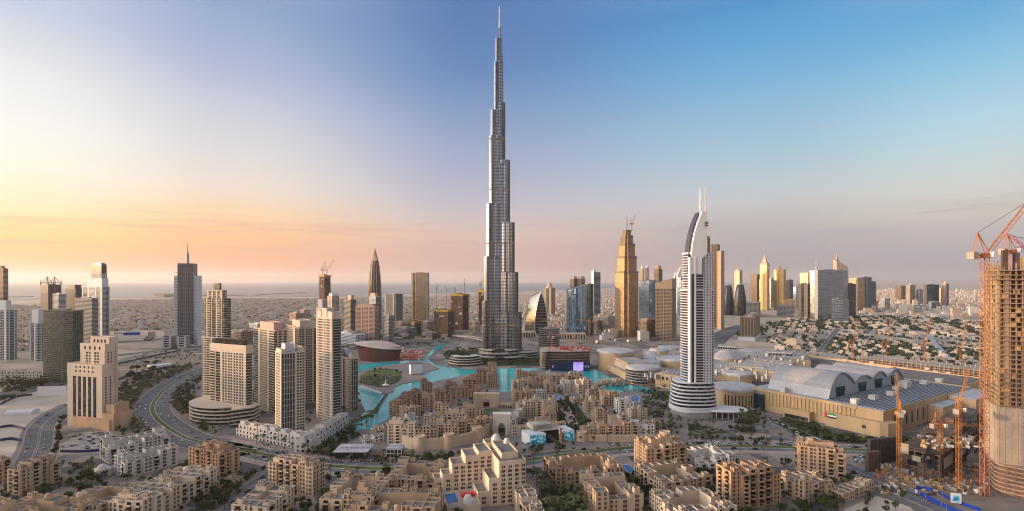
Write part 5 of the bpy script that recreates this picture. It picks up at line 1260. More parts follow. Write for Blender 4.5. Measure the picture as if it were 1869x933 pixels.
# glass-roofed parking hall in front of it
def skylit_hall():
    t = thing('skylit_hall', 'long low roof with a row of square blue skylights left of the stepped hotel', 'building', G(812,932), R(92))
    mb = MB(); mb.tray(-6, 44, -6, 6, 0, 5, .5, .7, 0, 1); mb.build('roof', [M['stone_pale'], M['stone_pale']], t)
    for q in range(6): g = MB(); g.box(-3+q*7.6, 1.5+q*7.6, -3.6, 3.6, 4.31, 4.9); g.build('skylight', M['glass_teal'], t)
skylit_hall()
def dome_gate(label, px, py, s=1.0, th=0):
    t = thing('gatehouse', label, 'gatehouse', G(px, py), R(th)); mb = MB()
    for x in (-5*s, 3*s):
        for y in (-5*s, 3*s): mb.box(x, x+2*s, y, y+2*s, 0, 5*s)
    mb.box(-5.4*s, 5.4*s, -5.4*s, 5.4*s, 5*s, 7*s); mb.build('wall', M['stone_white'], t)
    d = MB(); d.lathe([(4*s,7*s)]+[(4*s*math.cos(R(q)), 7*s+3.6*s*math.sin(R(q))) for q in (0,18,36,54,72,84,90)], 16); d.build('dome', M['stone_white'], t, True)
dome_gate('small white domed gatehouse beside the planted roundabout at lower left', 187, 868, 1.0, 50)

# ------------------------------------------------------------------ the old-style quarter on the island
STO = ['stone','stone_pale','stone_warm','stone','stone_pale']
def inside(p, poly):
    c = False; n = len(poly)
    for i in range(n):
        a, b = poly[i], poly[(i+1) % n]
        if (a[1] > p[1]) != (b[1] > p[1]) and p[0] < (b[0]-a[0])*(p[1]-a[1])/(b[1]-a[1]) + a[0]: c = not c
    return c
def wpoly(px): return [(G(*p).x, G(*p).y) for p in px]
GARD = [(1005,735),(1040,722),(1075,770),(1068,793),(1010,793)]
def quarter_block(px, py, W, D, th, floors, stone, hip, label, group, seed, name='courtyard_house'):
    """flat-roofed block of the old-style quarter: joined masses round a court, recessed dark openings"""
    c0 = G(px, py, 1.3); a = R(th); r = random.Random(seed); t = thing(name, label, 'house', (c0.x - W/2*math.cos(a), c0.y - W/2*math.sin(a), 1.25), a, group)
    nx, ny = max(2, round(W/8)), max(2, round(D/8)); cw, cd = W/nx, D/ny; m = MB(); hb = MB()
    for i in range(nx):
        for j in range(ny):
            if nx > 2 and ny > 2 and 0 < i < nx-1 and 0 < j < ny-1: continue
            fl = max(1, floors + r.choice([0,0,-1,-1,1])); h = fl*3.3 + r.uniform(.4,1.4); e = .02 + .05*((i+j) % 2)
            x0 = i*cw - (r.uniform(.1,1.5) if i == 0 else e); x1 = (i+1)*cw + (r.uniform(.1,1.5) if i == nx-1 else e); y0 = j*cd - (r.uniform(.1,1.5) if j == 0 else e); y1 = (j+1)*cd + (r.uniform(.1,1.5) if j == ny-1 else e)
            m.tray(x0,x1,y0,y1,0,h,.4,1.0,0,1)
            if hip and r.random() < .8:
                P = [(x0-1,y0-1),(x1+1,y0-1),(x1+1,y1+1),(x0-1,y1+1)]; cx_, cy_ = (x0+x1)/2, (y0+y1)/2; z = h + r.uniform(.05,.5)
                hb.prism(P, z, z+.4, bottom=True); hb.prism(P, z+.4, z+3.0, scale=[(cx_+(p-cx_)*.3, cy_+(q-cy_)*.3) for p, q in P])
            elif r.random() < .45: w = r.uniform(2.8,4.2); x, y = r.uniform(x0+.5,max(x0+.6,x1-w-.5)), r.uniform(y0+.5,max(y0+.6,y1-w-.5)); m.tray(x,x+w,y,y+w,h-.99,h+r.uniform(1.8,3.6),.35,.7,0,1)
            else:
                for q in range(2): x, y = r.uniform(x0+.7,x1-2), r.uniform(y0+.7,y1-2); m.box(x,x+1.4,y,y+1.2,h-.99,h+.1,3)
            sty = r.choice(['w','w','b','v'])
            for f in range(fl):
                z = f*3.3 + 1.0
                for (ax, on) in (('R', j == 0), ('L', i == 0), ('E', i == nx-1), ('N', j == ny-1)):
                    if not on: continue
                    lo, hi = (x0, x1) if ax in 'RN' else (y0, y1)
                    its = [(.28,.85),(.72,.85)] if sty == 'w' else [(.5,1.9)] if sty == 'b' else [(.3,.5),(.5,.5),(.7,.5)]
                    for u, w in its:
                        p = lo + (hi-lo)*u; hh = 2.1 if sty != 'b' else 2.4
                        if ax == 'R': m.box(p-w,p+w,y0-.06,y0-.01,z,z+hh,2)
                        elif ax == 'N': m.box(p-w,p+w,y1+.01,y1+.06,z,z+hh,2)
                        elif ax == 'L': m.box(x0-.06,x0-.01,p-w,p+w,z,z+hh,2)
                        else: m.box(x1+.01,x1+.06,p-w,p+w,z,z+hh,2)
                        if sty == 'b' and ax == 'R': m.box(p-w-.3,p+w+.3,y0-1.2,y0-.07,z-.5,z+.5,0)
    m.build('wall', [M[stone], M['roof_grey'], M['glass_win'], M['roof_white']], t); hb.build('hipped_roof', M['tile_brown'], t)
    return t
QB = {
 'wall': ('sand coloured block standing on the bastioned wall of the west quarter', 'blocks on the bastioned wall', [(732,811,29,13,-3,6,0),(778,812,23,13,3,6,0),(818,808,22,13,6,6,0),(855,801,21,13,12,6,0),(883,791,17,13,24,5,0)]),
 'west': ('sand coloured block deeper in the west quarter, between bastioned wall and palace', 'inner blocks of the west quarter', [(748,785,20,13,40,4,0),(792,784,24,16,-4,5,0),(832,781,22,16,6,5,0),(868,774,18,15,12,5,0),(752,768,22,14,35,5,0),(806,765,18,13,0,5,0),(845,762,18,13,6,4,0),(682,808,20,14,35,2,0),(700,795,18,14,38,3,0)]),
 'palace': ('palace wing with brown hipped roofs on the lake shore', 'palace wings with brown hipped roofs', [(737,757,22,14,52,6,1),(760,742,30,14,38,5,1),(782,748,16,14,5,6,0),(808,738,24,14,0,5,1),(780,728,14,12,20,7,1),(838,726,26,15,-4,4,1),(822,716,16,12,0,4,1),(858,710,22,14,-8,5,1),(880,700,16,14,0,7,1),(899,708,15,26,6,6,1),(866,728,20,12,0,4,1),(898,688,14,12,0,7,1)]),
 'gate': ('sand coloured block in the quarter right of the white arched gate', 'blocks right of the white gate', [(932,776,12,40,-14,3,0),(968,762,30,17,10,6,0),(955,795,26,11,3,3,0),(985,792,24,11,5,4,0),(1018,793,18,11,8,4,0),(1004,770,16,14,10,4,0),(955,738,24,17,12,5,0),(985,734,22,17,10,5,0),(1006,752,16,14,10,4,0),(950,717,22,15,8,5,0),(978,713,24,15,8,4,0),(1006,717,18,15,6,4,0)]),
 'shore': ('cream block in the waterfront rows facing the tallest tower', 'waterfront blocks facing the tallest tower', [(953,693,18,14,5,4,0),(976,690,24,12,2,2,0),(1002,690,24,12,0,2,0),(1028,691,24,12,0,2,0),(1052,695,24,13,6,3,0),(960,703,22,13,4,3,0),(990,700,24,13,2,3,0),(1020,700,24,13,2,3,0),(1048,704,24,13,8,4,0)]),
 'east': ('sand coloured block in the east quarter between garden court and lake', 'blocks between garden court and lake', [(1040,715,20,15,14,4,0),(1068,718,22,16,12,5,0),(1058,737,18,13,20,3,0),(1090,732,24,17,8,5,0),(1082,752,18,14,14,4,0),(1116,742,22,18,8,5,0),(1102,770,20,15,12,4,0),(1142,755,20,17,8,5,0),(1130,778,20,13,8,3,0),(1166,771,20,16,10,4,0),(1192,786,18,14,6,3,0)]),
 'front': ('sand coloured block on the garden wall above the boulevard parking', 'blocks on the garden wall', [(1083,799,26,11,2,4,0),(1114,799,25,11,2,4,0),(1145,799,25,11,0,4,0),(1174,798,22,11,0,4,0)]),
}
sd_ = 600
for key, (lab, grp, rows) in QB.items():
    for (px, py, W_, D_, th_, fl_, hip_) in rows:
        sd_ += 1; quarter_block(px, py, W_, D_, th_, fl_, ('stone_warm' if hip_ else ['stone','stone_pale','stone_warm','stone','stone_pale','stone_white','stone_warm'][sd_*3 % 7]), hip_, lab, grp, sd_, 'palace_wing' if hip_ else 'courtyard_house')
# bastioned wall
def fort_wall(label, px, h, bast, key):
    pts = [G(*p) for p in px]; o = pts[0]; t = thing('fort_wall', label, 'wall', (o.x, o.y, 0)); mb = MB()
    L = catmull([p - o for p in pts], 6); ribbon(mb, L, -1.2, 1.2, h, 0, 1)
    mer = 0
    for i in range(len(L) - 1):
        d = L[i+1] - L[i]; n = max(1, int(d.length / 3.0)); an = math.atan2(d.y, d.x)
        for k in range(n): q = L[i] + d*((k + .5)/n); mb.rbox(q.x, q.y, 1.5, .8, an, h, h + 1.0)
    mb.build('wall', M[key], t)
    for p in bast:
        q = G(*p) - o; b = MB(); b.lathe([(6.4,0),(5.6,h+2),(6.0,h+2.2),(6.0,h+3.6),(5.2,h+3.6),(5.2,h+2.6),(0,h+2.6)], 16, c=(q.x, q.y)); b.build('bastion', M[key], t)
fort_wall('sandstone wall with round bastions under the west quarter, facing the boulevard', [(735,816),(765,824),(820,820),(868,808),(898,790)], 13, [(766,824),(819,820),(870,806)], 'stone')
fort_wall('sandstone garden wall under the east quarter above the boulevard parking', [(1060,806),(1100,808),(1150,808),(1215,806)], 8, [(1062,806),(1213,806)], 'stone')
def arch_gate(name, label, px, py, w, h, dep, th, key, ow, oh):
    t = thing(name, label, 'gate', G(px, py), R(th)); mb = MB()
    arc = [(-ow/2,0),(-ow/2,oh*.62)] + [(-ow/2*math.cos(math.pi*i/10), oh*.62 + oh*.38*math.sin(math.pi*i/10)) for i in range(1,10)] + [(ow/2,oh*.62),(ow/2,0)]
    out = [(-w/2,0),(-w/2,h*.5)] + [(-w/2,h)]*0 
    n = len(arc)
    # outer outline sampled against the arch points
    O = []
    for i,(x,z) in enumerate(arc):
        if i == 0: O.append((-w/2,0))
        elif i == n-1: O.append((w/2,0))
        else: u = (i-1)/(n-3); O.append((-w/2 + w*u, h))
    O[1] = (-w/2, h); O[-2] = (w/2, h)
    for y, fl in ((-dep/2,1),(dep/2,-1)):
        for i in range(n-1): mb.face([(O[i][0],y,O[i][1]),(O[i+1][0],y,O[i+1][1]),(arc[i+1][0],y,arc[i+1][1]),(arc[i][0],y,arc[i][1])])
    for i in range(n-1):
        mb.face([(arc[i][0],-dep/2,arc[i][1]),(arc[i+1][0],-dep/2,arc[i+1][1]),(arc[i+1][0],dep/2,arc[i+1][1]),(arc[i][0],dep/2,arc[i][1])])
        mb.face([(O[i][0],-dep/2,O[i][1]),(O[i+1][0],-dep/2,O[i+1][1]),(O[i+1][0],dep/2,O[i+1][1]),(O[i][0],dep/2,O[i][1])])
    mb.build('wall', M[key], t)
    tr = MB(); tr.box(-w/2-.4,w/2+.4,-dep/2-.4,dep/2+.4,h+.01,h+1.6); tr.build('cornice', M[key], t)
    for x in (-w*.40, w*.36): s = MB(); s.box(x,x+w*.05,-dep/2-.12,-dep/2-.01,h*.1,h*.85); s.build('wall_slot', M['stone'], t)
    lt = MB(); lt.box(-ow/2+.2, ow/2-.2, dep/2-.6, dep/2-.2, 0, oh*.5); lt.build('gate_doors', M['wood_dark'], t)
    return t
arch_gate('arched_gate', 'tall white arched gateway at the boulevard entrance of the quarter', 916, 794, 20, 24, 9, -3, 'stone_white', 8, 15)
arch_gate('palace_gate', 'sandstone palace gate block with one pointed dark arch above the pools', 888, 744, 36, 19, 9, -3, 'stone', 9, 13)
def arcade(label, a, b, h, n, key):
    a, b = G(*a), G(*b); d = b - a; t = thing('arcade', label, 'arcade', a, math.atan2(d.y, d.x)); L_ = d.length; mb = MB(); g = MB()
    mb.box(0, L_, 0, 7, h*.68, h); mb.box(0, L_, 6, 7, 0, h*.68)
    for i in range(n + 1): mb.box(L_*i/n - .7, L_*i/n + .7, .05, 5.9, 0, h*.68)
    mb.build('wall', M[key], t)
arcade('low sandstone arcade right of the palace gate', (909,746), (935,748), 8, 6, 'stone')
for lab, pts in (('long narrow blue pool in the palace court, left of the pair', [(873,758),(880,757),(887,766),(877,767)]), ('long narrow blue pool in the palace court, right of the pair', [(894,757),(902,756),(911,764),(900,766)]), ('small blue pool in the garden quarter right of the white gate', [(1010,724),(1020,723),(1030,730),(1018,732)]), ('small blue pool behind the low courtyard block by the boulevard', [(1135,853),(1148,851),(1160,864),(1148,867)]), ('curved blue hotel pool between lake and white hotel tower', [(1148,727),(1160,722),(1168,728),(1166,735),(1152,735)])):
    P = [G(*p) for p in pts]; c = sum(P, Vector())/len(P); t = thing('pool', lab, 'pool', c); mb = MB(); mb.prism([((p-c).x,(p-c).y) for p in P], 0, 1.75); mb.build('water', M['pool_water'], t)
    e = MB(); o = [((p-c).x*1.12,(p-c).y*1.12) for p in P]; e.ring(o, [((p-c).x*1.01,(p-c).y*1.01) for p in P], 0, 1.8); e.build('edge', M['stone_white'], t)
sheet('palace_court', [(855,775),(865,752),(880,748),(905,748),(925,757),(930,778),(900,785)], 1.34, 'grass_lawn')
sheet('garden_court', GARD, 1.34, 'hedge')
sheet('garden_path', [(1022,748),(1038,743),(1056,776),(1040,780)], 1.38, 'paving_pink')
# modern pavilions by the boulevard
def pavilion(name, label, a, b, dep, h, wallm, overhang=2.0, th=None):
    a, b = G(*a), G(*b); d = b - a; t = thing(name, label, 'pavilion', a, math.atan2(d.y, d.x)); L_ = d.length; g = MB(); g.box(0, L_, 0, dep, 0, h); g.build('glazing', M[wallm], t)
    r = MB(); r.box(-overhang, L_+overhang, -overhang, dep+overhang, h+.01, h+.9); 
    for q in range(6): x = L_*(q+.5)/6; r.box(x-1.2, x+1.2, dep*.4, dep*.6, h+.91, h+1.9)
    r.build('roof', M['roof_white'], t); m_ = MB()
    for q in range(int(L_/3)+1): x = min(L_, q*3); m_.box(x-.12, x+.12, -.3, -.02, 0, h)
    m_.build('mullions', M['dark_frame'], t); return t, L_
pavilion('glass_pavilion', 'dark glass pavilion with a flat white roof beside the crowded square', (612,838), (668,838), 22, 7, 'glass_dark')
t, L_ = pavilion('cafe_building', 'small two storey white fronted cafe left of the bastioned wall', (706,836), (733,836), 14, 9, 'glass_dark', .6)
mb = MB()
for z in (0, 4.2, 8.2): mb.box(-.3, L_+.3, -.6, -.31, z, z+.8)
for q in range(5): x = L_*q/4; mb.box(x-.4, x+.4, -.7, -.61, 0, 9)
mb.build('white_frame', M['stone_white'], t)
def sales():
    a, b = G(966,818), G(1050,806); d = b - a; t = thing('sales_pavilion', 'modern pavilion with two big blue picture screens beside the boulevard', 'pavilion', a, math.atan2(d.y, d.x)); L_ = d.length
    mb = MB(); mb.box(L_*.36, L_*.74, 3, 24, 0, 11); mb.build('glass_hall', M['glass_dark'], t)
    for (x0, x1, y0, nm, z1) in ((.02,.36,0,'left_wing',13),(.76,.98,-1,'right_wing',13)):
        w = MB(); w.box(x0*L_, x1*L_, y0+1, 22, 0, z1); w.build(nm, M['tower_white'], t)
        s = MB(); s.box(x0*L_+.5, x1*L_-.5, y0+.4, y0+.97, 2.2, z1-.6); s.build('screen', M['screen_blue'], t)
    r = MB(); r.box(L_*.30, L_*.80, 8, 30, 13.2, 14.2); r.box(L_*.2,L_*.62,14,30,14.21,19); r.build('roof', M['roof_light'], t)
    f = MB(); f.box(L_*.66, L_*.71, 0, 2.9, 0, 17); f.build('pylon', M['stone_warm'], t)
def screenmat(key, a, b, c, st):
    m = bpy.data.materials.new(key); m.use_nodes = True; nt = m.node_tree; N = nt.nodes.new; L = nt.links.new; bs = nt.nodes['Principled BSDF']
    tc = N('ShaderNodeTexCoord'); nz = N('ShaderNodeTexNoise'); nz.inputs['Scale'].default_value = .3 if 'blue' in key else .05; nz.inputs['Detail'].default_value = 6 if 'blue' in key else 1; L(tc.outputs['Object'], nz.inputs['Vector'])
    rp = N('ShaderNodeValToRGB'); L(nz.outputs[0], rp.inputs[0]); e = rp.color_ramp.elements; e[0].position = .35; e[0].color = (*a,1); e[1].position = .68; e[1].color = (*c,1); k = e.new(.5); k.color = (*b,1)
    L(rp.outputs[0], bs.inputs['Base Color']); L(rp.outputs[0], bs.inputs['Emission Color']); bs.inputs['Emission Strength'].default_value = st; bs.inputs['Roughness'].default_value = .3; M[key] = m
screenmat('screen_blue', (.01,.05,.06), (.03,.25,.4), (.5,.6,.6), .45)
screenmat('screen_violet', (.10,.06,.35), (.28,.18,.62), (.5,.4,.85), .7)
sales()
# ------------------------------------------------------------------ shopping mall
def mall():
    O = Vector((425, 602, 0)); th = R(32)
    t = thing('shopping_mall', 'huge sandstone mall with grey wave vaulted roof and round drums at right', 'mall', O, th)
    c, s = math.cos(th), math.sin(th)
    def loc(px, py, z=0.0):
        p = G(px, py, z) - O; return (p.x*c + p.y*s, -p.x*s + p.y*c)
    st = M['mall_stone']
    def P(name, mb, *ms, smooth=False): return mb.build(name, [M[m] if isinstance(m, str) else m for m in ms], t, smooth)
    # main hall: west wall with pilasters, south wall with tall slots
    mb = MB(); mb.box(0, 262, 0, 168, 0, 27.0); P('main_hall', mb, 'mall_stone')
    mb = MB()
    for k in range(26): y = 30 + k*4.9; mb.box(-1.3, -.01, y, y + 2.4, 9, 25.5)
    mb.box(-.9, -.01, 28, 158, 25.6, 28.2); mb.box(-.5, -.01, 28, 158, 0, 8.5); P('pilasters', mb, 'mall_stone')
    mb = MB(); mb.box(-9, -.02, 2, 60, 0, 17); mb.prism([(-9,0),(-5,-7),(4,-11),(14,-9),(14,-.02),(-.02,-.02),(-.02,1.9),(-9,1.9)], 0, 17); P('lower_block', mb, 'mall_stone')
    mb = MB(); mb.box(-11, 3, 78, 112, 0, 11); mb.box(-11.4, 3, 77.6, 112.4, 11.01, 12.2); P('entrance_porch', mb, 'mall_stone')
    g = MB(); g.box(-11.3, -11.02, 80, 110, .5, 5); P('porch_glazing', g, 'glass_dark')
    g = MB(); g.box(-9.2, -9.02, 14, 18, 7, 10.5); P('window', g, 'glass_dark')
    # flag on the wall
    fy0, fy1, z0, z1 = 47, 60, 10.5, 16.2
    fl = MB(); fl.box(-9.35, -9.02, fy0+.01, fy1-3.3, z0+(z1-z0)*2/3, z1); o = P('flag_green_band', fl, 'green_cloth')
    fl = MB(); fl.box(-9.35, -9.02, fy0+.01, fy1-3.3, z0+(z1-z0)/3, z0+(z1-z0)*2/3-.01); P('flag_white_band', fl, 'white_paint')
    fl = MB(); fl.box(-9.35, -9.02, fy0+.01, fy1-3.3, z0, z0+(z1-z0)/3-.01); P('flag_black_band', fl, 'black_cloth')
    fl = MB(); fl.box(-9.36, -9.02, fy1-3.29, fy1, z0, z1); P('flag_red_band', fl, 'red_cloth')
    for k in range(9):
        w = MB(); x = 26 + k*15.5; w.box(x, x+3.6, -.35, -.02, 6, 20); w.box(x, x+3.6, -.5, -.36, 18, 20.6, 1); P('tall_window', w, 'glass_teal', 'red_cloth')
    mb = MB(); mb.box(118, 178, -16, -.6, 0, 21); mb.box(178.1, 262, -30, -.6, 0, 26); P('south_block', mb, 'mall_stone')
    mb = MB(); mb.box(117.5, 178.5, -16.5, -.6, 21.01, 21.8); mb.box(178.6, 262.5, -30.5, -.55, 26.01, 27); P('south_block_roof', mb, 'roof_white')
    mb = MB(); mb.box(.6, 261.4, .6, 167.4, 27.01, 27.5); P('roof_deck', mb, 'roof_blue')
    mb = MB()
    for k in range(17): y = 4 + k*4.0; mb.box(14, 256, y, y + .9, 27.51, 28.2)
    P('roof_ribs', mb, 'roof_ribs_grey')
    mb = MB()
    for (x0, x1, y0, y1) in ((0,262,-.05,.55),(0,.55,.6,167.4),(261.45,262,.6,167.4)): mb.box(x0,x1,y0,y1,27.0,28.9)
    P('parapet', mb, 'mall_stone')
    for (px, py, w, d, h) in ((1563,739,9,7,6),(1597,731,10,8,5),(1630,724,10,8,5),(1655,710,15,11,9),(1637,713,8,6,4),(1690,703,10,8,5),(1718,699,10,8,5),(1432,717,7,6,6)):
        x, y = loc(px, py, 27.5); a = MB(); a.box(x, x+w, y, y+d, 27.52, 27.5+h); a.box(x-.3, x+w+.3, y-.3, y+d+.3, 27.51+h, 27.9+h); P('air_handler', a, 'stone_white')
    # wave vault
    sec = []
    def arch(x0, x1, z0, zp, z1, n=12):
        for i in range(n + (1 if x1 > 229 else 0)):
            u = i/n; zb = z0 + (z1 - z0)*u; zt = zp
            sec.append((x0 + (x1-x0)*u, zb + (zt - zb)*math.sin(math.pi*u)**(.75)))
    arch(16, 84, 0, 31, 14); arch(84, 132, 14, 22, 15, 10); arch(132, 176, 15, 23, 13, 10); arch(176, 230, 13, 22, 0)
    y0, y1 = 70, 150; mb = MB(); n = len(sec)
    for i in range(n - 1):
        a, b = sec[i], sec[i+1]
        for q in range(10):
            ya, yb = y0 + (y1-y0)*q/10, y0 + (y1-y0)*(q+1)/10
            mb.face([(a[0],ya,27.5+a[1]),(b[0],ya,27.5+b[1]),(b[0],yb,27.5+b[1]),(a[0],yb,27.5+a[1])])
    P('wave_vault', mb, 'metal_vault')
    mb = MB()
    for i in range(n - 1): a, b = sec[i], sec[i+1]; mb.hexa([(a[0],y0-1.6,26.5+a[1]),(b[0],y0-1.6,26.5+b[1]),(b[0],y0+.2,26.5+b[1]),(a[0],y0+.2,26.5+a[1]),(a[0],y0-1.6,28+a[1]),(b[0],y0-1.6,28+b[1]),(b[0],y0+.2,28+b[1]),(a[0],y0+.2,28+a[1])],0,None,True)
    P('vault_rim', mb, 'steel')
    for k, (i0, i1) in enumerate(((0,12),(12,22),(22,32),(32,n-1))):
        w = MB()
        for i in range(i0, i1): a, b = sec[i], sec[i+1]; w.face([(a[0],y0+1,27.5),(b[0],y0+1,27.5),(b[0],y0+1,27.4+b[1]),(a[0],y0+1,27.4+a[1])])
        P('vault_gable', w, 'roof_blue')
        xa, xb = sec[i0][0], sec[i1][0]; g = MB(); xm = (xa+xb)/2; g.hexa([(xm-9,y0+.4,28),(xm+9,y0+.4,28),(xm+9,y0+.9,28),(xm-9,y0+.9,28),(xm-12,y0+.4,40),(xm+12,y0+.4,40),(xm+12,y0+.9,40),(xm-12,y0+.9,40)]); P('gable_glazing', g, 'glass_teal')
    w = MB()
    for i in range(n - 1): a, b = sec[i], sec[i+1]; w.face([(a[0],y1-.5,27.5),(b[0],y1-.5,27.5),(b[0],y1-.5,27.4+b[1]),(a[0],y1-.5,27.4+a[1])])
    P('vault_gable', w, 'roof_blue')
    # brown flat wing far right
    x, y = loc(1690, 722, 0); mb = MB(); mb.tray(270, 400, 20, 150, 0, 24, 1, 1.2, 0, 1); P('east_wing', mb, 'mall_stone', 'roof_grey')
    # drums
    def drum(name, px, py, r, h, roofm='roof_white', slots=0, a0=180, a1=330, over=1.5, dome=0):
        x, y = loc(px, py); mb = MB(); mb.lathe([(r,0),(r,h)], 40, c=(x,y)); P(name, mb, 'mall_stone')
        rf = MB(); rf.lathe([(r+over,h-.6),(r+over,h+2.4),(r*.93,h+4.2),(r*.5,h+4.8+dome),(0,h+5+dome*1.25)], 40, c=(x,y)); P(name + '_roof', rf, roofm, smooth=False)
        if slots:
            sl = MB()
            for k in range(slots):
                a = R(a0 + (a1-a0)*k/(slots-1)) - th; sl.rbox(x + (r+.1)*math.cos(a), y + (r+.1)*math.sin(a), .5, 1.3, a, 4, h-5)
            P(name + '_slots', sl, 'glass_win')
        return x, y, r
    x, y, r = drum('round_hall', 1174, 697, 29, 24, slots=9, a0=275, a1=330)
    for k in range(5):      # dark glass terraces on its lake side
        b = MB(); z = 2 + k*4.6; o, i_ = [], []
        for q in range(17):
            a = R(170 + 100*q/16) - th; o.append((x + (r+2.4)*math.cos(a), y + (r+2.4)*math.sin(a))); i_.append((x + (r+.2)*math.cos(a), y + (r+.2)*math.sin(a)))
        b.prism(o + i_[::-1], z + 3.2, z + 4.5, bottom=True); P('terrace_band', b, 'tower_grey')
        b = MB(); b.prism([(x+(px_-x)*.985, y+(py_-y)*.985) for px_, py_ in o] + i_[::-1], z, z + 3.19); P('terrace_glazing', b, 'glass_dark')
    drum('great_round_hall', 1124, 672, 37, 34, slots=10, a0=260, a1=330)
    drum('corner_round_hall', 1340, 738, 31, 24, slots=11, a0=225, a1=310)
    drum('round_hall', 1372, 652, 26, 13, slots=12, a0=200, a1=320)
    for (px, py, r, h, dm) in ((1203,660,20,24,0),(1188,672,19,20,9),(1232,676,36,22,0),(1182,680,24,19,0),(1328,668,30,17,11),(1265,655,30,19,0),(1225,648,30,17,0),(1345,700,24,16,0)):
        drum('roof_disc', px, py, r, h, 'roof_white' if dm != 11 else 'metal_vault', over=.8, dome=dm)
    # straight wings between the drums
    def wing(name, a, b, dep, h, m='mall_stone', roofm='roof_light', th_=None):
        p, q = Vector((*loc(*a), 0)), Vector((*loc(*b), 0)); d = q - p; n_ = Vector((-d.y, d.x, 0)).normalized()*dep
        mb = MB(); mb.prism([(p.x,p.y),(q.x,q.y),((q+n_).x,(q+n_).y),((p+n_).x,(p+n_).y)], 0, h); P(name, mb, m)
        e = d.normalized()*.6; f = n_.normalized()*.6; rf = MB(); rf.prism([((p+e+f).x,(p+e+f).y),((q-e+f).x,(q-e+f).y),((q-e+n_-f).x,(q-e+n_-f).y),((p+e+n_-f).x,(p+e+n_-f).y)], h+.01, h+.5); P(name + '_roof', rf, roofm)
        return p, q, d, n_
    p, q, d, n_ = wing('lake_wing', (1196,706), (1262,716), 60, 23)
    u = d.normalized(); v = -n_.normalized(); an = math.atan2(d.y, d.x)
    for k in range(7):
        w = MB(); z = p + u*(14 + k*7.5) + v*.2; w.rbox(z.x, z.y, 3.2, .5, an, 14, 18.4); P('window', w, 'glass_win')
        b = MB(); z = p + u*(8 + k*8) + v*1.2; b.rbox(z.x, z.y, 6.5, 3, an, 6.2, 7.4); P('awning_ledge', b, 'mall_stone')
    for k in range(8):      # white ribbed barrel roof
        rbm = MB(); z = p + u*(10 + k*6.6)
        for i in range(8):
            a, b2 = math.pi*i/8, math.pi*(i+1)/8; w0 = z - v*(4 + 9 - 9*math.cos(a)); w1 = z - v*(4 + 9 - 9*math.cos(b2)); rbm.bar((w0.x,w0.y,23.4+7*math.sin(a)),(w1.x,w1.y,23.4+7*math.sin(b2)),1.3)
        P('barrel_rib', rbm, 'roof_white')
    p, q, d, n_ = wing('stepped_wing', (1101,666), (1146,690), 40, 27)
    u = d.normalized(); v = -n_.normalized(); an = math.atan2(d.y, d.x)
    for k in range(7):
        w = MB(); z = p + u*(d.length*(.30 + .075*k)) + v*.25; w.rbox(z.x, z.y, 3.0, .4, an, 12, 22); P('arched_window', w, 'white_paint')
        w = MB(); z = p + u*(d.length*(.30 + .075*k)) + v*.28; w.rbox(z.x, z.y, 3.6, .5, an, 22.01, 24); P('red_arch', w, 'red_cloth')
    for k in range(2): w = MB(); z = p + u*(d.length*(.45+.2*k)) + v*.3; w.rbox(z.x, z.y, 7, .4, an, 4, 8); P('red_sign_panel', w, 'red_cloth')
    p, q, d, n_ = wing('lower_terrace', (1097,670), (1148,696), 12, 12); 
    wing('glass_link', (1372,745), (1391,750), 40, 22, 'glass_teal')
    wing('north_wing', (1240,688), (1330,696), 120, 18); wing('north_wing', (1330,690), (1420,700), 150, 20); wing('north_wing', (1180,668), (1310,672), 160, 15); wing('north_wing', (1300,662), (1480,672), 130, 15)
    for (a, b, dep) in (((1310,648),(1345,650),36), ((1398,660),(1446,663),40), ((1340,690),(1395,694),30)):
        p, q, d, n_ = wing('clerestory', a, b, dep, 22, 'stone_white', 'roof_light'); u = d.normalized(); v = -n_.normalized(); an = math.atan2(d.y, d.x); L_ = d.length
        for k in range(8): w = MB(); z = p + u*(L_*(k+.5)/8) + v*.2; w.rbox(z.x, z.y, L_/8*.8, .5, an, 15, 19.5); P('dark_opening', w, 'glass_dark')
    wing('long_hall', (1372,648), (1448,655), 30, 14, 'mall_stone', 'roof_light')
    rc = MB()
    for _ in range(150):
        px, py = rng.uniform(1175,1470), rng.uniform(645,690); x, y = loc(px, py, 20)
        w = rng.uniform(2,7); rc.box(x, x+w, y, y+w*rng.uniform(.4,1), 14, 20 + rng.uniform(.5,3.4))
    P('roof_plant', rc, 'roof_white')['kind'] = 'stuff'
mall()
# elevated strip road behind the mall
def viaduct(label, px, w, h, key='stone_warm', pier=30, name='viaduct'):
    L = catmull([G(p[0], p[1], h) for p in px], 6); o = Vector((L[0].x, L[0].y, 0)); t = thing(name, label, 'viaduct', o); L = [Vector((p.x, p.y, 0)) - o for p in L]
    A, B = offs(L, -w), offs(L, w); d = MB(); e = MB()
    for i in range(len(L) - 1):
        q = [A[i], B[i], B[i+1], A[i+1]]; d.hexa([(p.x,p.y,h-2) for p in q] + [(p.x,p.y,h) for p in q], 0, 1, True)
    for s in (-w, w - .5):
        A, B = offs(L, s), offs(L, s + .5); e = MB()
        for i in range(len(L) - 1): q = [A[i], B[i], B[i+1], A[i+1]]; e.hexa([(p.x,p.y,h+.01) for p in q] + [(p.x,p.y,h+1.4) for p in q])
        e.build('parapet', M[key], t)
    d.build('deck', [M[key], M['asphalt']], t); acc = 0
    for i in range(len(L) - 1):
        acc += (L[i+1] - L[i]).length
        if acc > pier: acc = 0; m_ = MB(); m_.lathe([(1.6,0),(1.6,h-2)], 8, c=(L[i].x, L[i].y)); m_.build('pier', M['concrete'], t)
viaduct('long tan viaduct running behind the mall roofs towards the unfinished high rise', [(1440,646),(1520,655),(1620,669),(1700,680),(1800,693),(1880,702)], 6, 12)
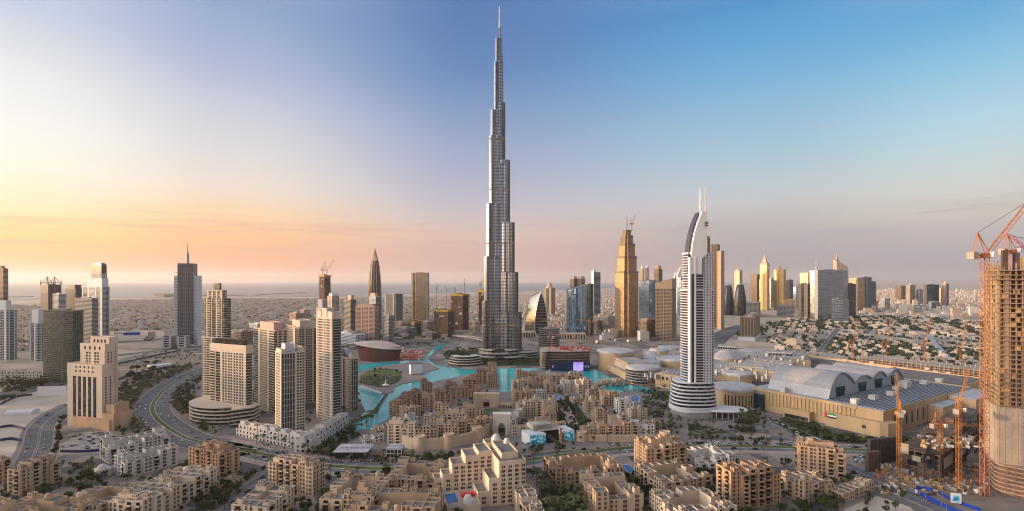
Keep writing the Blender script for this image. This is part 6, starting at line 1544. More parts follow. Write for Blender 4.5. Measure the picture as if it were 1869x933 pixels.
viaduct('grey curved viaduct behind the garden left of the tallest tower', [(828,612),(850,614),(875,618),(892,624)], 8, 12, 'tower_grey')
viaduct('dark long viaduct behind the red opera house', [(590,634),(660,628),(720,624),(790,622)], 8, 9, 'tower_grey')
# ------------------------------------------------------------------ lakeside buildings
def opera():
    Y = GY(661); P = Vector((GX(684, Y), Y + 40, 0)); k = (Y + 40) / F
    t = thing('opera_house', 'dark red bowl shaped opera house with a flared pale copper roof beside the park', 'opera house', P, R(-4))
    rx, ry = 39*k, 30*k; h = GZ(636, Y)
    b = MB(); b.lathe([(.90,0),(.98,h*.5),(1.04,h)], 48, sx=rx, sy=ry); b.build('bowl', M['opera_red'], t)
    f = MB()
    for i in range(72):
        a = 2*math.pi*i/72; f.bar((rx*.915*math.cos(a), ry*.915*math.sin(a), 0), (rx*1.055*math.cos(a), ry*1.055*math.sin(a), h), .38)
    f.build('fins', M['tile_brown'], t)
    r = MB(); n = len(r.v)
    rings = [(1.10,0),(1.17,1.8),(1.0,4.2),(.6,9),(.25,11.5),(0.001,12)]
    cols = 48
    for q, (s, z) in enumerate(rings):
        for i in range(cols):
            a = 2*math.pi*i/cols; lift = 5.5*(-math.cos(a))*(s if s > .9 else s*.6); r.v.append((rx*s*math.cos(a), ry*s*math.sin(a), h + z + lift))
    for q in range(len(rings)-1):
        for i in range(cols): j = (i+1) % cols; r.f.append((q*cols+i, q*cols+j, (q+1)*cols+j, (q+1)*cols+i)); r.m.append(0)
    r.build('roof', M['copper_roof'], t)
opera()
def bands(name, label, cat, px, py, arcs, n, fh, mats, rot=0, z0=0):
    t = thing(name, label, cat, G(px, py), R(rot))
    for f in range(n):
        o, i_ = [], []; r1, r0, a0, a1, dx, step = arcs
        for q in range(21):
            a = R(a0 + (a1-a0)*q/20); o.append((dx + (r1 - step*f)*math.cos(a), (r1 - step*f)*math.sin(a))); i_.append((dx + r0*math.cos(a), r0*math.sin(a)))
        p = o + i_[::-1]; z = z0 + f*fh
        g = MB(); g.prism([(x*.99, y*.99) for x, y in p], z, z + fh - 1.3); g.build('glazing', M[mats[1]], t)
        b = MB(); b.prism(p, z + fh - 1.3, z + fh - .01, bottom=True); b.build('floor_band', M[mats[0]], t)
    return t
bands('terraced_annex', 'low crescent shaped terraced building in the trees left of the tallest tower', 'building', 850, 664, (38,18,195,345,0,2.0), 4, 5, ('stone_white','glass_brown'), 0)
bands('terraced_annex', 'small dark curved terrace building at the right foot of the tallest tower', 'building', 960, 652, (34,14,190,350,0,3.0), 3, 5, ('tower_grey','glass_dark'), 8)
T = tower('office_block', 'grey office block of stacked floor bands with a blue roof, right of the tallest tower', 1003, 648, 983, 1021, 601, 42, ('tower_grey','glass_dark','tower_grey'), 'H', 'H', fh=4.6, cat='office')
def arcade_row(label, a, b, n, h):
    a, b = G(*a), G(*b); d = b - a; t = thing('arcade', label, 'arcade', a, math.atan2(d.y, d.x)); L_ = d.length
    mb = MB(); mb.box(0, L_, 0, 20, h*.78, h)
    for i in range(n + 1): mb.box(L_*i/n - 1.5, L_*i/n + 1.5, 0, 3, 0, h*.78)
    mb.build('wall', M['tower_cream'], t); g = MB(); g.box(0, L_, 6, 19, 0, h*.77); g.build('glazing', M['glass_dark'], t)
arcade_row('white arcaded hall right behind the tallest tower', (950,616), (978,615), 6, 18); arcade_row('white arcaded hall left below the blue slanted glass tower', (1020,619), (1069,619), 10, 18)
# unfinished curved extension with big dark screens
def extension():
    t = thing('unfinished_extension', 'unfinished curved mall extension with red formwork above a dark wall with violet screen', 'unfinished building', G(1033,676))
    k = GY(676)/F; o = Vector(t.location)
    for f in range(7):
        pts = []
        for q in range(15):
            u = q/14; px = 988 + 92*u; dep = -10*math.sin(math.pi*u) - 14*(u < .12); pts.append(((px - 1033)*k, 10 + dep + (6 - f)*1.2))
        p = pts + [(pts[-1][0], 70), (pts[0][0], 70)]; z = f*5.4
        m = MB(); m.prism(p, z + 3.9, z + 5.1, bottom=True); m.build('floor_slab', M['concrete'], t)
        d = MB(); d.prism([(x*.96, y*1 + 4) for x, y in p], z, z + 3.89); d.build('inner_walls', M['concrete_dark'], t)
    for q in range(26):
        x = rng.uniform(-40, 46)*k; y = rng.uniform(8, 60); m = MB(); w = rng.uniform(3, 7); m.box(x, x + w, y, y + 3, 37.6, 37.6 + rng.uniform(2, 4.6)); m.build('red_formwork', M['red_form'], t)
    s = MB(); s.box(-33*k, 42*k, -13, -9, 0, 19); s.build('dark_hoarding', M['hoarding_dark'], t)
    v = MB(); v.box(12*k, 30*k, -13.6, -13.1, 1, 18.6); v.build('screen', M['screen_violet'], t)
    for x in (-26, 33, 38): w = MB(); w.box(x*k, (x+2.2)*k, -13.5, -13.1, 8, 11.5); w.build('white_square', M['white_paint'], t)
extension()
for px, lab in ((1010,'small orange crane left on the red formworked extension'), (1052,'small orange crane right on the red formworked extension')):
    p = G(px, 668); luff_crane('tower_crane', lab, (p.x, p.y + 30), 56, 30, .12, 1.5 if px < 1030 else -1.5, 'crane_orange', 1.3)
luff_crane('tower_crane', 'yellow crane before the dark half of the blue slanted glass tower', G(1076,628)[:2], 62, 34, .1, -1.5, 'crane_yellow', 1.5)
luff_crane('tower_crane', 'yellow crane right in front of the curved pointed glass tower', G(1020,628)[:2], 60, 50, .08, -1.5, 'crane_yellow', 1.5)
# park bits
def park():
    p = G(760, 684); t = thing('outdoor_screen', 'big white outdoor cinema screen with dark side on the park jetty', 'screen', p, R(38)); b = MB(); b.box(-12,12,-2,6,0,21); b.build('frame', M['dark_frame'], t)
    s = MB(); s.box(-2.6,-2.05,0,.1,0,.1); s = MB(); s.box(-12.3,-12.02,-1.6,5.6,2,20); s.box(-11.6,11.6,-2.4,-2.05,2,20.4); s.build('screen', M['white_paint'], t)
    for k in range(9):
        p = G(660 + k*4.2, 710 + k*1.5); t = thing('market_tent', 'white peaked tent in the row along the park shore', 'tent', (p.x, p.y, 1.2), 0, 'white tents along the park shore'); m = MB(); S = [(-3,-3),(3,-3),(3,3),(-3,3)]
        m.prism(S, 2.6, 5.2, scale=[(x*.04, y*.04) for x, y in S])
        m.build('canopy', M['white_paint'], t); l = MB()
        for x, y in S: l.bar((x*.95,y*.95,0),(x*.95,y*.95,2.6),.12)
        l.build('poles', M['steel'], t)
    p = G(704, 707); t = thing('peaked_canopy', 'single white spire canopy on the lawn edge before the lake', 'canopy', (p.x,p.y,1.2)); m = MB(); m.lathe([(6.5,2.6),(2,4.2),(.8,7),(.15,13)], 12); m.build('canopy', M['white_paint'], t); l = MB()
    for k in range(6): a = k*1.047; l.bar((6*math.cos(a),6*math.sin(a),0),(6*math.cos(a),6*math.sin(a),2.6),.12)
    l.build('poles', M['steel'], t)
park()
mb = MB()
for _ in range(320):
    p = G(rng.uniform(728,775), rng.uniform(641,658)); w = rng.uniform(2,7); mb.rbox(p.x, p.y, w, w*rng.uniform(.3,.8), rng.uniform(0,3), .02, rng.uniform(1,3.6), rng.choice([0,0,1,2,3]))
o = mb.build('site_clutter', [M['red_form'], M['stone_white'], M['crane_orange'], M['concrete']]); o['kind'] = 'stuff'
# ------------------------------------------------------------------ construction at the right edge
def high_rise():
    Y = 442; P = Vector((GX(1822, Y), Y, 0)); th = R(-28)
    t = thing('unfinished_high_rise', 'orange lit unfinished high rise with open floors cut by the right photo edge', 'unfinished building', P, th)
    W, D, zc, Ht = 62, 34, 74, 190; fh = 3.9
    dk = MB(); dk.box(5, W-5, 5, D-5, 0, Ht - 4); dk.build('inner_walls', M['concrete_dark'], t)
    n = int((Ht - zc) / fh); sl = MB(); cl = MB(); bal = MB()
    for k in range(n + 1):
        z = zc + k*fh
        e_ = rng.uniform(.6, 2.2); sl.box(-e_, W + .8, -rng.uniform(.6, 2.2), D + .8, z - .75, z)
    for k in range(17):
        x = W*k/16; cl.box(x - .4, x + .4, .3, 1.2, zc, Ht + (3 if k % 3 == 0 else 0))
        if k % 4 == 1: cl.box(x - .2, x + 3.0, .3, 1.2, zc, Ht - 6)
    for k in range(9):
        y = D*k/8; cl.box(.3, 1.2, y - .4, y + .4, zc, Ht + (5 if k % 2 else 1))
        if k % 3 == 1: cl.box(.3, 1.2, y, y + 3.4, zc, Ht - 8)
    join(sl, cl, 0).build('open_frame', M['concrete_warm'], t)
    for k in range(84):
        z = zc + rng.randint(0, n-1)*fh
        if k % 2: x = rng.uniform(0, W-4); b = MB(); b.box(x, x + rng.uniform(2,4.5), -.25, .1, z + .05, z + 2.9)
        else: y = rng.uniform(0, D-4); b = MB(); b.box(-.25, .1, y, y + rng.uniform(2,4.5), z + .05, z + 2.9)
        b.build('plywood_panel', M['plywood'], t)
    for (x, y, h) in ((4,4,14),(12,6,12),(20,5,15)): b = MB(); b.box(x, x+3.4, y, y+5, Ht-4, Ht + h); b.build('core_stub', M['concrete_dark'], t)
    nt_ = MB(); nt_.ring([(24,-1.4),(W+1.4,-1.4),(W+1.4,D),(24,D)], [(24.4,-1),(W+1,-1),(W+1,D-.4),(24.4,D-.4)], Ht - 4, Ht + 8); nt_.build('safety_net', M['safety_net'], t)
    rail = MB(); rail.box(-4.5, W*.5, -2.5, -.9, Ht - 11, Ht - 10.2); rail.build('work_platform', M['concrete_warm'], t)
    hs = MB(); hs.box(W*.34, W*.39, -2.6, -2.3, 26, Ht - 6); hs.build('shaded_gap_strip', M['dark_frame'], t)  # dark strip painted in for the shaded vertical gap, no real part
    sc = MB()
    for k in range(12): x = W*k/11*.3; sc.bar((x, -2.9, zc - 2), (x, -2.9, zc + 44 + 20*math.sin(k*1.7)), .12)
    for k in range(0, 16, 3): sc.bar((0, -2.9, zc + k*3), (W*.3, -2.9, zc + k*3), .1); sc.bar((-3.0, 0, zc + k*4), (-3.0, D, zc + k*4), .1)
    for k in range(6): y = D*k/5; sc.bar((-3.0, y, zc - 2), (-3.0, y, zc + 60 + 14*math.sin(k*2.3)), .12)
    sc.build('scaffold', M['tower_brown'], t)
    # lower floors behind pale panels, with a dark recess
    pn = MB(); 
    for (a, b) in ((0,20),(24,41),(45,W)): pn.box(a, b, -1.0, 4.9, 24, zc - 1.2)
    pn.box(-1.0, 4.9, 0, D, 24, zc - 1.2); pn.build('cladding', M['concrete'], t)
    gr = MB()
    for k in range(13): z = 27 + k*3.9; gr.box(-1.1, W, -1.12, -1.01, z, z + .25); gr.box(-1.12, -1.01, 0, D, z, z + .25)
    for k in range(16): x = k*4.0; gr.box(x, x + .2, -1.14, -1.02, 24, zc - 1.2)
    gr.build('panel_joints', M['tower_tan'], t)
    pd, pk = MB(), MB()
    for k in range(7):
        o = [(W*.55 + (W*.58)*math.cos(R(180 + 180*q/18)), 2 + 14*math.sin(R(180 + 180*q/18))) for q in range(19)]; p = o + [(W*1.13, 20), (-W*.03, 20)]
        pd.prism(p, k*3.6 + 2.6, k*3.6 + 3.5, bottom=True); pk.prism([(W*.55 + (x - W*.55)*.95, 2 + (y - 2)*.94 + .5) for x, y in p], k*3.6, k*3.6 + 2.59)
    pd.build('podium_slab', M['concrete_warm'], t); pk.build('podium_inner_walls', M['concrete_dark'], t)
    return t
high_rise()
luff_crane('tower_crane', 'tall orange tower crane beside the unfinished high rise, jib raised to the upper right', G(1797, 905)[:2], 197, 66, R(46), R(80), 'crane_orange', 1.9)
p = Vector((GX(1848, 462), 462, 0)); luff_crane('tower_crane', 'small orange crane standing on top of the unfinished high rise', (p.x, p.y), 14, 30, R(8), R(80), 'crane_orange', 1.6, zb=188)
luff_crane('tower_crane', 'red jibbed crane at the upper right corner of the unfinished high rise', (GX(1890, 470), 470), 12, 24, R(42), R(-80), 'crane_red', 1.3, zb=188)
site_tower('low dark unfinished podium with pale top slabs beside the slip road', 1716, GY(880), 1640, 1786, 832, 38, 0, 'concrete_dark', 4.4)
site_tower('dark unfinished block with white slab top behind the low podium', 1735, GY(855), 1682, 1800, 796, 40, 0, 'concrete_dark', 4.6)
mb = MB()
for _ in range(420):
    p = G(rng.uniform(1600,1800), rng.uniform(848,905)); w = rng.uniform(.8,5); mb.rbox(p.x, p.y, w, w*rng.uniform(.15,.7), rng.uniform(0,3), .02, rng.uniform(.5,3), rng.choice([0,0,1,2,3,4]))
o = mb.build('site_clutter', [M['concrete'], M['stone_white'], M['plywood'], M['concrete_dark'], M['crane_orange']]); o['kind'] = 'stuff'
mb = MB()
for _ in range(160):
    p = G(rng.uniform(1650,1790), rng.uniform(838,862)); z = 28; w = rng.uniform(1,6); mb.rbox(p.x, p.y-20, w, w*rng.uniform(.15,.7), rng.uniform(0,3), z, z+rng.uniform(.4,3), rng.choice([0,1,2,3]))
o = mb.build('site_clutter', [M['concrete'], M['stone_white'], M['plywood'], M['concrete_dark']]); o['kind'] = 'stuff'
def screenwall(label, a, b, h, m):
    a, b = G(*a), G(*b); d = b - a; t = thing('netted_wall', label, 'wall', a, math.atan2(d.y, d.x)); mb = MB(); mb.box(0, d.length, 0, 3, 0, h); mb.build('net', M[m], t); f = MB()
    for k in range(9): x = d.length*k/8; f.box(x-.25, x+.25, -.5, -.02, 0, h + .6)
    for k in range(5): f.box(0, d.length, -.4, -.03, h*k/5, h*k/5 + .3)
    f.build('frame', M['concrete_dark'], t)
screenwall('dark netted scaffold wall left of the low unfinished podium', (1588,848), (1640,842), 24, 'dark_frame')
screenwall('brown scaffold panel wall at the corner of the dark netted wall', (1585,862), (1606,858), 18, 'concrete_dark')
for px, py, zm, jb, an, az, key, lab in ((1641,868,56,36,1.15,.5,'crane_yellow','yellow crane left of the three at the low site, jib steeply raised'), (1750,892,66,46,.78,.9,'crane_yellow','yellow crane right of the three at the low site, jib tilted right'), (1716,872,46,60,-.12,1.35,'crane_yellow','yellow crane with a level jib between the two raised ones')):
    luff_crane('tower_crane', lab, G(px, py)[:2], zm, jb, an, az, key, 1.3)
def site_at(label, P, th, W, D, H, fh=4.2):
    t = thing('unfinished_building', label, 'unfinished building', P, th); sl, cl, dk = MB(), MB(), MB(); n = int(H/fh)
    for k in range(n): sl.box(0, W, 0, D, (k+1)*fh - .8, (k+1)*fh - .1)
    for i in range(int(W/7)+1):
        for y in (.5, D-1.2): cl.box(i*7, i*7 + .9, y, y + .8, 0, H + (2 if i % 2 else 0))
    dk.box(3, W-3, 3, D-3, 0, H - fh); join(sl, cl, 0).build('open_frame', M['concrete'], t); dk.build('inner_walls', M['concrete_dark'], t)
    for k in range(8):
        x = rng.uniform(0, W-8); z = rng.randint(0, n-1)*fh; b = MB(); b.box(x, x+7, -.5, -.02, z, z+4); b.build('panel', M['stone_white'], t)
a, b = G(1566,672), G(1800,700); d = b - a
site_at('very long unfinished slab building behind the mall with four thin red cranes', a, math.atan2(d.y,d.x), d.length, 42, 25)
for px, py, top, lean, lab in ((1556,668,587,.35,'thin red crane at the left end of the long slab site'), (1617,672,587,.3,'second thin red crane from the left over the long slab site'), (1688,678,584,.2,'third thin red crane from the left over the long slab site'), (1754,684,588,.3,'fourth thin red crane over the long slab site, nearest the high rise')):
    p = G(px, py); Zt = GZ(top, p.y); luff_crane('tower_crane', lab, (p.x, p.y), Zt*.45, Zt*.58, R(82), 1.5, 'crane_orange', 1.5)
t = thing('ramp_roof', 'long slanting grey metal roof pointing up beyond the long slab site', 'roof', G(1725,655)); m_ = MB(); q = G(1692,618) - Vector(t.location); m_.hexa([(-6,0,0),(14,0,0),(q.x+5,q.y,10),(q.x-3,q.y,10),(-6,0,3),(14,0,3),(q.x+5,q.y,14),(q.x-3,q.y,14)],0,None,True); m_.build('deck', M['steel'], t); m_ = MB(); m_.bar((q.x*.5,q.y*.5,0),(q.x*.5,q.y*.5,6),1.5); m_.build('prop', M['concrete'], t)
def hoarding(label, px, h, key, group=None):
    L = catmull([G(*p) for p in px], 4); o = L[0]; t = thing('hoarding', label, 'hoarding', o, 0, group); mb = MB(); ribbon(mb, [p - o for p in L], -.15, .15, h, 0, 1); mb.build('panels', M[key], t)
    f = MB()
    for i in range(0, len(L), 2): q = L[i] - o; f.box(q.x-.2,q.x+.2,q.y+.2,q.y+.7,0,h+.3)
    f.build('posts', M['steel'], t)
hoarding('bright blue hoarding along the slip road, lower row', [(1668,897),(1720,925),(1770,945)], 3.2, 'hoarding_blue')
hoarding('bright blue hoarding behind the lower blue row by the site', [(1672,893),(1700,897),(1745,918),(1790,934)], 2.8, 'hoarding_blue')
for px, lab in (([(0,782),(22,779),(45,785)],'dark blue hoarding across the sand plot, upper left of the street'), ([(0,806),(20,803),(38,806)],'dark blue hoarding across the sand plot, lower left of the street'), ([(0,740),(30,726),(58,722)],'dark blue hoarding beside the highway at the far left'), ([(96,792),(130,787),(210,778)],'pale grey hoarding around the excavation below the stepped tower'), ([(110,826),(160,826),(205,821)],'dark hoarding along the car park verge'), ([(215,694),(250,683),(320,668)],'dark blue hoarding along the dirt plot behind the stepped tower'), ([(205,668),(260,655),(330,640)],'second dark blue hoarding further back on the dirt plot')):
    hoarding(lab, px, 3.0, 'stone_white' if 'pale' in lab else 'hoarding_dark')
t = thing('billboard', 'white roadside billboard with greenish picture beside the blue hoarding', 'billboard', G(1745,922), R(-20)); m_ = MB(); m_.box(-3.4,3.4,-.2,.2,1.6,9.5); m_.build('panel', M['white_paint'], t); m_ = MB(); m_.box(-2.4,2.2,-.3,-.21,3,7.8); m_.build('picture', M['screen_blue'], t); m_ = MB(); m_.bar((-2.5,.1,0),(-2.5,.1,1.6),.2); m_.bar((2.5,.1,0),(2.5,.1,1.6),.2); m_.build('legs', M['steel'], t)
# white wall and tents on the sand plots at left
t = thing('boundary_wall', 'blank white wall in front of the broad brown glass block', 'wall', G(68,723), math.atan2(G(121,722).y - G(68,723).y, G(121,722).x - G(68,723).x)); m_ = MB(); m_.box(0, (G(121,722)-G(68,723)).length, 0, 1, 0, 14); m_.box(0, (G(121,722)-G(68,723)).length, -.2, 1.2, 14.01, 14.5); m_.build('wall', M['white_paint'], t)
def tent(label, px, py, L_, W_, th, h=6):
    t = thing('storage_tent', label, 'tent', G(px, py), R(th)); m = MB(); n = 7
    pr = [(W_/2*math.cos(math.pi - math.pi*i/n*1.0), h*.55 + h*.45*math.sin(math.pi*i/n)) for i in range(n+1)]; pr = [(-W_/2,0)] + pr + [(W_/2,0)]
    for i in range(len(pr)-1): m.face([(0,pr[i][0],pr[i][1]),(L_,pr[i][0],pr[i][1]),(L_,pr[i+1][0],pr[i+1][1]),(0,pr[i+1][0],pr[i+1][1])])
    for x in (0, L_): m.face([(x,a,b) for a, b in pr])
    m.build('canopy', M['white_paint'], t); r = MB()
    for k in range(6):
        x = L_*k/5
        for i in range(len(pr)-1): r.bar((x,pr[i][0]*1.01,pr[i][1]+.05),(x,pr[i+1][0]*1.01,pr[i+1][1]+.05),.18)
    r.build('ribs', M['steel'], t)
tent('white storage tent on the sand plot at the far left', 14, 757, 32, 16, 12); tent('white site tent left of the left avenue among dirt', 272, 672, 40, 14, 60)
for px, py, w, h, d, th, key, lab in ((225,612,40,9,20,5,'hoarding_blue','long bright blue shed left of the spire tower'), (303,608,46,9,20,3,'hoarding_blue','bright blue low shed just left of the spire tower'), (208,610,36,8,22,4,'house_white','long white shed by the far highway at left'), (262,622,20,7,12,0,'tile_brown','small dark red site shed by the far highway')):
    t = thing('shed', lab, 'shed', G(px,py), R(th)); m_ = MB(); k = GY(py)/F; m_.box(0,w,0,d,0,h*.8); m_.build('wall', M[key], t); m_ = MB(); m_.hexa([(-.5,-.5,h*.81),(w+.5,-.5,h*.81),(w+.5,d+.5,h*.81),(-.5,d+.5,h*.81),(-.5,d*.5,h),(w+.5,d*.5,h),(w+.5,d*.5+.2,h),(-.5,d*.5+.2,h)]); m_.build('roof', M[key], t)
# ------------------------------------------------------------------ planting
def leafball(mb, c, rx, ry, rz, n, s, r, m=0):
    for _ in range(n):
        while True:
            p = Vector((r.uniform(-1,1), r.uniform(-1,1), r.uniform(-1,1)))
            if .25 < p.length < 1: break
        q = Vector((c[0] + p.x*rx, c[1] + p.y*ry, c[2] + p.z*rz)); d = Vector((r.gauss(0,1), r.gauss(0,1), r.gauss(0,1))).normalized(); u = d.orthogonal().normalized()*s*r.uniform(.6,1.3); w = d.cross(u).normalized()*s*r.uniform(.5,1.1)
        mb.face([q-u-w*.4, q+u*.3-w, q+u+w*.3, q-u*.2+w], m)
def tree_meshes(seed, h, w, n, s, leaf):
    r = random.Random(seed); tr = MB(); cr = MB(); tr.bar((0,0,0),(r.uniform(-.2,.2),r.uniform(-.2,.2),h*.5), .26, 0, .17, 6)
    for k in range(r.randint(5,7)):
        a = r.uniform(0,6.28); d = r.uniform(.2,.62)*w; z = r.uniform(.48,.9)*h; c = (d*math.cos(a), d*math.sin(a), z)
        tr.bar((0,0,h*r.uniform(.28,.45)), c, .12, 0, .05, 5); q = r.uniform(.34,.55)*w; leafball(cr, c, q, q, q*r.uniform(.6,.85), n//6, s, r)
    return tr.mesh('trunk', M['bark']), cr.mesh('crown', M[leaf])
def palm_meshes(seed, h):
    r = random.Random(seed); tr = MB(); cr = MB(); lean = (r.uniform(-.3,.3), r.uniform(-.3,.3)); tr.bar((0,0,0),(lean[0]*.5,lean[1]*.5,h*.5), .24, 0, .2, 6); tr.bar((lean[0]*.5,lean[1]*.5,h*.5),(*lean,h), .2, 0, .22, 6)
    for k in range(22):
        a = 6.283*k/22 + r.uniform(-.2,.2); up = r.uniform(-.25,1.1); L_ = r.uniform(2.9,4.0); d = Vector((math.cos(a), math.sin(a), 0)); sdv = Vector((-d.y, d.x, 0)); p = Vector((*lean, h)); e = up; prev = None
        for q in range(5):
            wd = (.22, .55, .6, .42, .06)[q]; A, B = p + sdv*wd - Vector((0,0,wd*.4)), p - sdv*wd - Vector((0,0,wd*.4))
            if prev: cr.face([prev[0], prev[2], p, A]); cr.face([prev[2], prev[1], B, p])
            prev = (A, B, p.copy()); p = p + (d*math.cos(e) + Vector((0,0,math.sin(e))))*L_/4; e -= .5
    return tr.mesh('trunk', M['bark']), cr.mesh('crown', M['leaf_palm'])
TREES = [tree_meshes(300+i, h, w, n, s, l) for i, (h, w, n, s, l) in enumerate(((6.5,3.4,420,.42,'leaf'),(7.5,4.2,480,.48,'leaf'),(5.2,3.0,360,.4,'leaf_olive'),(8.5,4.6,520,.5,'leaf_dark'),(4.4,2.6,300,.36,'leaf_olive'),(6.0,3.8,420,.45,'leaf_dark')))]
PALMS = [palm_meshes(400+i, h) for i, h in enumerate((8.0,9.4,10.6,7.0))]
def plant(kind, x, y, z, label, group, s=1.0):
    tm, cm = rng.choice(PALMS if kind == 'palm' else TREES); a = rng.uniform(0,6.28)
    o = inst('palm_tree' if kind == 'palm' else 'leafy_tree', tm, None, (x,y,z), a, (s,s,s*rng.uniform(.85,1.15))); tag(o, label, 'palm' if kind == 'palm' else 'tree', group); inst('crown', cm, o)
FOOT = []      # footprints of what stands on the ground: nothing is planted inside them
def foot_of():
    bpy.context.view_layer.update()
    for o in scene.objects:
        if o.parent is None and o.get('category') in ('building','hotel','tower','arcade','mall','opera house','pavilion','office','house','unfinished building','townhouse','gate','pool'):
            xs, ys = [], []
            for c in ([o] + list(o.children)):
                if c.type == 'MESH' and c.name.split('.')[0] not in ('window','balcony'):
                    mw = c.matrix_world
                    for b in c.bound_box: p = mw @ Vector(b); xs.append(p.x); ys.append(p.y)
            if not xs: continue
            # oriented test through the root's own frame
            inv = o.matrix_world.inverted(); lx, ly = [], []
            for c in ([o] + list(o.children)):
                if c.type == 'MESH' and c.name.split('.')[0] not in ('window','balcony'):
                    mm = inv @ c.matrix_world
                    for b in c.bound_box: p = mm @ Vector(b); lx.append(p.x); ly.append(p.y)
            FOOT.append((min(xs), max(xs), min(ys), max(ys), inv, min(lx), max(lx), min(ly), max(ly)))
foot_of()
def free(x, y, g=1.5):
    for f in FOOT:
        if f[0]-g < x < f[1]+g and f[2]-g < y < f[3]+g:
            p = f[4] @ Vector((x, y, 0))
            if f[5]-g < p.x < f[6]+g and f[7]-g < p.y < f[8]+g: return False
    return True
def onroad(x, y, g=.5):
    for L, half, med in ROADS.values():
        for i in range(len(L)-1):
            a, b = L[i], L[i+1]; dx, dy = b.x-a.x, b.y-a.y; l2 = dx*dx+dy*dy
            if l2 < 1e-6: continue
            u = max(0, min(1, ((x-a.x)*dx+(y-a.y)*dy)/l2)); ex, ey = a.x+u*dx-x, a.y+u*dy-y
            if ex*ex+ey*ey < (half+g)**2: return True
    return False
def row(road_, off, step, kind, label, group, u0=0.0, u1=1.0, s=1.0, jit=.6):
    L = ROADS[road_][0]; P = offs(L, off); acc = 0; n = len(P)
    for i in range(int(u0*(n-1)), int(u1*(n-1))):
        d = P[i+1] - P[i]; l = d.length
        while acc < l:
            q = P[i] + d*(acc/l); acc += step*rng.uniform(.8,1.2); x, y = q.x + rng.uniform(-jit,jit), q.y + rng.uniform(-jit,jit)
            if free(x, y): plant(kind, x, y, .1, label, group, s*rng.uniform(.85,1.15))
        acc -= l
def grove(px, n, kind, label, group, z=.05, s=1.0, gap=1.5, roads=True):
    poly = wpoly(px); xs = [p[0] for p in poly]; ys = [p[1] for p in poly]; k = tries = 0; pts = []
    while k < n and tries < n*40:
        tries += 1; p = (rng.uniform(min(xs),max(xs)), rng.uniform(min(ys),max(ys)))
        if not inside(p, poly) or not free(*p, gap) or (roads and onroad(*p)): continue
        if any((p[0]-q[0])**2+(p[1]-q[1])**2 < 9 for q in pts): continue
        pts.append(p); plant(kind if kind != 'mix' else rng.choice(['palm','round','round']), p[0], p[1], z, label if kind != 'mix' else label, group, s*rng.uniform(.75,1.3)); k += 1
row('left_avenue', -27, 8, 'palm', 'palm tree in the dense row along the outer side of the curved left avenue', 'palms outside the left avenue', .3, .98)
row('left_avenue', -34, 9, 'palm', 'palm tree in the dense row along the outer side of the curved left avenue', 'palms outside the left avenue', .45, .95)
row('left_avenue', 26, 13, 'palm', 'palm tree on the inner side of the curved left avenue by the podium', 'palms inside the left avenue', .2, .95)
row('boulevard', -20, 15, 'palm', 'palm tree on the far pavement of the boulevard in front of the old quarter', 'palms on the far boulevard pavement', .05, .95)
row('boulevard', 21, 24, 'palm', 'palm tree on the near pavement of the boulevard', 'palms on the near boulevard pavement', .05, .8)
row('left_street', 17, 16, 'round', 'dark street tree along the street at the far left', 'trees along the far left street', .1, 1)
row('highway', 21, 30, 'round', 'dark tree beside the highway at the far left', 'trees beside the far left highway', .2, 1)
row('side_street', 14, 14, 'round', 'leafy tree along the side street right of the bar block', 'trees along the side street', .1, .9)
row('slip_road', 14, 17, 'round', 'leafy tree along the slip road at lower right', 'trees along the slip road', .1, .7)
sheet('garden_ground', [(1165,722),(1185,712),(1225,715),(1232,740),(1240,770),(1310,782),(1330,790),(1200,800),(1185,770)], .03, 'hedge')
grove([(1165,722),(1185,710),(1228,716),(1232,745),(1240,772),(1320,783),(1300,793),(1200,797),(1180,765)], 74, 'palm', 'palm tree in the thick garden left of the white hotel tower', 'palms in the white hotel garden')
sheet('roundabout_garden', [(1345,760),(1362,752),(1385,756),(1388,768),(1370,776),(1350,772)], .05, 'hedge')
grove([(1343,760),(1362,750),(1388,756),(1388,768),(1368,777),(1348,772)], 16, 'palm', 'palm tree on the roundabout garden right of the white hotel tower', 'palms on the roundabout garden', roads=False)
sheet('garden_ground', [(1420,765),(1450,755),(1490,768),(1510,790),(1580,800),(1640,775),(1600,806),(1500,806),(1440,790)], .03, 'hedge')
grove([(655,700),(662,684),(690,676),(735,678),(740,690),(720,702),(690,709)], 8, 'round', 'tree at the edge of the oval park lawn', 'trees on the oval park', z=1.2)
sheet('garden_ground', [(985,888),(1010,892),(1060,900),(1075,935),(1080,975),(1000,985)], .03, 'hedge')
grove([(975,872),(1005,878),(1022,905),(1060,905),(1068,940),(1078,985),(1000,985),(985,925)], 58, 'palm', 'palm tree along the sunken palm path right of the stepped hotel', 'palms along the palm path', s=1.1)
sheet('garden_ground', [(270,895),(300,872),(345,856),(350,885),(300,905)], .03, 'hedge')
grove([(262,898),(298,874),(352,850),(352,890),(300,910)], 34, 'round', 'dark green tree between the white blocks and the long bar block', 'trees between white blocks and bar block', s=1.15)
grove([(390,890),(430,880),(450,870),(455,890),(410,920),(395,930)], 16, 'round', 'leafy tree around the low pavilion by the side street', 'trees around the low pavilion')
grove([(535,905),(590,905),(620,915),(590,985),(540,985)], 22, 'round', 'leafy tree in the court below the lone eight storey block', 'trees below the lone eight storey block')
grove([(1240,870),(1270,860),(1310,880),(1312,930),(1290,920)], 20, 'round', 'dark tree between the courtyard block and tall golden block', 'trees between courtyard and golden block')
grove([(1330,945),(1420,930),(1470,935),(1540,885),(1560,905),(1480,985),(1350,985)], 36, 'round', 'leafy tree below the tall golden block and pale courtyard block', 'trees below the golden block', s=1.1)
grove([(1140,860),(1165,860),(1165,885),(1200,920),(1170,985),(1172,920),(1140,880)], 22, 'round', 'dark tree around the small pool by the low courtyard block', 'trees around the small pool')
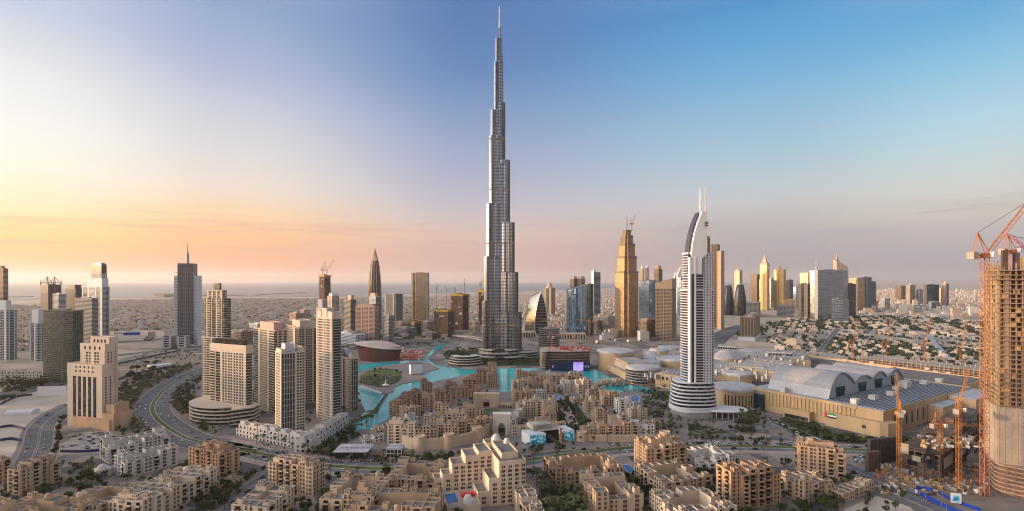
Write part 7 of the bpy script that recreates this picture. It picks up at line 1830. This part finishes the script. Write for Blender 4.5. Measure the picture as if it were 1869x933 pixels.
mass_later = [(1005,735),(1040,724),(1072,770),(1066,792),(1012,790)]
sheet('roundabout_garden', [(143,868),(155,848),(172,850),(172,872),(155,880)], .06, 'grass_lawn'); grove([(143,868),(155,848),(172,850),(172,872),(155,880)], 7, 'palm', 'palm tree on the small planted roundabout at lower left', 'palms on the small roundabout', roads=False)
grove([(625,795),(645,782),(685,755),(694,758),(680,776),(650,800)], 18, 'palm', 'palm tree on the lake promenade below the lakeside towers', 'palms on the lake promenade', z=1.2)
grove([(560,830),(610,800),(640,785),(650,800),(610,835)], 26, 'round', 'leafy tree on the crowded square right of the townhouses', 'trees on the crowded square')
grove([(215,690),(250,665),(290,655),(300,680),(250,720),(220,740)], 14, 'round', 'lone dark tree on the dirt plot behind the stepped tower', 'trees on the dirt plot', s=1.5)
for px, n, lab, grp in (([(108,880),(140,850),(175,880),(230,900),(200,935),(120,930)], 18, 'leafy tree between the lone seven storey block and white blocks', 'trees right of the seven storey block'), ([(690,905),(705,860),(710,930),(694,960)], 8, 'leafy tree between the two courtyard blocks at centre left', 'trees between the centre left courtyards'), ([(795,935),(830,925),(850,960),(800,980)], 8, 'leafy tree beside the row of blue skylights', 'trees beside the skylights'), ([(330,900),(395,905),(420,930),(360,985),(300,985)], 16, 'leafy tree on the strip between bar block and side street', 'trees between bar block and side street'), ([(1135,880),(1160,900),(1175,940),(1168,985)], 8, 'leafy tree between domed corner block and bell turret block', 'trees left of the bell turret block')):
    grove(px, n, 'round', lab, grp, s=1.1)
gt = MB()
def mass(px, n, lo=4, hi=8, roads=True):
    gp = wpoly(px); k = tr = 0
    while k < n and tr < n*30:
        tr += 1; x, y = rng.uniform(min(p[0] for p in gp), max(p[0] for p in gp)), rng.uniform(min(p[1] for p in gp), max(p[1] for p in gp))
        if inside((x,y), gp) and free(x, y, 1.5) and not (roads and onroad(x, y)):
            h = rng.uniform(lo,hi); w = h*rng.uniform(.42,.6); gt.bar((x,y,0),(x,y,h*.6),.2,3); k += 1; mm = rng.randint(0,2)
            for q in range(3): leafball(gt, (x+rng.uniform(-1,1)*w*.5, y+rng.uniform(-1,1)*w*.5, h*rng.uniform(.5,.85)), w*.7, w*.7, w*.55, 24, .75, rng, mm)
mass([(820,655),(808,646),(840,636),(905,638),(985,648),(1010,664),(900,668),(850,663)], 260)
mass([(640,640),(600,640),(590,625),(800,612),(830,618),(800,630),(720,634)], 130, 4, 7)
mass([(940,795),(948,700),(1045,700),(1085,726),(1150,748),(1205,785),(1215,800)], 150, 3, 6); mass([(715,812),(730,760),(900,700),(905,790),(860,806)], 60, 3, 6)
mass([(1165,722),(1185,708),(1232,716),(1236,745),(1245,775),(1325,786),(1300,795),(1195,800),(1180,765)], 90, 3, 6)
mass([(1400,762),(1445,752),(1495,772),(1515,795),(1590,802),(1660,770),(1690,775),(1600,812),(1490,810),(1430,788)], 70, 4, 7)
mass([(205,735),(225,700),(262,690),(300,676),(250,720),(238,770),(225,800),(205,780)], 60, 4, 7); mass([(330,740),(345,700),(370,690),(352,740),(380,790),(350,785)], 30, 4, 7)
mass([(0,720),(60,700),(120,690),(120,700),(60,716),(0,735)], 60, 4, 8); mass([(0,700),(80,694),(120,690),(60,700),(0,712)], 50, 3, 6)
mass([(205,690),(330,640),(365,645),(300,690),(240,740)], 40, 3, 6)
mass([(560,832),(612,800),(640,790),(655,800),(610,838)], 30, 4, 7); mass([(1240,806),(1300,800),(1440,808),(1440,812),(1300,806)], 30, 4, 6)
mass(mass_later, 40, 3, 5)
mass([(1405,762),(1440,755),(1490,772),(1515,795),(1585,802),(1640,770),(1655,780),(1600,808),(1500,808),(1435,788)], 60, 4, 7)
mass([(0,985),(0,872),(120,850),(250,880),(350,850),(440,850),(600,870),(720,865),(830,860),(980,870),(1000,850),(1160,850),(1270,845),(1440,845),(1550,870),(1620,905),(1700,985)], 330, 4, 7)
mass([(215,800),(205,735),(225,700),(262,688),(300,676),(345,664),(352,672),(292,706),(268,735),(270,760),(292,795),(270,800)], 190, 5, 8); mass([(335,760),(305,740),(310,715),(345,690),(380,676),(375,690),(345,715),(345,760),(400,800),(460,812),(380,806)], 110, 4, 8)
mass([(560,846),(620,842),(740,846),(860,842),(950,832),(1060,818),(1060,812),(940,822),(860,832),(740,836),(620,834)], 60, 4, 7)
mass([(1330,760),(1310,740),(1360,740),(1420,756),(1420,775),(1380,790),(1330,795)], 40, 4, 7); mass([(1600,812),(1680,775),(1790,735),(1795,760),(1700,800),(1620,830)], 80, 4, 7)
mass([(0,720),(0,690),(130,690),(130,700)], 70, 4, 8); mass([(425,720),(560,700),(660,690),(660,745),(640,765),(560,775),(430,765)], 70, 4, 7)
gt.build('garden_trees', [M['leaf'], M['leaf_dark'], M['leaf_olive'], M['bark']])['kind'] = 'stuff'
# ------------------------------------------------------------------ low suburbs
def suburb_house(seed, key):
    r = random.Random(seed); m = MB(); w, d, h = r.uniform(11,17), r.uniform(9,14), r.uniform(6.5,8.5); m.tray(-w/2,w/2,-d/2,d/2,0,h,.3,.7,0,1); m.tray(-w/2+1,-w/2+w*.45,-d/2+1,d/2-2,h-.69,h+2.8,.3,.6,0,1); m.box(w/2-.1,w/2+4,-d/2+1,d/2-2,0,4.0,0,1)
    for k in range(3):
        x = -w/2 + w*(.2+.3*k)
        for z in (.8, 4.2): m.box(x-.7,x+.7,-d/2-.06,-d/2-.01,z,z+1.7,2)
    for y in (-d/4, d/4):
        for z in (.8, 4.2): m.box(-w/2-.06,-w/2-.01,y-.7,y+.7,z,z+1.7,2)
    wl = .25; W_, D_ = w/2+6, d/2+6
    for (a,b,c,e) in ((-W_,W_,-D_,-D_+wl),(-W_,W_,D_-wl,D_),(-W_,-W_+wl,-D_,D_),(W_-wl,W_,-D_,D_)): m.box(a,b,c,e,0,2.2,0)
    return m.mesh('suburb_house', [M[key], M['roof_light'], M['glass_win']])
SH = [suburb_house(500+i, k) for i, k in enumerate(('house_white','house_tan','house_orange','house_white','house_tan','house_grey','house_white'))]
def scatter(px, dens_step, rot, jit=.35):
    poly = wpoly(px); a = R(rot); c, s = math.cos(a), math.sin(a); mx = sum(p[0] for p in poly)/len(poly); my = sum(p[1] for p in poly)/len(poly); ext = max(max(abs(p[0]-mx) for p in poly), max(abs(p[1]-my) for p in poly))*1.4; K = int(ext/dens_step); out = []
    for i in range(-K, K+1):
        if i % 5 == 0: continue      # streets
        for j in range(-K, K+1):
            if j % 9 == 0: continue
            u, v = (i + rng.uniform(-jit,jit))*dens_step, (j + rng.uniform(-jit,jit))*dens_step; x, y = mx + u*c - v*s, my + u*s + v*c
            if y > 400 and abs((x/y)*F + CX - 934.5) < 1010 and inside((x,y), poly): out.append((x,y,a))
    return out
SUB = [ ([(200,604),(560,600),(640,602),(720,600),(880,600),(960,585),(960,540),(760,542),(600,546),(430,546),(200,549)], 27, 15, 1.0, 'low pale house in the suburb between the left towers and the sea', 'low houses before the sea', 165),
        ([(0,640),(75,640),(80,560),(0,556)], 30, 20, .8, 'low pale house between the far left towers', 'low houses among the far left towers', 16),
        ([(950,600),(1130,610),(1130,545),(1050,536),(960,540)], 30, 10, .9, 'low orange lit house behind the curved glass towers', 'low houses behind the curved glass towers', 24),
        ([(1395,622),(1560,662),(1790,676),(1790,585),(1600,575),(1420,585)], 30, -30, .6, 'low pale villa among dark trees beyond the mall roofs', 'villas beyond the mall roofs', 110),
        ([(560,646),(720,630),(880,616),(880,600),(640,602),(560,606)], 42, 8, .55, 'mid city block', '', 0), ([(1085,628),(1190,622),(1190,590),(1090,592)], 46, 8, .7, 'mid city block', '', 0), ([(200,640),(330,632),(560,612),(560,604),(200,612)], 60, 8, .3, 'mid city block', '', 0), ([(1400,642),(1560,664),(1560,650),(1440,630)], 40, -30, .4, 'mid city block', '', 0),
        ([(1560,575),(1800,585),(1869,560),(1869,533),(1560,531),(1480,540)], 45, -20, .9, 'tiny pale block in the far city at right', 'tiny blocks of the far city', 0)]
rest = MB(); tcov = MB(); DIMS = [(14,11,7.5),(12,12,7),(16,10,8),(11,9,4.5),(20,14,9.5),(15,12,11)]
def blob(x, y, z, r, h):
    n = len(tcov.v); k = 6; a0 = rng.uniform(0,1)
    for q, (rr, zz) in enumerate(((.75,.05),(1,.45),(.62,.85))):
        for i in range(k): a = a0 + 6.283*i/k; j = rng.uniform(.75,1.25); tcov.v.append((x+r*rr*j*math.cos(a), y+r*rr*j*math.sin(a), z+h*zz*rng.uniform(.85,1.15)))
    tcov.v.append((x,y,z+h))
    for q in range(2):
        for i in range(k): j = (i+1)%k; tcov.f.append((n+q*k+i,n+q*k+j,n+(q+1)*k+j,n+(q+1)*k+i)); tcov.m.append(0)
    for i in range(k): tcov.f.append((n+2*k+i,n+2*k+(i+1)%k,n+3*k)); tcov.m.append(0)
for px, step, rot, keep, lab, grp, nind in SUB:
    pts = [p for p in scatter(px, step, rot) if rng.random() < keep and free(p[0], p[1], 4) and not onroad(p[0], p[1], 6)]
    pts.sort(key=lambda p: p[1])
    for k, (x, y, a) in enumerate(pts):
        if k < nind:
            o = inst('suburb_house', rng.choice(SH), None, (x,y,0), a + R(90)*rng.randint(0,1), (rng.uniform(.8,1.15),)*2 + (rng.uniform(.8,1.2),)); tag(o, lab, 'house', grp)
        else:
            w, d, h = rng.choice(DIMS); f = rng.uniform(.7,1.25)
            if 'far city' in lab: h *= rng.choice([1,1,1.5,2,3,5 if rng.random() < .3 else 1]); f *= 1.5
            if 'mid city' in lab: f *= 1.5; h *= rng.choice([.8,1,1.4,2,2.6])
            m = rng.randint(0,4); rest.rbox(x, y, w*f, d*f, a, 0, h, m, 5)
            if rng.random() < .5: rest.rbox(x + rng.uniform(-2,2), y + rng.uniform(-2,2), w*.4*f, d*.4*f, a, h+.01, h+2.8, m, 5)
        for q in range(rng.choice([0,1,2,2,3]) if 'villa' not in lab else rng.choice([4,5,6,7])):
            bx, by = x + rng.choice([-1,1])*rng.uniform(7.5,14), y + rng.choice([-1,1])*rng.uniform(7,14)
            if free(bx, by, 2) and not onroad(bx, by, 2): blob(bx, by, 0, rng.uniform(2,4.2)*(1.35 if 'villa' in lab else 1), rng.uniform(3,7))
o = rest.build('suburb_houses', [M[k] for k in ('house_white','house_tan','house_orange','house_white','house_grey','roof_light')]); o['kind'] = 'stuff'
# dark tree belts beyond the mall
for px, n in (([(1395,590),(1480,582),(1560,576),(1700,580),(1800,590),(1800,612),(1690,606),(1560,600),(1420,604)], 1500), ([(1330,606),(1352,598),(1400,596),(1400,612),(1350,616)], 90), ([(1480,622),(1560,615),(1640,630),(1790,640),(1790,655),(1640,650),(1500,640)], 420), ([(600,622),(700,612),(800,610),(800,618),(700,622),(620,630)], 260), ([(1090,590),(1170,590),(1170,612),(1090,612)], 60), ([(210,560),(600,552),(860,552),(860,575),(600,580),(240,590)], 700)):
    poly = wpoly(px); xs = [p[0] for p in poly]; ys = [p[1] for p in poly]; k = 0; tr = 0
    while k < n and tr < n*20:
        tr += 1; x, y = rng.uniform(min(xs),max(xs)), rng.uniform(min(ys),max(ys))
        if inside((x,y), poly) and free(x, y, 3) and not onroad(x, y, 2): blob(x, y, 0, rng.uniform(3,7), rng.uniform(4,9)); k += 1
o = tcov.build('tree_cover', M['leaf_dark']); o['kind'] = 'stuff'
# ------------------------------------------------------------------ vehicles, lamps, people
def car_mesh(key, van=False, bus=False):
    m = MB(); L_, W_, h0, h1 = (4.5,1.85,.85,1.5) if not (van or bus) else (5.2,1.95,1.1,2.1) if van else (11.5,2.5,1.2,3.1)
    b = [(-L_/2,-W_/2),(L_/2,-W_/2),(L_/2,W_/2),(-L_/2,W_/2)]; m.prism(b, .28, h0, scale=[(x*.98,y*.96) for x, y in b], bottom=True)
    f0, f1 = (-.42,.28) if not (van or bus) else (-.49,.40) if van else (-.495,.49); c = [(f0*L_,-W_*.47),(f1*L_,-W_*.47),(f1*L_,W_*.47),(f0*L_,W_*.47)]; t = [(f0*L_+.35*(not bus),-W_*.4),(f1*L_-(.75 if not bus else .1),-W_*.4),(f1*L_-(.75 if not bus else .1),W_*.4),(f0*L_+.35*(not bus),W_*.4)]
    m.prism(c, h0+.005, h1-.06, 1, scale=t); m.prism(t, h1-.058, h1, 0)
    for x in (-.31*L_, .31*L_):
        for y in (-W_/2+.02, W_/2-.22):
            n = len(m.v)
            for yy in (y-.03, y+.23):
                for i in range(10): a = 6.283*i/10; m.v.append((x+.33*math.cos(a), yy, .33+.33*math.sin(a)))
            for i in range(10): j = (i+1)%10; m.f.append((n+i,n+j,n+10+j,n+10+i)); m.m.append(2)
            m.f.append(tuple(range(n,n+10))); m.m.append(2); m.f.append(tuple(range(n+10,n+20))); m.m.append(2)
    return m.mesh('car', [M[key], M['car_glass'], M['tyre']])
CARS = [car_mesh('car_white'), car_mesh('car_white', True), car_mesh('car_silver'), car_mesh('car_dark'), car_mesh('car_dark', True), car_mesh('car_red'), car_mesh('car_white')]
BUS = [car_mesh('car_white', bus=True), car_mesh('car_silver', bus=True)]
NCAR = [0]
def traffic(road_, lanes, step, label, group, u0=0, u1=1, fill=.8, bus=0.0):
    L = ROADS[road_][0]; n = len(L)
    for off in lanes:
        P = offs(L, off); acc = rng.uniform(0, step)
        for i in range(int(u0*(n-1)), int(u1*(n-1))):
            d = P[i+1] - P[i]; l = d.length
            while acc < l:
                q = P[i] + d*(acc/l); acc += step*rng.uniform(.8,1.5)
                if rng.random() < fill and NCAR[0] < 292:
                    isb = rng.random() < bus; o = inst('bus' if isb else 'car', rng.choice(BUS if isb else CARS), None, (q.x, q.y, .03), math.atan2(d.y, d.x) + (math.pi if off > 0 else 0)); tag(o, label if not isb else label.replace('car', 'bus', 1), 'bus' if isb else 'car', group if not isb else group.replace('cars','buses')); NCAR[0] += 1; acc += 8 if isb else 0
            acc -= l
traffic('left_avenue', (-18.5,-15), 7, 'car queued on the outer lanes of the curved left avenue', 'cars queued on the left avenue', .28, .62, .85)
traffic('left_avenue', (-8,7,13), 26, 'car driving along the curved left avenue', 'cars driving on the left avenue', .05, 1, .6)
traffic('boulevard', (-13,-10,-6.5), 7.5, 'car in the long jam on the boulevard, right half', 'cars jammed on the boulevard', .60, 1, .85)
traffic('boulevard', (-12,-8), 18, 'car driving along the boulevard before the old quarter', 'cars driving on the boulevard', .05, .6, .5)
traffic('boulevard', (7,11), 22, 'car on the near lanes of the boulevard', 'cars on the near boulevard lanes', .05, 1, .5)
traffic('loop_street', (-5,-2,3), 10, 'car waiting on the street between the boulevard and mall', 'cars waiting before the mall', .05, .9, .75, .3)
traffic('slip_road', (-5,0,5), 40, 'car driving down the slip road at lower right', 'cars on the slip road', 0, .9, .5)
traffic('left_street', (-8,6), 18, 'car on the street at the far left', 'cars on the far left street', .1, 1, .6)
traffic('highway', (-12,-7,7,12), 30, 'car on the highway at the far left', 'cars on the far left highway', .2, 1, .5)
traffic('side_street', (-5,4), 30, 'car on the side street at the bottom', 'cars on the side street', .1, 1, .5)
traffic('mall_highway', (-25,-12,12,25), 40, 'car on the dark highway right of the white hotel tower', 'cars on the dark highway', .1, 1, .5)
pk = MB()
for px, n in (([(112,818),(128,793),(198,788),(208,800),(203,822)], 60), ([(215,660),(260,645),(330,636),(360,640),(330,652),(240,665)], 160), ([(1400,640),(1470,630),(1540,640),(1530,652),(1450,650)], 160), ([(1560,835),(1590,828),(1590,842),(1565,848)], 30), ([(560,640),(600,636),(600,650),(565,650)], 50), ([(330,618),(420,608),(520,604),(520,610),(400,618)], 120)):
    poly = wpoly(px); xs = [p[0] for p in poly]; ys = [p[1] for p in poly]; k = 0
    while k < n:
        x, y = rng.uniform(min(xs),max(xs)), rng.uniform(min(ys),max(ys))
        if not inside((x,y), poly): continue
        k += 1; m = rng.choice([0,0,1,2,2]); pk.rbox(x, y, 4.5, 1.9, .3, .25, .9, m); pk.rbox(x-.1, y, 2.5, 1.7, .3, .91, 1.45, 3, m)
o = pk.build('parked_cars', [M['car_white'], M['car_silver'], M['car_dark'], M['car_glass']]); o['kind'] = 'stuff'
def lamp_mesh():
    m = MB(); m.bar((0,0,0),(0,0,10),.14,0,.09,6); m.bar((0,0,9.9),(1.6,0,10.5),.07); m.bar((0,0,9.9),(-1.6,0,10.5),.07); m.box(1.2,2.2,-.2,.2,10.45,10.6); m.box(-2.2,-1.2,-.2,.2,10.45,10.6); return m.mesh('street_lamp', M['steel'])
LM = lamp_mesh()
for rd, off, st, lab, grp in (('boulevard', 0, 34, 'twin armed street lamp on the planted median of the boulevard', 'lamps on the boulevard median'), ('left_avenue', 0, 34, 'twin armed street lamp on the green median of the curved left avenue', 'lamps on the left avenue median'), ('slip_road', 11.5, 40, 'street lamp beside the slip road at lower right', 'lamps beside the slip road'), ('side_street', 10.5, 36, 'street lamp beside the side street at the bottom', 'lamps beside the side street')):
    L = offs(ROADS[rd][0], off); acc = 10
    for i in range(len(L)-1):
        d = L[i+1]-L[i]; l = d.length
        while acc < l: q = L[i]+d*(acc/l); acc += st; tag(inst('street_lamp', LM, None, (q.x,q.y,.12), math.atan2(d.y,d.x)+1.57), lab, 'street lamp', grp)
        acc -= l
cr = MB()
def folk(px, n, z):
    poly = wpoly(px); xs = [p[0] for p in poly]; ys = [p[1] for p in poly]; k = tr = 0
    while k < n and tr < n*30:
        tr += 1; x, y = rng.uniform(min(xs),max(xs)), rng.uniform(min(ys),max(ys))
        if not inside((x,y), poly) or not free(x, y, .6): continue
        k += 1; h = rng.uniform(1.5,1.8); m = rng.choice([0,0,0,1,2,3]); a = rng.uniform(0,3)
        cr.rbox(x, y, .34, .24, a, z, z+h*.48, 2); cr.rbox(x, y, .5, .3, a, z+h*.48, z+h*.85, m); cr.rbox(x, y, .2, .22, a, z+h*.86, z+h, 4)
folk([(655,702),(660,690),(690,684),(735,690),(728,700),(700,708),(685,709)], 900, 1.26)
folk([(600,806),(636,786),(640,772),(678,756),(704,721),(707,722),(684,757),(646,774),(630,803)], 420, 1.2)
folk([(560,838),(610,836),(700,842),(735,838),(735,846),(620,846),(560,842)], 420, .14); folk([(735,838),(870,832),(870,838),(735,846)], 120, .14)
folk([(1105,690),(1150,712),(1200,706),(1240,716),(1200,722),(1140,716),(1120,705)], 380, .1); folk([(480,800),(560,826),(600,815),(610,832),(540,835),(470,812)], 160, .1); folk([(1090,815),(1200,808),(1300,804),(1300,808),(1100,820)], 120, .14)
o = cr.build('crowd', [M['crowd_cloth'], M['car_dark'], M['hoarding_dark'], M['stone_white'], M['bark']]); o['kind'] = 'stuff'
